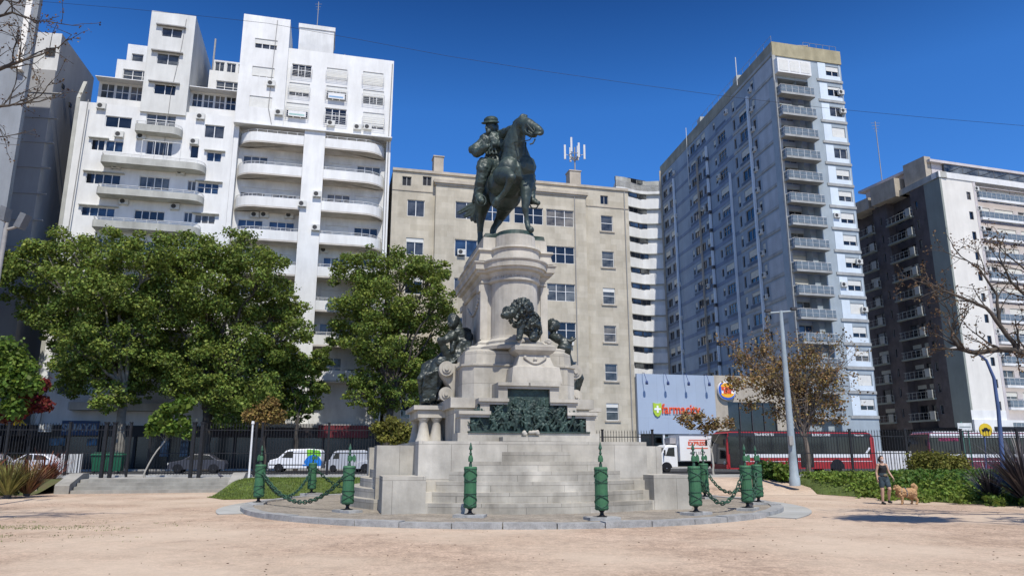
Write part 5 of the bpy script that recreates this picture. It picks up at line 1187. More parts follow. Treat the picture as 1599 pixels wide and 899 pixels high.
# receding roof floor with pergola
g = MB(); g.box(2, WF, 3, 16, zR, zR+3.6); g.box(1.4, WF, 2.4, 17, zR+3.6, zR+4.0); f.build(g, 'penthouse', [pinkish])
g = MB(); g.box(4.2, WF, 2.6, 3.0, zR+2.0, zR+3.6); f.build(g, 'penthouse_glazing', [pane_c])
for (x0, x1, y0, y1, h) in ((1.0, 2.2, 3, 7, 4.6), (0, 4, 8, 13, 2.9), (.4, 5, 14, 19, 1.8), (1, 6, 20, 28, 1.4)): g = MB(); g.box(x0, x1, y0, y1, zR-.1, zR+h); f.build(g, 'roof_room', [beige_trim])
g = MB()
for i in range(7): x = 5+i*3; g.tube([(x, .3, zR), (x, .3, zR+2.3), (x, 3, zR+2.4)], .06, 4)
g.tube([(5, .3, zR+2.3), (23, .3, zR+2.3)], .06, 4); f.build(g, 'pergola', [frame_d])
g = MB(); p = at(1375, 262, 118); g.tube([(p.x, p.y, zR-2), (p.x, p.y, at(1373, 190, 118).z)], .08, 5); tp = at(1373, 190, 118).z
for i in range(4): g.tube([(p.x-.8+.15*i, p.y, tp-.3-.5*i), (p.x+.8-.15*i, p.y, tp-.3-.5*i)], .03, 4)
single(g, 'roof_aerial', frame_g, 'tall comb shaped aerial in the gap between the slab tower and the balcony block', 'aerial')
# recessed dark ground floor of that block
g = MB(); g.box(.5, WF, 1.0, 10, ZS, ZS+5.0); f.build(g, 'ground_floor', [black])
# low dark canopy buildings that close the street on the right
xa, xb = at(1335, 700, 122).x, at(1500, 700, 122).x; g = MB(); g.box(0, LF, .9, 8, ZS, ZS+4.99); fs.build(g, 'ground_floor', [black])
g = MB(); g.box(xa, xb, 122, 132, ZS, ZS+9); g.box(xa-.2, xb+.2, 121.8, 132.2, ZS+9, ZS+9.5); single(g, 'low_dark_building', frame_d, 'low dark building seen between the slab tower and the balcony block', 'building')
# ------------------------------------------------------------------ LOW SHOPS
uS0 = F0.u(996, 640, .6); uS1 = F0.u(1118, 640, .6); uS2 = F0.u(1240, 640, .6)
P = lp(uS0, .6); shop = Bld('pharmacy_shop', 'low shop with a pale blue panel front, red name sign and green shield', P, LA, cat='shop'); f = shop.face(); W = uS1-uS0
zt = f.z(1050, 584.5); zb_ = f.z(1050, 677)
blue = mat('pale_blue_cladding', (.36, .43, .53), .55, .04, .4, bricks=(2.35, 5.2, .012, .75, .97))
g = MB(); g.box(0, W, 0, .35, zb_, zt); f.build(g, 'panel_front', [blue])
g = MB(); g.box(.02, W, .36, 14, zt-1.5, zt-.3); g.box(.02, .25, .36, 14, ZS, zt-1.5); g.box(W-.3, W, .36, 14, ZS, zt-1.5); f.build(g, 'wall', [paleconc])
g = MB(); g.box(.3, W-.3, 1.6, 1.7, ZS, zb_); f.build(g, 'shop_window', [pane_shop])
for x in (.15, 3.0, 6.2, W-.2): g = MB(); g.box(x-.1, x+.1, .1, .34, ZS, zb_-.002); f.build(g, 'pillar', [frame_w])
g = MB(); g.box(3.1, W-.4, .6, .9, zb_-.9, zb_-.3); f.build(g, 'blind_box', [mat('pale_green_sign', (.45, .55, .50), .6)])
for px in (1006, 1039, 1071, 1103):
    u, z = f.uz(px, 586, .3); t = MB(); t.tube([(u-.1, 0, zt+.1), (u-.1, -.5, zt+.05), (u+.05, -.75, zt-.9)], .035, 5); t.lathe([(.05, zt-1.25), (.16, zt-1.22), (.14, zt-.9), (.05, zt-.8)], 10, u+.06, -.75); f.build(t, 'sign_lamp', [mat('navy_lamp', (.05, .08, .2), .5)])
redm = mat('sign_red', (.75, .09, .02), .4, .02, 2); lime = mat('sign_green', (.40, .55, .05), .4, .02, 2); whitem = mat('sign_white', (.85, .85, .85), .4, .02, 2)
uc, zc = f.uz(1061, 639.5); o = lettering('farmacity', 1.5, redm, shop.root, (uc+.15, -.06, zc-ZS+.02), 0, .12, .012, sx=.84)
uc, zc = f.uz(1026, 639, 0); g = MB(); w = .48
g.prismy([(uc-w, zc+.72), (uc-w, zc-.25), (uc-w*.6, zc-.62), (uc, zc-.8), (uc+w*.6, zc-.62), (uc+w, zc-.25), (uc+w, zc+.72), (uc, zc+.62)], -.14, -.004); sh = f.build(g, 'shield_emblem', [lime])
g = MB(); g.box(uc-.1, uc+.1, -.17, -.141, zc-.35, zc+.42); g.box(uc-.38, uc-.101, -.17, -.141, zc-.06, zc+.14); g.box(uc+.101, uc+.38, -.17, -.141, zc-.06, zc+.14); f.build(g, 'cross', [whitem])
P = lp(uS1+.02, .4); bk = Bld('burger_shop', 'beige fast food shop front with a round coloured sign behind the brown tree', P, LA, cat='shop'); f = bk.face(); W = uS2-uS1
zt2 = f.z(1130, 586); g = MB(); g.box(0, W, 0, .3, f.z(1130, 627), zt2); g.box(0, 1.6, .0, .3, ZS, f.z(1130, 627)-.002); g.box(W-2.2, W, 0, .3, ZS, f.z(1130, 627)-.002); g.box(0, W, .31, 12, zt2-1, zt2-.2); f.build(g, 'wall', [beige_trim])
g = MB(); g.box(1.6, W-2.2, .2, .3, ZS+3.2, f.z(1130, 627)-.003); f.build(g, 'upper_window', [pane_d]); g = MB(); g.box(1.6, W-2.2, .6, .7, ZS, ZS+3.19); f.build(g, 'shop_window', [pane_shop])
for i in range(5): g = MB(); x = 1.6+(W-3.8)*i/4; g.box(x-.05, x+.05, .1, .199, ZS, f.z(1130, 627)-.1); f.build(g, 'mullion', [frame_d])
uc, zc = f.uz(1135, 609, .3); g = MB(); r = 1.1
g.disc((uc, -.22, zc), r, 'y', 40, .3); sg = f.build(g, 'round_sign', [whitem])
g = MB(); bl = mat('sign_blue', (.03, .10, .45), .4, .02, 2); orange = mat('sign_orange', (.85, .42, .03), .4, .02, 2)
n = 26; out = [(uc+r*.97*math.cos(a), zc+r*.97*math.sin(a)) for a in np.linspace(R(130), R(335), n)]; inn = [(uc+.13+r*.82*math.cos(a), zc+.06+r*.84*math.sin(a)) for a in np.linspace(R(335), R(130), n)]
g.prismy(out+inn, -.40, -.371); f.build(g, 'blue_crescent', [bl])
def bun(top):
    g = MB(); s = 1 if top else -1; a = [(uc+.8*math.cos(t), zc+s*(.36+.46*math.sin(t))) for t in np.linspace(0, PI, 16)]; g.prismy(a if top else a[::-1], -.41, -.371); f.build(g, 'bun_shape', [orange])
bun(True); bun(False)
for txt, zz2 in (('BURGER', .17), ('KING', -.22)): lettering(txt, .46, redm, bk.root, (uc, -.42, zc-ZS+zz2), 0, .05, .03, sx=.85)
# shop fronts on the left half of the street
def shop_row(u0, u1, label, fr=black):
    b = Bld('shop_front', label, lp(u0, 1.3), LA, cat='shop front'); F_ = b.face(); n = max(2, int((u1-u0)/2.6)); w = u1-u0; h = 4.3
    g = MB(); g.box(0, w, 0, 1.0, h-.9, h); g.box(0, w, .9, 1.25, h, h+.12); F_.build(g, 'fascia', [fr])
    for i in range(n+1): x = w*i/n; g = MB(); g.box(x-.12, x+.12, .1, .9, ZS, h-.901); F_.build(g, 'pillar', [fr])
    for i in range(n): x = w*i/n; y = w*(i+1)/n; g = MB(); g.box(x+.121, y-.121, .3, .4, ZS+.02, h-.902); F_.build(g, 'shop_window', [pane_shop])
    return b, F_
sb, F_ = shop_row(-45, ub0-.1, 'dark shop front at the far left with blue name board and yellow sign')
u0, z0 = F_.uz(96, 679); u1, z1 = F_.uz(157, 657)
g = MB(); g.box(u0, u1, -.3, -.02, z0, z1); F_.build(g, 'name_board', [mat('board_blue', (.015, .05, .13), .5, .05, 2)])
lettering('SUAYA', .92, mat('board_lettering', (.22, .30, .38), .5), sb.root, ((u0+u1)/2, -.33, (z0+z1)/2-ZS-.02), 0, .05, .03)
for i, c in enumerate('|/\\|/|\\'):
    a = F_.u(12+i*4.2, 660); g = MB(); zt3 = F_.z(20, 655); zb3 = F_.z(20, 664); s = {'|': 0, '/': .25, '\\': -.25}[c]; g.prismy([(a-.08-s, zb3), (a+.08-s, zb3), (a+.08+s, zt3), (a-.08+s, zt3)], -.1, -.01); F_.build(g, 'sign_stroke', [mat('sign_yellow', (.6, .42, .03), .5)])
g = MB(); a = F_.u(72, 668); g.box(a-.5, a+.5, -.35, -.01, F_.z(72, 674), F_.z(72, 662)); F_.build(g, 'ac_unit', [acm])
for p0, p1 in ((78, 103), (137, 152)): a, c = F_.u(p0, 686), F_.u(p1, 686); g = MB(); g.box(a, c, -.1, -.01, F_.z(90, 695), F_.z(90, 684)); F_.build(g, 'window_poster', [mat('poster_blue', (.10, .22, .34), .6, .5, 2)])
sb, F_ = shop_row(ub0, uc0-.1, 'dark shop front under the stepped white building, behind the plane trees')
for p in (257, 288): a, z = F_.uz(p, 700); g = MB(); g.box(a-.35, a+.35, -.08, .1, z-.7, z+.7); F_.build(g, 'window_poster', [mat('poster_pale', (.20, .24, .28), .6, .4, 2)])
sb, F_ = shop_row(uc0, -.4, 'dark shop front with a deep red fascia under the rounded balconies', mat('fascia_dark', (.03, .022, .024), .6))
a, c = F_.u(497, 673), F_.u(574, 673); g = MB(); g.box(a, c, -.5, -.01, F_.z(535, 683), F_.z(535, 664)); F_.build(g, 'red_fascia', [mat('fascia_red', (.16, .02, .025), .6, .2, 1)])
# ================================================================== LEFT STEPS
conc = mat('weathered_concrete', (.40, .385, .34), .9, .15, 1.2, streak=.35, bump=.2, bscale=14)
A0 = gnd(88, 771); A1 = gnd(372, 768); sd = (A1-A0).normalized(); ang = math.atan2(sd.y, sd.x); SL = (A1-A0).length
st = thing('garden_steps', 'four wide grey concrete steps with low sloping side walls at the left of the plaza', 'steps', (A0.x, A0.y, 0), ang)
for k in range(4): g = MB(); g.box(.55, SL-.55, k*.42, 2.6, (0 if k == 0 else .15*k), .15*(k+1)); g.build('step', conc, st)
for x0, x1 in ((-.1, .5), (SL-.5, SL+.1)):
    g = MB(); g.prismx([(-.05, 0), (2.7, 0), (2.7, .86), (1.75, .86), (.0, .42), (-.05, .36)], x0, x1); g.build('side_wall', conc, st)
# ================================================================== IRON FENCE
def fence(a, b, z, label, h=2.75, gates=()):
    a, b = Vector(a), Vector(b); L = (b-a).length; an = math.atan2(b.y-a.y, b.x-a.x); n = max(1, round(L/3.1)); w = L/n
    t = thing('iron_fence', label, 'fence', (a.x, a.y, z), an)
    def panel(g):
        k = int(w/.155)
        for i in range(1, k): x = w*i/k; g.box(x-.012, x+.012, -.012, .012, .12, h+.02); g.loft([[(x-.02, -.02, h+.02), (x+.02, -.02, h+.02), (x+.02, .02, h+.02), (x-.02, .02, h+.02)], [(x-.003, -.003, h+.16), (x+.003, -.003, h+.16), (x+.003, .003, h+.16), (x-.003, .003, h+.16)]], 0, False)
        for zz in (.18, 1.25, h-.25): g.box(.04, w-.04, -.025, .025, zz, zz+.045)
    g = MB(); panel(g); me = g.mesh('fence_panel', [iron]); g = MB(); g.box(-.06, .06, -.06, .06, 0, h+.15); g.box(-.08, .08, -.08, .08, h+.15, h+.2); mp = g.mesh('fence_post', [iron])
    for i in range(n):
        o = bpy.data.objects.new('fence_panel', me); COL.objects.link(o); o.parent = t; o.location = (i*w, 0, 0)
        o = bpy.data.objects.new('fence_post', mp); COL.objects.link(o); o.parent = t; o.location = (i*w, 0, 0)
    o = bpy.data.objects.new('fence_post', mp); COL.objects.link(o); o.parent = t; o.location = (n*w, 0, 0)
    g = MB(); g.box(0, L, -.14, .14, -.02, .10); g.build('fence_curb', granite, t); return t
fence((-44, 40.5), (-21.0, 41.3), DECK, 'black iron bar fence left of the concrete steps', 2.75)
fence((-20.0, 41.6), (-14.2, 41.7), DECK, 'black iron bar fence behind the concrete steps and the slanted sapling', 2.75)
fence((-13.9, 41.8), (-6.6, 42.2), DECK, 'black iron bar fence in front of the white van', 2.75)
fence((-6.3, 42.2), (8.0, 42.8), DECK, 'black iron bar fence behind the monument', 2.4)
fence((13.2, 43.5), (32.0, 42.8), DECK, 'black iron bar fence on the right in front of the red bus', 2.45)
fence((32.4, 42.8), (44, 42.2), DECK, 'black iron bar fence at the far right behind the dark spiky plant', 2.4)
for i, px in enumerate((160.5, 173.5, 299, 312)):
    p = at(px, 720, 39.6); g = MB(); g.box(p.x-.08, p.x+.08, p.y-.08, p.y+.08, DECK-.02, 3.35); g.box(p.x-.11, p.x+.11, p.y-.11, p.y+.11, 3.351, 3.42)
    single(g, 'gate_post', iron, ['left post of the left pair of black gate posts above the steps', 'right post of the left pair of black gate posts above the steps', 'left post of the right pair of black gate posts above the steps', 'right post of the right pair of black gate posts above the steps'][i], 'gate post', 'black gate posts above the steps')
# ================================================================== VEHICLES
def wheel(t, x, y, r=.33, w=.22, m=None):
    g = MB(); n = 22; prof = [(r*.62, -w/2), (r*.95, -w/2), (r, -w/2+.03), (r, w/2-.03), (r*.95, w/2), (r*.62, w/2)]
    g.loft([[(x+a*math.cos(2*PI*i/n), y+b, r+a*math.sin(2*PI*i/n)) for i in range(n)] for a, b in prof], 0, True); o = g.build('wheel', rubber, t)
    g = MB(); g.disc((x, y, r), r*.6, 'y', 16, w*.9); g.disc((x, y, r), r*.2, 'y', 10, w*1.02); g.build('rim', m or steel, o)
def carpaint(n, c, r=.3): return mat(n, c, r, .03, .8, spec=.6)
def loft_body(stations, half, mirror=True):
    """stations: list of (x, [(y,z)...]) half sections"""
    pass
def sidebody(g, prof, w, tuck=.12, mi=0):
    """side outline (x,z) swept across the width with rounded shoulders"""
    rings = []
    for y, s in ((-w/2, .93), (-w/2+.03, .98), (-w/2+.1, 1.0), (w/2-.1, 1.0), (w/2-.03, .98), (w/2, .93)):
        cx = sum(p[0] for p in prof)/len(prof); zc = min(p[1] for p in prof); rings.append([(cx+(x-cx)*(1-(1-s)*.25), y, zc+(z-zc)*s) for x, z in prof])
    g.loft(rings, mi, False)
dark_gl = glass('vehicle_glass', (.015, .018, .022), .08)
# --- big red bus; x runs rearwards, front at x=0, near side is -y
def make_bus(label, loc, rz, paint, roofm_, stripe, text, ledtxt=None, L=13.0, low=None):
    t = thing('city_bus', label, 'bus', loc, rz); W_ = 2.5; H = 3.1; y0, y1 = -W_/2, W_/2
    side = [(.12, .32), (L-.05, .32), (L, .6), (L-.0, 2.7), (L-.25, 3.0), (L-.6, H), (.55, H), (.18, 2.95), (.0, 2.2), (-.03, .9), (.02, .5)]
    g = MB(); sidebody(g, side, W_); g.build('body', paint, t)
    g = MB(); g.box(.12, L-.5, y0-.012, y0+.02, 1.42, 2.72); g.box(.9, L-.5, y1-.02, y1+.012, 1.42, 2.72); ob = g.build('side_glazing', dark_gl, t)
    g = MB()
    for i in range(9): x = .9+(L-1.4)*i/8; g.box(x-.03, x+.03, y0-.016, y0-.0121, 1.42, 2.72)
    g.build('window_divider', black, ob)
    g = MB(); g.box(.2, L-.35, y0-.018, y0+.02, 2.721, 2.99); g.box(.5, L-.6, y0+.05, y1-.05, 3.08, 3.16); g.build('roof_band', roofm_, t)
    g = MB(); g.prismy([(-.085, .7), (-.02, .7), (.02, 2.2), (.19, 2.9), (.15, 2.95), (-.02, 2.2)], y0+.1, y1-.1); g.build('windscreen', dark_gl, t)
    g = MB(); g.box(-.09, .1, y0+.05, y1-.05, .34, .66); g.build('bumper', paint, t)
    g = MB(); g.box(.95, L-.6, y0-.02, y0-.001, 1.16, 1.42); g.prismy([(L-1.6, 1.16), (L-.9, 1.3), (L-.45, 1.9), (L-.6, 1.95), (L-1.05, 1.42), (L-1.6, 1.419)], y0-.022, y0-.0205); g.box(.95, L-.4, y0-.016, y0-.001, .86, .90); g.build('stripe', stripe, t)
    if low is not None: g = MB(); g.box(.05, L-.1, y0-.012, y0-.001, .33, .62); g.build('skirt', low, t)
    for x in (2.7, L-3.6):
        g = MB(); n = 14; g.prismy([(x+.62*math.cos(a), .42+.62*math.sin(a)) for a in np.linspace(-.15, PI+.15, n)], y0-.024, y0+.3); g.build('wheel_arch', black, t)
        wheel(t, x, y0+.14, .48, .28); wheel(t, x, y1-.14, .48, .28)
    for y in (y0+.35, y1-.35): g = MB(); g.disc((-.06, y, .78), .13, 'x', 14, .05); g.build('headlight', mat('lamp_glass', (.6, .6, .55), .2), t)
    for y in (y0-.12, y1+.12): g = MB(); g.tube([(.15, y*.98, 2.6), (-.25, y, 2.5)], .02, 5); g.box(-.3, -.22, y-.1, y+.1, 2.05, 2.5); g.build('mirror', black, t)
    g = MB()
    for x in (.2, 6.2): g = MB(); g.box(x, x+1.15, y0-.026, y0-.013, .45, 2.6); g.build('door', dark_gl, t)
    for x, s, sz in text: lettering(s, sz, stripe, t, (x, y0-.022, 2.86), 0, .008, .008, space=1.05)
    if ledtxt: 
        g = MB(); g.box(.9, 2.6, y0-.03, y0-.014, 2.42, 2.66); g.build('destination_display', mat('pink_display', (.35, .05, .12), .5, .6, 8), t)
    return t
busred = carpaint('bus_red', (.36, .02, .02)); busblack = carpaint('bus_black', (.02, .02, .024)); buswhite = carpaint('bus_white', (.75, .75, .75)); buspur = carpaint('bus_maroon', (.16, .02, .04))
pA = at(1118, 738, 57.6); make_bus('long red city bus with black windows and a white waist stripe behind the iron fence', (pA.x+.3, pA.y, .40), LA, busred, busblack, buswhite, [(3.2, 'TRANSPORTES', .24), (8.2, 'BUENOS AIRES', .24), (11.6, 'Trans Bus', .2)])
pA = at(1432, 736, 60.0); make_bus('second bus with a white roof and maroon side, partly hidden by round bushes', (pA.x+.3, pA.y, .40), R(8), buspur, buswhite, buswhite, [(5.6, 'TRANSPORTES AUTOMOTORES', .25)], 'x', 12)
# generic van / car from outlines
def make_car(name, label, cat, loc, rz, prof, glassp, w, paint, wheels, extra=None, r=.31, group=None, s=1.0):
    t = thing(name, label, cat, loc, rz, group); g = MB(); sidebody(g, prof, w); g.build('body', paint, t)
    for gp in glassp:
        for ya, yb in ((-w/2-.006, -w/2+.06), (w/2-.06, w/2+.006)): g = MB(); g.prismy(gp, ya, yb); g.build('side_window', dark_gl, t)
    for x in wheels:
        g = MB(); g.prismy([(x+(r+.07)*math.cos(a), r+(r+.07)*math.sin(a)) for a in np.linspace(-.1, PI+.1, 12)], -w/2-.004, -w/2+.2); g.build('wheel_arch', black, t)
        wheel(t, x, -w/2+.1, r, .2); wheel(t, x, w/2-.1, r, .2)
    for y in (-w/2+.22, w/2-.22): g = MB(); x0 = min(p[0] for p in prof); g.box(x0-.015, x0+.15, y-.14, y+.14, .62, .78); g.build('headlight', mat('lamp_glass', (.6, .6, .55), .2), t)
    if extra: extra(t, w)
    return t
van_p = [(0, .32), (4.2, .32), (4.25, .9), (4.2, 1.65), (4.05, 1.8), (3.2, 1.86), (1.7, 1.82), (1.35, 1.7), (.75, 1.12), (.12, .95), (0, .7)]
def van_x(t, w):
    for m, poly in ((mat('van_lime', (.25, .65, .05), .4), [(3.05, 1.25), (4.15, 1.25), (4.12, 1.6), (4.0, 1.74), (3.2, 1.8), (3.0, 1.78)]), (mat('van_blue', (.02, .22, .70), .4), [(2.75, .62), (3.02, .62)]+[(3.55+.72*math.cos(a), .62+.75*math.sin(a)) for a in np.linspace(PI*.95, 0, 12)]+[(4.2, .62), (4.2, .5), (2.75, .5)])):
        g = MB(); dy = .01 if 'lime' in m.name else .014; g.prismy(poly, -w/2-dy, -w/2+.01); g.build('painted_patch', m, t)
    g = MB(); g.prismy([(.80, 1.12), (1.37, 1.68), (1.45, 1.68), (.9, 1.1)], -w/2+.08, w/2-.08); g.build('windscreen', dark_gl, t)
    g = MB(); g.box(.1, 4.2, -w/2-.012, -w/2, .55, .62); g.build('rub_strip', black, t)
pV = at(421, 737, 62); make_car('panel_van', 'small white panel van with a lime green and blue painted rear corner', 'van', (pV.x, pV.y, .40), R(6), van_p, [[(1.05, 1.15), (1.45, 1.62), (1.95, 1.66), (1.95, 1.12)]], 1.75, carpaint('van_white', (.82, .82, .82)), (.85, 3.45), van_x)
van2 = [(0, .3), (4.6, .3), (4.65, 1.2), (4.6, 2.0), (4.3, 2.1), (1.3, 2.05), (.9, 1.9), (.5, 1.2), (.05, 1.0)]
pV = at(512, 737, 62.5); make_car('white_box_van', 'tall plain white van parked right of the painted van', 'van', (pV.x-.2, pV.y, .40), R(8), van2, [[(.8, 1.25), (1.1, 1.8), (1.5, 1.85), (1.5, 1.25)]], 1.8, carpaint('van_grey_white', (.42, .43, .45)), (.9, 3.7)).scale = (.72, .8, .84)
car_p = [(0, .3), (4.1, .3), (4.15, .7), (4.0, .95), (3.5, 1.02), (2.95, 1.40), (1.75, 1.44), (1.0, .98), (.15, .82), (0, .6)]
cw = [[(1.2, 1.0), (1.8, 1.37), (2.2, 1.38), (2.2, 1.0)], [(2.27, 1.0), (2.27, 1.38), (2.85, 1.34), (3.3, 1.02)]]
pV = at(556, 737, 61.5); make_car('parked_car', 'silver car showing its front left of the monument', 'car', (pV.x, pV.y, .40), R(8), car_p, cw, 1.7, carpaint('silver_paint', (.45, .46, .48)), (.75, 3.3))
pV = at(264, 736, 58); make_car('parked_car', 'dark car with a shiny bonnet parked under the plane trees', 'car', (pV.x, pV.y, .40), R(12), car_p, cw, 1.7, carpaint('dark_car_paint', (.05, .05, .06)), (.75, 3.3))
pV = at(4, 736, 55); make_car('parked_car', 'white car at the far left behind the fence and the reddish plants', 'car', (pV.x, pV.y, .40), R(10), car_p, cw, 1.7, carpaint('white_car_paint', (.7, .7, .75)), (.75, 3.3))
pV = at(-40, 736, 55); make_car('parked_car', 'pale grey car cut by the left edge of the picture', 'car', (pV.x-1.5, pV.y, .40), R(10), car_p, cw, 1.7, carpaint('grey_car_paint', (.4, .4, .45)), (.75, 3.3))
# truck: cab and box, facing left
pV = at(1020, 742, 61); t = thing('delivery_truck', 'white delivery truck with a red lettered box body facing left', 'truck', (pV.x, pV.y, .40), R(10))
g = MB(); sidebody(g, [(0, .45), (1.75, .45), (1.75, 2.12), (1.0, 2.15), (.75, 2.05), (.35, 1.35), (.05, 1.2), (0, .8)], 1.95); tp = carpaint('truck_white', (.82, .82, .80)); g.build('cab', tp, t)
g = MB(); g.prismy([(.75, 1.3), (1.0, 1.92), (1.5, 1.95), (1.5, 1.25)], -.99, -.9); g.build('side_window', dark_gl, t); g = MB(); g.prismy([(.36, 1.38), (.74, 2.03), (.8, 2.0), (.45, 1.35)], -.85, .85); g.build('windscreen', dark_gl, t)
g = MB(); g.box(-.03, .03, -.8, .8, .55, .8); g.build('grille', black, t)
for y in (-.75, .75): g = MB(); g.box(-.03, .1, y-.14, y+.14, .82, 1.02); g.build('headlight', mat('lamp_glass', (.6, .6, .55), .2), t)
g = MB(); g.tube([(.7, -1.0, 1.5), (.6, -1.2, 1.5)], .02, 5); g.box(.55, .62, -1.3, -1.12, 1.3, 1.75); g.build('mirror', black, t)
g = MB(); g.box(1.85, 4.9, -1.1, 1.1, .85, 2.95); bxo = g.build('cargo_box', tp, t); g = MB()
for x in (1.85, 4.86): g.box(x-.03, x+.06, -1.125, -1.101, .85, 2.95)
g.box(1.9, 4.86, -1.125, -1.101, .85, .93); g.box(1.9, 4.86, -1.125, -1.101, 2.88, 2.95); g.build('box_trim', steel, bxo)
g = MB(); g.box(1.3, 2.1, -.6, .6, 2.25, 2.7); g.build('chiller', mat('chiller_grey', (.4, .38, .38), .6), t)
g = MB(); g.box(1.8, 4.9, -.8, .8, .5, .84); g.build('chassis', black, t)
lettering('EXPRESS', .42, redm, bxo, (3.4, -1.115, 2.25), 0, .01, .012); lettering('4371 1147', .3, mat('ink_grey', (.08, .08, .09), .6), bxo, (3.4, -1.115, 1.5), 0, .01, .01)
g = MB(); g.box(2.5, 4.3, -1.113, -1.102, 1.85, 1.92); g.box(2.7, 4.3, -1.113, -1.102, 2.5, 2.56); g.build('red_line', redm, bxo)
for x in (.8, 3.9): wheel(t, x, -.85, .36, .25); wheel(t, x, .85, .36, .25); g = MB(); g.prismy([(x+.46*math.cos(a), .36+.46*math.sin(a)) for a in np.linspace(0, PI, 12)], -.985, -.8); g.build('wheel_arch', black, t)
# green recycling bins, white hoarding
for i, (px, lab) in enumerate(((155, 'left green wheeled rubbish container behind the fence'), (178, 'right green wheeled rubbish container beside the plane tree trunk'))):
    p = at(px, 735, 50); t = thing('rubbish_container', lab, 'container', (p.x, p.y, DECK), .1, 'green rubbish containers')
    g = MB(); g.loft([[(-w, -.4*w, z), (w, -.4*w, z), (w, .8*w, z), (-w, .8*w, z)] for z, w in ((.15, .42), (1.15, .52))], 0, False); g.build('bin_body', mat('bin_green', (.012, .10, .05), .5, .1, 3), t); g = MB(); g.loft([[(-w, -.5*w, z), (w, -.5*w, z), (w, .9*w, z), (-w, .9*w, z)] for z, w in ((1.16, .55), (1.22, .55), (1.36, .35))], 0, False); g.build('lid', mat('bin_green', (.012, .10, .05)), t)
    for x in (-.3, .3): g = MB(); g.disc((x, -.1, .1), .1, 'x', 12, .08); g.build('wheel', rubber, t)
p = at(92, 731, 49); q = at(130, 731, 49.4); t = thing('white_barrier', 'white sheet barrier behind the fence near the blue shop sign', 'barrier', (p.x, p.y, DECK), .05); g = MB(); L_ = q.x-p.x
for i in range(8): g.box(L_*i/8, L_*(i+1)/8-.04, (.03 if i % 2 else 0), (.07 if i % 2 else .04), .05, 1.25)
g.build('sheet', mat('white_sheet', (.62, .63, .62), .7, .1, 2), t); g = MB(); g.box(0, .06, .08, .14, 0, 1.3); g.box(L_-.06, L_, .08, .14, 0, 1.3); g.build('stake', frame_g, t)
p = at(1374, 745, 50); q = at(1424, 745, 50.4); t = thing('white_barrier', 'long white corrugated hoarding behind the right fence, right of the red bus', 'barrier', (p.x, p.y, DECK-.15), .03); g = MB(); L_ = q.x-p.x; z1 = at(1400, 704, 50).z-.4
for i in range(16): g.box(L_*i/16, L_*(i+1)/16-.02, (.03 if i % 2 else 0), (.07 if i % 2 else .04), .0, z1)
g.build('sheet', mat('white_hoarding', (.72, .72, .72), .6, .1, 2), t)
# ================================================================== POLES AND SIGNS
def lz(p): return p
p = at(1241, 752, 34.5); zg = .45; top = at(1222, 485, 34.5).z; t = thing('lamp_post', 'tall tapered grey lighting pole with a short crossbar on the right lawn', 'lamp post', (p.x, p.y, zg))
pole_m = mat('grey_pole', (.36, .42, .45), .5, .12, 1.2, streak=.1)
g = MB(); g.lathe([(.24, -.1), (.24, .25), (.20, .3), (.17, 1.2), (.085, top-zg)], 16); g.build('pole', pole_m, t)
g = MB(); g.tube([(-.62, 0, top-zg-.12), (.62, 0, top-zg-.02)], .05, 6); g.build('crossbar', pole_m, t)
for s in (-1, 1): g = MB(); g.box(s*.62-.13, s*.62+.13, -.14, .1, top-zg-.02+s*.05, top-zg+.1+s*.05); g.build('floodlight', frame_d, t)
g = MB(); g.box(-.2, -.02, -.32, -.14, 1.7, 2.1); g.build('junction_box', frame_g, t)
blp = mat('blue_pole', (.08, .12, .25), .45, .12, 2)
base = at(1566, 738, 40); pts = [at(x, y, 40) for x, y in ((1564, 700), (1559, 640), (1552, 590), (1540, 562), (1522, 548), (1500, 543))]; t = thing('lamp_post', 'curved dark blue street lamp behind the bare tree on the right', 'lamp post', (base.x, 40, .55))
g = MB(); g.tube([(0, 0, 0)]+[tuple(p-Vector((base.x, 40, .55))) for p in pts], [.13, .11, .095, .085, .07, .06, .05], 10); g.build('pole', blp, t); e = pts[-1]-Vector((base.x, 40, .55))
g = MB(); g.loft([[(e.x-.7, -.02, e.z-.1), (e.x-.7, .02, e.z-.1), (e.x-.7, .02, e.z-.04), (e.x-.7, -.02, e.z-.04)], [(e.x-.4, -.15, e.z-.14), (e.x-.4, .15, e.z-.14), (e.x-.4, .1, e.z+.06), (e.x-.4, -.1, e.z+.06)], [(e.x, -.08, e.z-.06), (e.x, .08, e.z-.06), (e.x, .05, e.z+.06), (e.x, -.05, e.z+.06)]], 0, True); g.build('lamp_head', frame_g, t)
p = at(7, 370, 24); t = thing('lamp_post', 'grey lamp post with two angled floodlights at the left edge', 'lamp post', (p.x, p.y, .3)); tz = at(8, 348, 24).z
g = MB(); g.lathe([(.10, -.3), (.09, .3), (.07, tz-.3)], 12); g.build('pole', frame_g, t)
for (px, py, dx, dz_) in ((9, 335, -.1, .25), (33, 346, .05, .35)):
    q = at(px, py, 24)-Vector((p.x, p.y, .3)); g = MB(); g.tube([(0, 0, tz-.55), (q.x, 0, q.z-.15)], .045, 6); g.build('arm', frame_g, t)
    g = MB(); g.prismy([(q.x-.12, q.z-.22), (q.x+.1, q.z-.28), (q.x+.22+dx, q.z+.2), (q.x+.02+dx, q.z+.28)], -.2, .12); g.build('floodlight', mat('dull_grey_lamp', (.16, .17, .18), .6), t)
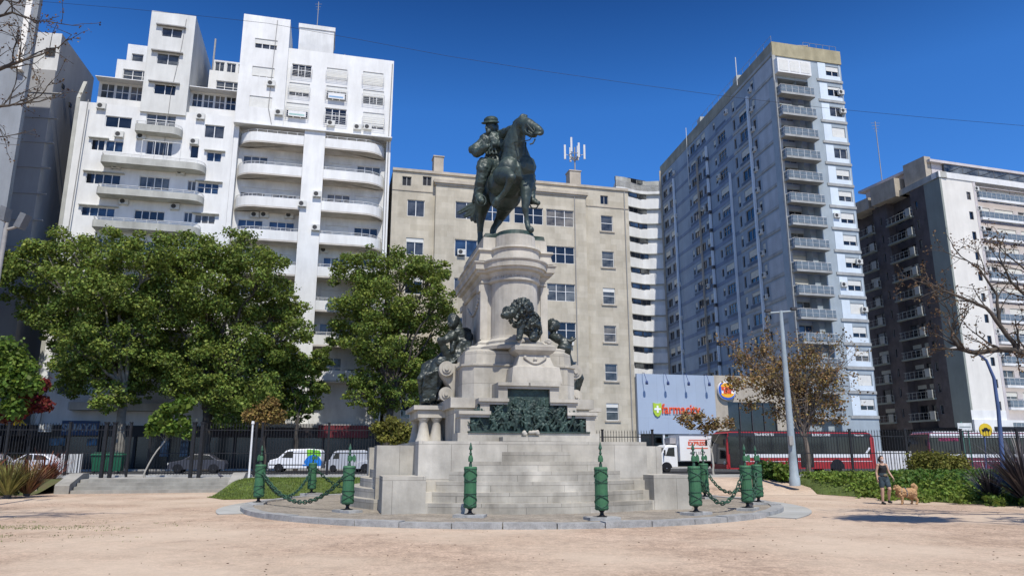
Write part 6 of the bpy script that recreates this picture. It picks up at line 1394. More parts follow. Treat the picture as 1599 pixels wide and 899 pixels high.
# round yellow sign, white street name plate
p = at(1540, 738, 46); t = thing('round_sign', 'round yellow sign with black marks on a thin pole at the right', 'sign', (p.x, p.y, DECK)); c = at(1538, 671, 46)-Vector((p.x, p.y, DECK)); g = MB(); g.disc((c.x, -.06, c.z), .40, 'y', 28, .05); g.build('sign_disc', mat('yellow_sign', (.68, .48, .03), .5, .05, 3), t); g = MB(); g.tube([(0, 0, 0), (c.x, 0, c.z+.4)], .04, 6); g.build('pole', blp, t)
g = MB(); g.box(c.x-.25, c.x+.25, -.10, -.086, c.z-.05, c.z+.05); g.prismy([(c.x-.15, c.z+.05), (c.x+.15, c.z+.05), (c.x+.08, c.z+.14), (c.x-.08, c.z+.14)], -.10, -.086); g.disc((c.x-.14, -.093, c.z-.07), .05, 'y', 10, .014); g.disc((c.x+.14, -.093, c.z-.07), .05, 'y', 10, .014); g.build('symbol', black, t)
p = at(1511, 738, 44); t = thing('street_sign', 'green post with a white name plate at the right, beside the round yellow sign', 'sign', (p.x, p.y, DECK)); c = at(1506, 666, 44)-Vector((p.x, p.y, DECK)); gp = mat('dull_green_pole', (.10, .22, .18), .5, .1, 3)
g = MB(); g.tube([(0, 0, 0), (0, 0, c.z+.3)], .06, 6); g.tube([(.35, 0, 0), (.35, 0, c.z+.1)], .05, 6); g.build('pole', gp, t); g = MB(); g.box(c.x-.45, c.x+.38, -.1, -.07, c.z-.22, c.z+.22); g.build('name_plate', mat('plate_white', (.72, .74, .72), .5), t); g = MB(); g.box(c.x-.36, c.x+.3, -.112, -.101, c.z-.03, c.z+.03); g.build('plate_lettering', mat('plate_ink', (.3, .34, .33), .6), t)
# thin stakes in the left bed
for i, (px, y0, y1) in enumerate(((63, 722, 768), (180, 0, 0), (59, 718, 765))[:1]+((163/3.0, 0, 0),)[:0]): pass
for i, (px, yb, yt) in enumerate(((23, 770, 725), (56, 768, 718))):
    b_ = gnd(px, yb, .1); q = at(px+3, yt, b_.y); g = MB(); g.tube([tuple(b_), tuple(q)], .04, 6); single(g, 'wooden_stake', mat('pale_wood', (.42, .34, .26), .9, .2, 4), ['pale wooden stake nearest the left edge among the spiky plants', 'pale wooden stake closer to the steps beside the reddish plant'][i], 'stake', 'wooden stakes in the left flower bed')
# dark flat patch on the gravel at right: shadow of the leafy side tree, no part of its own
# cable across the sky
def cable(pts, Y, r, label):
    P = [at(x, y, Y) for x, y in pts]; g = MB(); g.tube([tuple(p) for p in P], r, 5); single(g, 'overhead_cable', black, label, 'cable')
cable([(-60, -8), (80, 4), (200, 14), (330, 27), (420, 37), (560, 62), (700, 88), (840, 110), (980, 130), (1120, 149), (1300, 170), (1450, 184), (1700, 205)], 32, .008, 'thin dark cable sagging right across the blue sky')
# ================================================================== TREES AND PLANTS
leafm = mat('plane_tree_leaves', (.19, .25, .045), .6, .25, .35, island=.55, transl=.32, spec=.25, col2=(.10, .15, .028))
leaf_y = mat('young_green_leaves', (.15, .24, .035), .6, .2, 1, island=.4, transl=.35); leaf_o = mat('orange_brown_leaves', (.27, .19, .055), .75, .2, 1, island=.5, transl=.25)
leaf_j = mat('brown_olive_leaves', (.34, .235, .09), .8, .3, .5, island=.6, transl=.3); leaf_r = mat('red_leaves', (.24, .055, .03), .75, .2, 1, island=.5, transl=.3); leaf_dk = mat('dark_shrub_leaves', (.06, .13, .02), .6, .2, 1, island=.45, transl=.25)
leaf_yo = mat('yellow_green_leaves', (.20, .20, .035), .7, .2, 1, island=.4, transl=.3)
bark = mat('plane_bark', (.24, .22, .18), .9, .3, 2.0, bump=.4, bscale=10, col2=(.12, .11, .09)); bark_d = mat('dark_bark', (.10, .085, .07), .9, .3, 3, bump=.4, bscale=12); bark_p = mat('pale_bark', (.46, .43, .37), .9, .15, 3)
def leaves(clumps, n, size, shell=.55, flat=1.0):
    """clumps: (x,y,z,rx,ry,rz,weight); leaf-sized quads spread through each clump"""
    C = np.array(clumps, float); w = C[:, 6]/C[:, 6].sum(); idx = rng.choice(len(C), n, p=w); c = C[idx]
    d = rng.normal(size=(n, 3)); d /= np.linalg.norm(d, axis=1)[:, None]; rr_ = (shell+(1-shell)*rng.random(n)**.6)*(1+.16*rng.normal(size=n))
    # lumpy surface
    lump = 1+.22*np.sin(d[:, 0]*7+idx*1.7)*np.sin(d[:, 1]*6+idx*2.3)*np.sin(d[:, 2]*7+idx)
    p = c[:, :3]+d*c[:, 3:6]*(rr_*lump)[:, None]
    nrm = d*.6+rng.normal(size=(n, 3))*.7+np.array([0, 0, .45]); nrm /= np.linalg.norm(nrm, axis=1)[:, None]
    t = np.cross(nrm, rng.normal(size=(n, 3))); t /= np.linalg.norm(t, axis=1)[:, None]; b_ = np.cross(nrm, t)
    s = size*rng.uniform(.55, 1.35, n)[:, None]; V = np.empty((n, 4, 3)); V[:, 0] = p-t*s*.5; V[:, 1] = p-b_*s*.42+t*s*.08; V[:, 2] = p+t*s*.55; V[:, 3] = p+b_*s*.42+t*s*.08+nrm*s*.12
    return V.reshape(-1, 3)
def branch_to(g, a, b, r0, r1, wig=.25, n=6, rd=random):
    a, b = Vector(a), Vector(b); P = []; L = (b-a).length
    for i in range(n+1):
        t = i/n; q = a.lerp(b, t); q.z += L*.10*math.sin(PI*t)
        if 0 < i < n: q += Vector((rd.uniform(-1, 1), rd.uniform(-1, 1), rd.uniform(-1, 1)))*wig*L/n
        P.append(q)
    g.tube(P, [r0+(r1-r0)*i/n for i in range(n+1)], 7); return P
def tree(name, label, cat, px_clumps, Y, trunk_px, zg, n, size, lm, bm_, tr=.3, fork=.45, group=None, dY=2.5, shell=.5, seed=1, sy=1.0, core=True):
    rd = random.Random(seed); bx = at(trunk_px[0], 700, Y).x; t = thing(name, label, cat, (bx, Y, zg), 0, group); off = np.array([bx, Y, zg]); k = Y/FPX*1.02
    cl = []
    for c in px_clumps:
        px, py, r = c[:3]; yy = Y+(c[3] if len(c) > 3 else rd.uniform(-dY, dY)); p = at(px, py, yy); R_ = r*k; cl.append((p.x, p.y, p.z, R_, R_*sy, R_*.85, R_**2))
    cl2 = list(cl)
    if cat == 'tree' and n > 9000:
        cl2 = []
        for c in cl:
            cl2.append((c[0], c[1], c[2], c[3]*.7, c[4]*.7, c[5]*.7, c[6]*.4))
            for i in range(16):
                v = Vector((rd.gauss(0, 1), rd.gauss(0, 1), rd.gauss(0, 1))).normalized(); q = rd.uniform(.16, .42); f_ = rd.uniform(.7, 1.12)
                cl2.append((c[0]+v.x*c[3]*f_, c[1]+v.y*c[4]*f_, c[2]+v.z*c[5]*f_, c[3]*q, c[4]*q, c[5]*q*.75, c[6]*q*q*.9))
    np_mesh('crown', leaves(cl2, n, size, shell), 4, lm, None, t, off)
    g = MB(); top = min(c[2] for c in cl); avg = sum(c[2] for c in cl)/len(cl); fz = zg+(avg-zg)*fork; tx = at(trunk_px[1], 700, Y).x
    P = branch_to(g, (bx, Y, zg-.1), (tx, Y, fz), tr, tr*.75, .12, 6, rd)
    for c in cl:
        m = Vector((tx+(c[0]-tx)*.35, Y+(c[1]-Y)*.35, fz+(c[2]-fz)*.45)); r = tr*.45*min(1, c[3]/2); Q = branch_to(g, (tx, Y, fz-.1), m, r, r*.7, .2, 4, rd); Q = branch_to(g, m, c[:3], r*.7, r*.25, .25, 5, rd)
        for i in range(5):
            v = Vector((rd.gauss(0, 1), rd.gauss(0, 1), rd.gauss(0, 1)+.3)).normalized(); branch_to(g, Q[3], Vector(c[:3])+Vector((v.x*c[3], v.y*c[4], v.z*c[5]))*.85, r*.3, .015, .25, 4, rd)
    g.build('trunk', bm_, t, off=tuple(off)); return t
PG = 'plane trees along the street'
tree('plane_tree', 'broad plane tree at the left with a pale trunk behind the gate posts', 'tree', [(60, 425, 46), (110, 395, 48), (165, 395, 50), (48, 470, 36), (95, 480, 55), (150, 455, 60), (118, 545, 38), (200, 470, 60), (185, 540, 55), (225, 405, 45), (90, 525, 26), (150, 590, 36), (205, 600, 34), (30, 410, 24), (128, 500, 45), (165, 620, 30), (110, 600, 26), (205, 560, 50)], 61.5, (190, 183), DECK, 66000, .22, leafm, bark, .42, .5, PG, seed=3)
tree('plane_tree', 'largest plane tree, in the middle of the left group in front of the white buildings', 'tree', [(270, 400, 42), (315, 405, 50), (370, 405, 48), (415, 425, 40), (260, 470, 62), (330, 480, 66), (400, 480, 56), (440, 480, 32), (300, 550, 60), (370, 560, 56), (430, 545, 42), (465, 520, 26), (350, 620, 42), (410, 610, 40), (280, 585, 40), (455, 580, 30), (235, 560, 36), (345, 645, 26), (390, 640, 30), (310, 600, 40)], 65, (322, 318), DECK, 84000, .22, leafm, bark_d, .5, .45, PG, seed=4)
tree('plane_tree', 'small drooping plane tree between the largest one and the right one', 'tree', [(450, 570, 30), (478, 590, 28), (500, 560, 22), (440, 620, 30), (470, 635, 24), (495, 610, 16)], 66, (463, 462), DECK, 17000, .21, leafm, bark_d, .2, .5, PG, seed=5)
tree('plane_tree', 'rounded plane tree just left of the monument', 'tree', [(548, 425, 34), (590, 415, 38), (635, 420, 40), (675, 425, 30), (693, 465, 26), (550, 480, 38), (600, 480, 52), (655, 485, 46), (690, 510, 26), (540, 525, 26), (590, 545, 46), (645, 550, 44), (680, 560, 26), (570, 590, 30), (620, 605, 36), (655, 600, 26), (560, 620, 22), (590, 630, 24)], 69, (603, 607), DECK, 56000, .22, leafm, bark_d, .42, .42, PG, seed=6)
tree('street_sapling', 'small bright green young tree on a thin slanted pale trunk behind the steps', 'young tree', [(285, 632, 14, 0), (262, 640, 14, 0), (250, 655, 16, 0), (270, 668, 14, 0), (238, 670, 12, 0), (287, 660, 12, 0), (298, 627, 8, 0), (293, 676, 10, .2)], 40.5, (227, 256), DECK, 1500, .30, leaf_y, bark_p, .045, .62, seed=7, sy=.9, shell=.2)
tree('orange_street_tree', 'small orange brown tree beside the white post left of the first bollard', 'young tree', [(395, 650, 14, 0), (412, 640, 14, 0), (425, 630, 11, 0), (432, 650, 14, 0), (408, 655, 13, 0), (385, 648, 7, 0)], 44, (417, 412), DECK, 3000, .16, leaf_o, bark_d, .06, .55, seed=8, shell=.2)
t = thing('white_post', 'thin white post leaning slightly in front of the small orange tree', 'post', tuple(gnd(390, 741, DECK+.0)) if False else (at(389, 741, 40.2).x, 40.2, DECK)); g = MB(); e = at(395, 660, 40.2); b0x = t.location; g.tube([(0, 0, 0), (e.x-b0x[0], 0, e.z-DECK)], [.06, .05], 8); g.tube([(e.x-b0x[0], 0, e.z-DECK-.05), (e.x-b0x[0], 0, e.z-DECK+.1)], [.09, .07], 8); g.build('pole', frame_w, t)
tree('yellow_green_shrub', 'feathery yellow green small tree against the left side of the monument', 'shrub', [(590, 668, 12, 0), (612, 662, 15, 0), (632, 672, 16, 0), (600, 680, 12, 0), (640, 685, 12, 0), (618, 686, 13, 0)], 41, (616, 616), DECK, 3600, .14, leaf_yo, bark_d, .07, .4, seed=9, shell=.2)
tree('green_corner_tree', 'light green tree at the far left edge above the fence', 'tree', [(8, 550, 26, 0), (30, 575, 26, 0), (12, 600, 30, 0), (45, 600, 20, 0), (-30, 570, 50, 0), (20, 635, 20, 0)], 44, (-20, -18), DECK, 7000, .26, leaf_y, bark_d, .16, .4, seed=10, shell=.3)
tree('red_leaved_tree', 'small tree with red and rusty leaves behind the fence at the left', 'tree', [(62, 600, 14, 0), (50, 625, 18, 0), (30, 640, 16, 0), (66, 632, 14, 0), (12, 650, 12, 0)], 46, (45, 45), DECK, 2600, .26, leaf_r, bark_d, .1, .4, seed=11, shell=.2)
def limb(g, P, r, rd, Y, depth=0, tw=None, spread=1.0, n=3, ln=1.0):
    pass
def twiggy(g, tips, p, d, L, r, rd, lvl, droop=.0, kids=3):
    """recursive bare branch"""
    P = [Vector(p)]; d = Vector(d).normalized(); n = 5
    for i in range(n):
        d = (d+Vector((rd.uniform(-1, 1), rd.uniform(-1, 1), rd.uniform(-1, 1)))*.28+Vector((0, 0, -droop))).normalized(); P.append(P[-1]+d*(L/n))
    g.tube(P, [max(.006, r*(1-.65*i/n)) for i in range(n+1)], 5)
    if lvl == 0: tips.append(P[-1]); tips.append(P[3]); return
    for k in range(kids):
        i = rd.randint(1, n); dd = (d+Vector((rd.uniform(-1, 1), rd.uniform(-1, 1), rd.uniform(-.9, 1)))*.95).normalized(); twiggy(g, tips, P[i], dd, L*rd.uniform(.45, .75), r*.45, rd, lvl-1, droop, kids)
    tips.append(P[-1])
def bare_tree(name, label, start, limbs, seed, lm, m, lvl=3, leaf=.1, nleaf=6, kids=3, spread=.25, cat='tree', rootloc=None):
    rd = random.Random(seed); base = rootloc or start; t = thing(name, label, cat, tuple(base)); g = MB(); tips = []
    for P, r0, r1 in limbs:
        P = [Vector(p) for p in P]; Q = []
        for a, b in zip(P, P[1:]):
            for k in range(3): Q.append(a.lerp(b, k/3)+Vector((rd.uniform(-1, 1), rd.uniform(-1, 1), rd.uniform(-1, 1)))*.03*(b-a).length)
        Q.append(P[-1]); N_ = len(Q); g.tube(Q, [r0+(r1-r0)*i/(N_-1) for i in range(N_)], 7)
        if r0 < .35 or True:
            for i in range(2, N_, 1):
                if rd.random() < .85 and lvl >= 0 and r1 < .2:
                    d = (Q[i]-Q[i-1]).normalized()+Vector((rd.uniform(-1, 1), rd.uniform(-.7, .7), rd.uniform(-.7, 1))); twiggy(g, tips, Q[i], d, rd.uniform(.7, 1.5)*spread*4, r1*.6+.01, rd, lvl-1, .0, kids)
    g.build('trunk', m, t, off=tuple(base))
    if nleaf:
        cl = [(p.x, p.y, p.z, leaf*2.2, leaf*2.2, leaf*2.2, 1) for p in tips]; np_mesh('crown', leaves(cl, len(tips)*nleaf, leaf, .0), 4, lm, None, t, np.array([base[0], base[1], base[2]]))
    return t
YR = 20
bare_tree('bare_branched_tree', 'nearly leafless dark branched tree reaching in from the right edge', (16.5, 19.5, 0), [
    ([(16.9, 19.5, 0), (16.6, 19.6, 2.5), (16.0, 19.8, 4.2)], 0.238, 0.150),
    ([(16.0, 19.8, 4.0), at(1640, 575, YR), at(1590, 548, YR), at(1560, 545, YR), at(1520, 550, YR), at(1500, 545, YR), at(1487, 528, YR)], 0.112, 0.042),
    ([at(1590, 548, YR), at(1565, 510, YR), at(1540, 480, YR), at(1510, 468, YR), at(1480, 455, YR), at(1450, 445, YR)], 0.070, 0.018),
    ([at(1560, 505, YR), at(1555, 460, YR), at(1530, 420, YR), at(1500, 400, YR)], 0.049, 0.012),
    ([at(1680, 520, YR), at(1620, 480, YR), at(1580, 440, YR), at(1560, 400, YR)], 0.070, 0.018),
    ([at(1650, 460, YR), at(1600, 420, YR), at(1570, 395, YR)], 0.042, 0.012),
    ([at(1487, 528, YR), at(1490, 500, YR), at(1478, 480, YR)], 0.028, 0.009)], 5, mat('dry_brown_leaves', (.20, .13, .07), .8, .3, 1, island=.5, transl=.2), bark_d, lvl=2, leaf=.06, nleaf=5, kids=3, spread=.2)
YL = 15.5
bare_tree('bare_branched_tree', 'bare twiggy tree whose thin branches hang in at the top left corner', (-13.6, 15, 0), [
    ([(-13.6, 15.2, 0), (-13.4, 15.3, 3), (-13.0, 15.5, 6)], 0.210, 0.132),
    ([(-13.0, 15.5, 6), at(-80, 150, YL), at(-30, 120, YL), at(20, 100, YL), at(50, 90, YL)], 0.098, 0.018),
    ([at(-80, 150, YL), at(-20, 170, YL), at(15, 165, YL), at(40, 160, YL)], 0.056, 0.012),
    ([at(-80, 60, YL), at(-20, 30, YL), at(20, 20, YL), at(60, 35, YL)], 0.056, 0.012),
    ([at(-90, -10, YL), at(-20, -10, YL), at(30, 5, YL)], 0.056, 0.012),
    ([(-13.0, 15.5, 6), (-12.6, 15, 10), (-11.5, 14.5, 13.2)], .12, .05), ([(-12.6, 15, 10), (-10.8, 14.6, 12.6), (-9.6, 14.4, 13.6)], .08, .04), ([(-12.6, 15, 10), (-13.6, 14.3, 12.5), (-14.2, 13.8, 14)], .08, .04), ([(-13.0, 15.5, 6), at(-150, 30, 16), at(-120, -60, 16.5)], 0.084, 0.030), ([(-13.0, 15.5, 6), (-14.5, 17, 8), (-14.5, 18.5, 10)], 0.084, 0.024), ([(-13.0, 15.5, 6), (-14.3, 17.2, 8.5), (-15.0, 18.2, 11.5)], 0.070, 0.018)], 6, mat('dry_brown_leaves'  , (.20, .13, .07)), bark_d, lvl=2, leaf=.05, nleaf=4, kids=4, spread=.19)
YJ = 47
bj = at(1262, 735, YJ)
def jc(px, py, r, dy=0): return (px, py, r, dy)
tree('jacaranda_tree', 'wide half bare tree with brown and olive foliage in front of the slab tower', 'tree', [(1142, 595, 14), (1160, 562, 20), (1190, 548, 18), (1150, 600, 18), (1225, 570, 26), (1260, 560, 22), (1290, 590, 26), (1200, 610, 28), (1250, 610, 30), (1300, 630, 24), (1270, 650, 24), (1215, 645, 20), (1310, 655, 14), (1170, 630, 16), (1180, 590, 24), (1235, 585, 20)], YJ, (1262, 1258), DECK-.1, 4300, .17, leaf_j, mat('brown_bark', (.20, .16, .13), .9, .2, 3), .17, .42, seed=12, dY=2.0, shell=.1)
rd = random.Random(31); g = MB(); tips = []; jt = [o for o in ROOTS if o.name.startswith('jacaranda')][0]
for a in range(15):
    tgt = at(rd.uniform(1150, 1320), rd.uniform(545, 650), YJ+rd.uniform(-2, 2)); P = branch_to(g, at(1258+rd.uniform(-5, 5), 672, YJ), tgt, .07, .025, .25, 7, rd)
    for i in (3, 4, 5, 6, 7): 
        for q in range(2): twiggy(g, tips, P[i], Vector((rd.uniform(-1, 1), rd.uniform(-1, 1), rd.uniform(-.2, 1))), rd.uniform(1.0, 2.0), .022, rd, 1, .0, 3)
g.build('twigs', MATS['brown_bark'], jt, off=tuple(jt['_w']))
np_mesh('sparse_leaves', leaves([(p.x, p.y, p.z, .3, .3, .3, 1) for p in tips], len(tips)*5, .13, 0), 4, leaf_j, None, jt, np.array(list(jt['_w'])))
tree('small_brown_tree', 'small thin brown leaved tree in front of the pale blue shop panel', 'young tree', [(1068, 652, 13, 0), (1090, 650, 14, 0), (1115, 662, 14, 0), (1138, 660, 12, 0), (1100, 668, 12, 0), (1078, 664, 9, 0)], 46, (1112, 1111), DECK, 1500, .15, leaf_j, bark_p, .07, .5, seed=14, shell=.1)
# shading tree beyond the right edge: its shadow falls on the gravel
pts = []
for _ in range(2600):
    x = random.gauss(-13.2, 2.2); y = random.gauss(17.3, 1.3)
    if noise.noise(Vector((x*.7, y*.9, 3))) > .05: pts.append((x, y, .0))
tag(blades('grass', pts, .03, .01, mat('dusty_grass', (.22, .24, .10), .9, .2, 1, island=.3), 3), 'thin dusty patch of grass in the left foreground gravel', 'grass', kind='stuff')
# clipped round bushes
def shade_tree():
    t = thing('leafy_side_tree', 'tall leafy tree just beyond the right edge, its shade falling on the gravel', 'tree', (16.5, 12.2, 0)); rd = random.Random(2); off = np.array([16.5, 12.2, 0])
    cl = [(12.6+dx, 12.7+dy, 13+dz, 1.0, .8, .5, 1) for dx, dy, dz in ((0, 0, 0), (.7, .1, .1), (-.7, 0, -.1), (0, .5, .1), (.2, -.5, 0))]+[(16.5, 11.5, 13.5, 1.6, 1.4, 1.3, 1.5)]
    np_mesh('crown', leaves(cl, 3800, .22, .3), 4, leafm, None, t, off); g = MB(); branch_to(g, (16.5, 12.2, -.1), (16.4, 12.0, 8), .25, .16, .1, 6, rd); branch_to(g, (16.4, 12, 8), (12.6, 12.7, 13), .12, .03, .2, 6, rd); branch_to(g, (16.4, 12, 8), (16.5, 11.5, 13.5), .14, .04, .2, 6, rd)
    g.build('trunk', bark_d, t, off=tuple(off))
shade_tree()
def bush(name, label, x, y, z, rx, rz, n, size, lm, group=None):
    t = thing(name, label, 'bush', (x, y, z), 0, group); cl = [(x+rx*.45*math.cos(a), y+rx*.4*math.sin(a), z+rz*.55, rx*.62, rx*.62, rz*.55, 1) for a in np.linspace(0, 2*PI, 6)[:-1]]+[(x, y, z+rz*.6, rx*.6, rx*.6, rz*.5, 1)]
    np_mesh('foliage', leaves(cl, n, size, .55), 4, lm, None, t, np.array([x, y, z])); g = MB()
    for i in range(6): a = i*1.05; g.tube([(0, 0, -.1), (rx*.4*math.cos(a), rx*.4*math.sin(a), rz*.7)], [.03, .012], 5)
    g.build('stem', bark_d, t); return t
p = at(1450, 730, 38.5); bush('round_bush', 'left round yellowish bush in front of the second bus', p.x, p.y, .58, 1.0, 1.15, 4500, .12, leaf_yo, 'round yellowish bushes')
p = at(1484, 730, 39.0); bush('round_bush', 'right round yellowish bush in front of the second bus', p.x, p.y, .58, .95, 1.05, 4500, .12, leaf_yo, 'round yellowish bushes')
p = at(1205, 748, 37.5); bush('dark_shrub', 'dark green leafy shrub left of the tall lighting pole', p.x, p.y, .5, .75, .8, 1600, .17, leaf_dk)
p = at(1225, 752, 36.5); bush('dark_shrub', 'small yellow tipped dark shrub touching the base of the tall lighting pole', p.x, p.y, .5, .5, .7, 900, .17, leaf_y)
# leafy ground cover on the right bank: wide leaves standing on the slope
pts = []; rd = random.Random(8)
def cover(name, label, region, n, size, h, m):
    V = []; P = []
    while len(P) < n:
        x, y = rd.uniform(14, 40), rd.uniform(23, 37.4)
        px, py = (FPX*x/(y*cT+(lz_right(x, y)-CAMZ)*sT)+799.5, 0); f_ = y*cT+(lz_right(x, y)-CAMZ)*sT; py = 449.5-FPX*(-y*sT+(lz_right(x, y)-CAMZ)*cT)/f_
        if region(px, py, x, y): P.append((x, y, lz_right(x, y)+h*rd.random()))
    cl = [(x, y, z, .2, .2, .12, 1) for x, y, z in P]; o = np_mesh(name, leaves(cl, n*7, size, .1), 4, m, 'stuff'); tag(o, label, 'ground cover')
cover('ground_cover', 'bright leafy ground cover along the front of the right bank', lambda px, py, x, y: 1250+rd.gauss(0, 12) < px < 1700 and (737 if px < 1340 else 742)+4*math.sin(px*.07) < py < (764 if px < 1340 else 779+(px-1380)*.05)+3*math.sin(px*.11), 4200, .13, .26, mat('bright_cover_leaves', (.19, .28, .045), .6, .2, 1, island=.4, transl=.35))
cover('ground_cover', 'darker leafy ground cover on the upper part of the right bank', lambda px, py, x, y: 1375+rd.gauss(0, 10) < px < 1700 and 733 < py < 764+5*math.sin(px*.05), 2600, .14, .34, mat('mid_cover_leaves', (.10, .19, .03), .6, .2, 1, island=.45, transl=.3))
# spiky plants: arching sword leaves
def spiky(name, label, x, y, z, n, L, w, m, seed, group=None, up=.5):
    rd = np.random.default_rng(seed); t = thing(name, label, 'plant', (x, y, z), 0, group); V = []
    for i in range(n):
        a = rd.uniform(0, 2*PI); el = rd.uniform(up, 1.45); l = L*rd.uniform(.6, 1.15); d = Vector((math.cos(a), math.sin(a), 0)); s = Vector((-d.y, d.x, 0))*w*.5; p0 = Vector((d.x*.08, d.y*.08, 0)); P = []
        for k in range(5):
            f_ = k/4; e = el-f_*f_*(.9-.4*el/1.45); P.append((p0.copy(), s*(1-f_**1.5*.95))); p0 = p0+(d*math.cos(e)+Vector((0, 0, math.sin(e))))*(l/4)
        for k in range(4): (a_, s_), (b_, s2) = P[k], P[k+1]; V += [a_-s_, a_+s_, b_+s2, b_-s2]
    np_mesh('sword_leaves', np.array([tuple(v) for v in V]), 4, m, None, t); g = MB(); g.lathe([(.12, -.05), (.15, .1), (.05, .3)], 8); g.build('stem', bark_d, t); return t
phor = mat('dark_purple_sword_leaves', (.075, .06, .06), .45, .3, 1, island=.6, spec=.5, col2=(.04, .035, .04)); spk_y = mat('striped_yellow_green_leaves', (.24, .23, .06), .55, .3, 2, island=.4); spk_r = mat('rusty_red_leaves', (.30, .085, .035), .6, .3, 2, island=.4)
q = gnd(1592, 786, .1); spiky('spiky_plant', 'big dark purple spiky plant at the right edge', q.x+.6, q.y+.4, .12, 420, 2.3, .075, phor, 1)
q = gnd(1560, 784, .1); spiky('spiky_plant', 'smaller dark spiky plant just left of the big purple one', q.x+.5, q.y+1.2, .15, 130, 1.5, .06, phor, 2)
for i, (px, py, L_, m, lab) in enumerate(((12, 772, 1.25, spk_y, 'yellow green spiky plant at the left edge near the ground'), (42, 770, 1.3, mat('dull_green_red_leaves', (.22, .12, .05), .6, .3, 2, island=.6), 'dull green spiky plant between the two wooden stakes'), (68, 762, 1.45, spk_r, 'orange red spiky plant beside the sloping wall of the steps'), (-30, 770, 1.5, spk_r, 'red spiky plant cut off by the left edge'), (28, 752, 1.3, spk_r, 'dark red plant behind the yellow green spiky one'), (2, 750, 1.5, spk_y, 'tall yellowish spiky plant against the fence at the left'))):
    q = gnd(px, py, .15); spiky('spiky_plant', lab, q.x, q.y, .1, 230, L_*1.25, .065, m, 10+i, 'spiky plants in the left bed', up=.7)
q = gnd(10, 774, .05); bush('low_yellow_shrub', 'low yellow shrub in front of the spiky plants at the left edge', q.x, q.y, .05, .55, .5, 900, .08, leaf_yo)
# ================================================================== PERSON AND DOG
skin = mat('skin', (.50, .31, .22), .6, .06, 6, spec=.35); blackcloth = mat('black_cloth', (.022, .021, .024), .85, .2, 12); denim = mat('dark_blue_shorts', (.05, .075, .09), .85, .2, 12); hair = mat('dark_hair', (.03, .02, .016), .6, .3, 12); shoe = mat('dark_shoes', (.03, .03, .035), .6)
W0 = gnd(1388, 787, 0); X0, Y0 = W0.x-.10, W0.y
per = thing('person', 'woman in black sleeveless top and dark shorts walking with a waist bag', 'person', (X0, Y0, 0))
b = Blob()      # x: picture right, y: away; she walks towards the camera
b.chain([(-.02, 0, .93), (-.01, 0, 1.05), (0, -.01, 1.20), (0, 0, 1.34)], [.135, .115, .125, .11]); b.ball((-.07, 0, .93), .115); b.ball((.07, 0, .93), .115); b.ball((-.07, -.07, 1.25), .06); b.ball((.07, -.07, 1.25), .06)
b.cap((0, .0, 1.34), (0, -.01, 1.46), .055, .048); b.ball((-.14, 0, 1.35), .058); b.ball((.14, 0, 1.35), .058)
b.ball((.0, -.03, 1.555), (.072, .088, .105)); b.ball((0, -.07, 1.50), (.045, .045, .05)); b.cap((0, -.115, 1.555), (0, -.125, 1.525), .014, .018); b.ball((-.075, -.01, 1.545), (.012, .02, .03)); b.ball((.075, -.01, 1.545), (.012, .02, .03))
b.chain([(-.15, 0, 1.35), (-.205, .03, 1.10), (-.225, -.03, .88)], [.048, .038, .026]); b.chain([(.15, 0, 1.35), (.215, -.02, 1.10), (.27, -.14, .92)], [.048, .038, .026])
b.chain([(-.08, 0, .90), (-.085, -.03, .50), (-.09, .02, .10)], [.095, .06, .038]); b.ball((-.088, .03, .33), (.052, .056, .11))
b.chain([(.08, 0, .90), (.105, -.16, .53), (.14, .04, .16)], [.095, .06, .038]); b.ball((.12, -.03, .36), (.05, .056, .10))
for hx, hy, hz, s in ((-.228, -.04, .84, -1), (.28, -.16, .88, 1)):
    b.ball((hx, hy, hz), (.02, .032, .042))
    for k in range(4): b.chain([(hx, hy-.028+.018*k, hz-.03), (hx-s*.004, hy-.030+.018*k, hz-.072), (hx-s*.014, hy-.032+.017*k, hz-.098+.006*abs(k-1))], [.009, .008, .007])
    b.chain([(hx, hy-.03, hz+.005), (hx-s*.01, hy-.055, hz-.03), (hx-s*.012, hy-.058, hz-.05)], [.010, .009, .008])
b.build('body', skin, per, voxel=.009, smooth=2)
b = Blob(); b.chain([(-.01, 0, .96), (-.01, 0, 1.07), (0, -.01, 1.22), (0, 0, 1.30)], [.158, .132, .142, .122]); b.ball((-.07, -.075, 1.25), .065); b.ball((.07, -.075, 1.25), .065)
for s in (-1, 1): b.chain([(s*.085, -.06, 1.30), (s*.10, 0, 1.39), (s*.08, .07, 1.28)], [.03, .025, .03])
b.build('tank_top', blackcloth, per, voxel=.012, smooth=2)
b = Blob(); b.chain([(-.01, 0, 1.0), (0, 0, .90)], [.155, .16]); b.chain([(-.08, 0, .90), (-.085, -.02, .62)], [.118, .088]); b.chain([(.08, 0, .90), (.10, -.12, .63)], [.118, .088]); b.ball((-.07, .03, .9), .12); b.ball((.07, .03, .9), .12); b.build('shorts', denim, per, voxel=.014, smooth=2)
b = Blob(); b.ball((0, .01, 1.585), (.09, .10, .10)); b.ball((-.055, .02, 1.52), (.045, .07, .09)); b.ball((.055, .03, 1.53), (.04, .06, .08)); b.ball((0, .06, 1.53), (.08, .06, .10)); ho = b.build('hair', hair, per, voxel=.012, smooth=1, rough=.008, rscale=25)
b = Blob(); b.ball((0, -.088, 1.512), (.056, .05, .05)); b.build('face_mask', mat('grey_face_mask', (.55, .52, .55), .8), per, voxel=.009, smooth=1)
b = Blob(); b.ball((-.025, -.105, 1.575), .010); b.ball((.025, -.105, 1.575), .010); b.build('eye', black, per, voxel=.005, smooth=0)
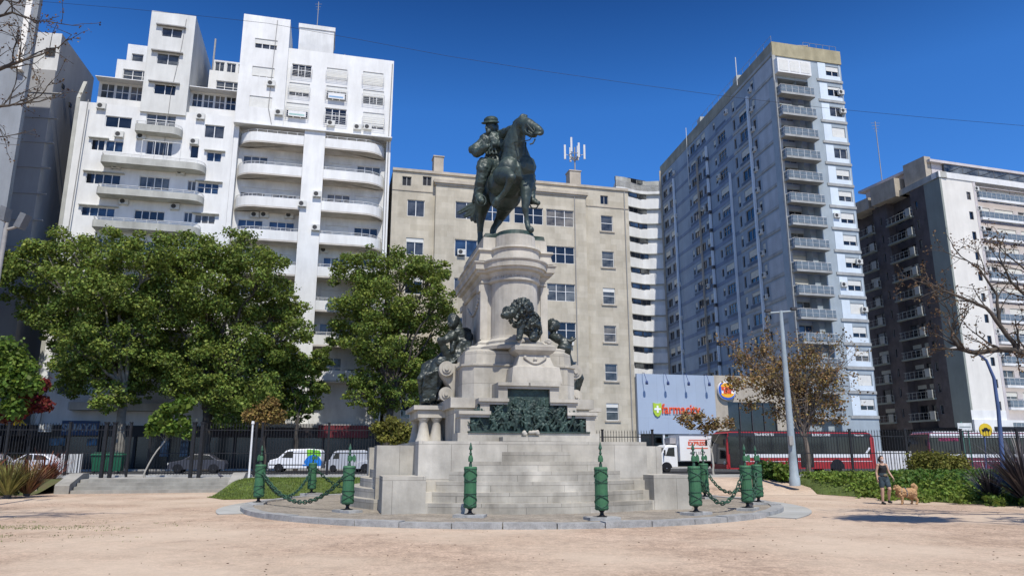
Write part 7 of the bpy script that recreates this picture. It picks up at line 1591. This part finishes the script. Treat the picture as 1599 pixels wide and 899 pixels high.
b = Blob(); b.ball((.02, -.16, 1.0), (.085, .035, .05)); b.build('waist_bag', mat('khaki_bag', (.20, .16, .10), .8), per, voxel=.01, smooth=2); g = MB(); g.tube([(.155*math.cos(a), .15*math.sin(a), 1.0+.02*math.sin(a)) for a in np.linspace(0, 2*PI, 20)], .012, 5); g.build('belt', blackcloth, per)
for nm, (sx_, sy_, sz_, tip) in (('shoe', (-.09, .0, .045, -.14)), ('shoe', (.15, .02, .085, -.12))): b = Blob(); b.chain([(sx_, sy_+.05, sz_), (sx_, sy_+tip, sz_-.008)], [.045, .036]); b.ball((sx_, sy_+.02, sz_+.03), (.043, .05, .045)); b.build('shoe', shoe, per, voxel=.01, smooth=1)
fur = mat('golden_fur', (.48, .30, .15), .95, .25, 8, bump=.6, bscale=40, col2=(.34, .20, .10)); furp = mat('pale_fur', (.62, .47, .32), .95, .15, 9)
DX = gnd(1416, 787, 0); dog = thing('dog', 'fluffy golden dog with a curled pale tail standing side on beside the woman', 'dog', (DX.x, DX.y, 0))
b = Blob(); rr = random.Random(6)
b.chain([(-.14, 0, .40), (.05, 0, .41), (.24, 0, .40)], [.15, .145, .155]); b.chain([(-.18, -.0, .44), (-.24, -.02, .52), (-.30, -.03, .56)], [.14, .12, .10]); b.ball((-.32, -.03, .575), (.105, .10, .10)); b.chain([(-.36, -.04, .555), (-.43, -.05, .525)], [.058, .038])
b.ball((-.28, -.09, .62), (.03, .03, .05)); b.ball((-.28, .03, .62), (.03, .03, .05)); b.ball((-.16, 0, .34), (.12, .11, .13)); b.ball((.30, 0, .34), (.10, .11, .15))
for x, y, fx in ((-.17, -.07, -.19), (-.12, .07, -.10)): b.chain([(x, y, .34), (x, y, .18), (fx, y, .05)], [.065, .045, .036]); b.ball((fx-.015, y, .032), (.045, .036, .03))
for x, y, k in ((.27, -.07, .02), (.22, .07, -.04)): b.chain([(x, y, .36), (x-.03+k, y, .25), (x+.07+k, y, .16), (x+.05+k, y, .05)], [.09, .062, .04, .034]); b.ball((x+.03+k, y, .03), (.045, .036, .03))
b.chain([(.34, 0, .47), (.38, 0, .58), (.32, 0, .67)], [.07, .075, .06]); b.ball((.27, 0, .64), .06)
for _ in range(150):
    x = rr.uniform(-.3, .36); a = rr.uniform(0, 2*PI); b.ball((x, .135*math.cos(a), .40+.145*math.sin(a)), rr.uniform(.02, .04))
b.build('body', fur, dog, voxel=.011, smooth=1, rough=.012, rscale=22)
b = Blob(); b.ball((-.465, -.052, .53), .018); b.build('nose', black, dog, voxel=.005, smooth=0); g = MB(); g.tube([(-.19+.02*math.sin(a), .135*math.cos(a), .44+.15*math.sin(a)) for a in np.linspace(0, 2*PI, 20)], .014, 5); g.tube([(-.02, .157*math.cos(a), .41+.16*math.sin(a)) for a in np.linspace(0, 2*PI, 20)], .014, 5); g.build('harness', mat('blue_harness', (.05, .12, .2), .7), dog)
hd_ = (X0+.285, Y0-.16, .80); A_ = Vector(hd_); B_ = Vector((DX.x-.05, DX.y, .575)); g = MB(); g.tube([A_.lerp(B_, t_/8)-Vector((0, 0, .12*math.sin(PI*t_/8))) for t_ in range(9)], .008, 5); single(g, 'dog_lead', blackcloth, 'thin dark lead running from the woman\'s hand to the dog\'s harness', 'lead')
# pigeon on the steps
p = at(345, 741, 37.2); t = thing('pigeon', 'small dark pigeon standing at the top of the steps near their right wall', 'pigeon', (p.x, 37.2, DECK+.05)); b = Blob(); b.chain([(.12, 0, .10), (0, 0, .12), (-.08, 0, .15)], [.02, .065, .05]); b.chain([(-.09, 0, .17), (-.11, 0, .23)], [.035, .03]); b.cap((-.12, 0, .23), (-.16, 0, .22), .012, .005)
for y in (-.02, .02): b.cap((-.01, y, .08), (-.01, y, .01), .008, .008)
b.build('body', mat('pigeon_grey', (.08, .08, .10), .7), t, voxel=.01, smooth=1)
# kiosk-like clutter beyond the monument: pedestal railing on the right
p = at(960, 690, 40); 
for o in ROOTS:
    if '_w' in o.keys(): del o['_w']
for o in bpy.data.objects:
    if '_w' in o.keys(): del o['_w']

bpy.data.scenes.remove(_TS)
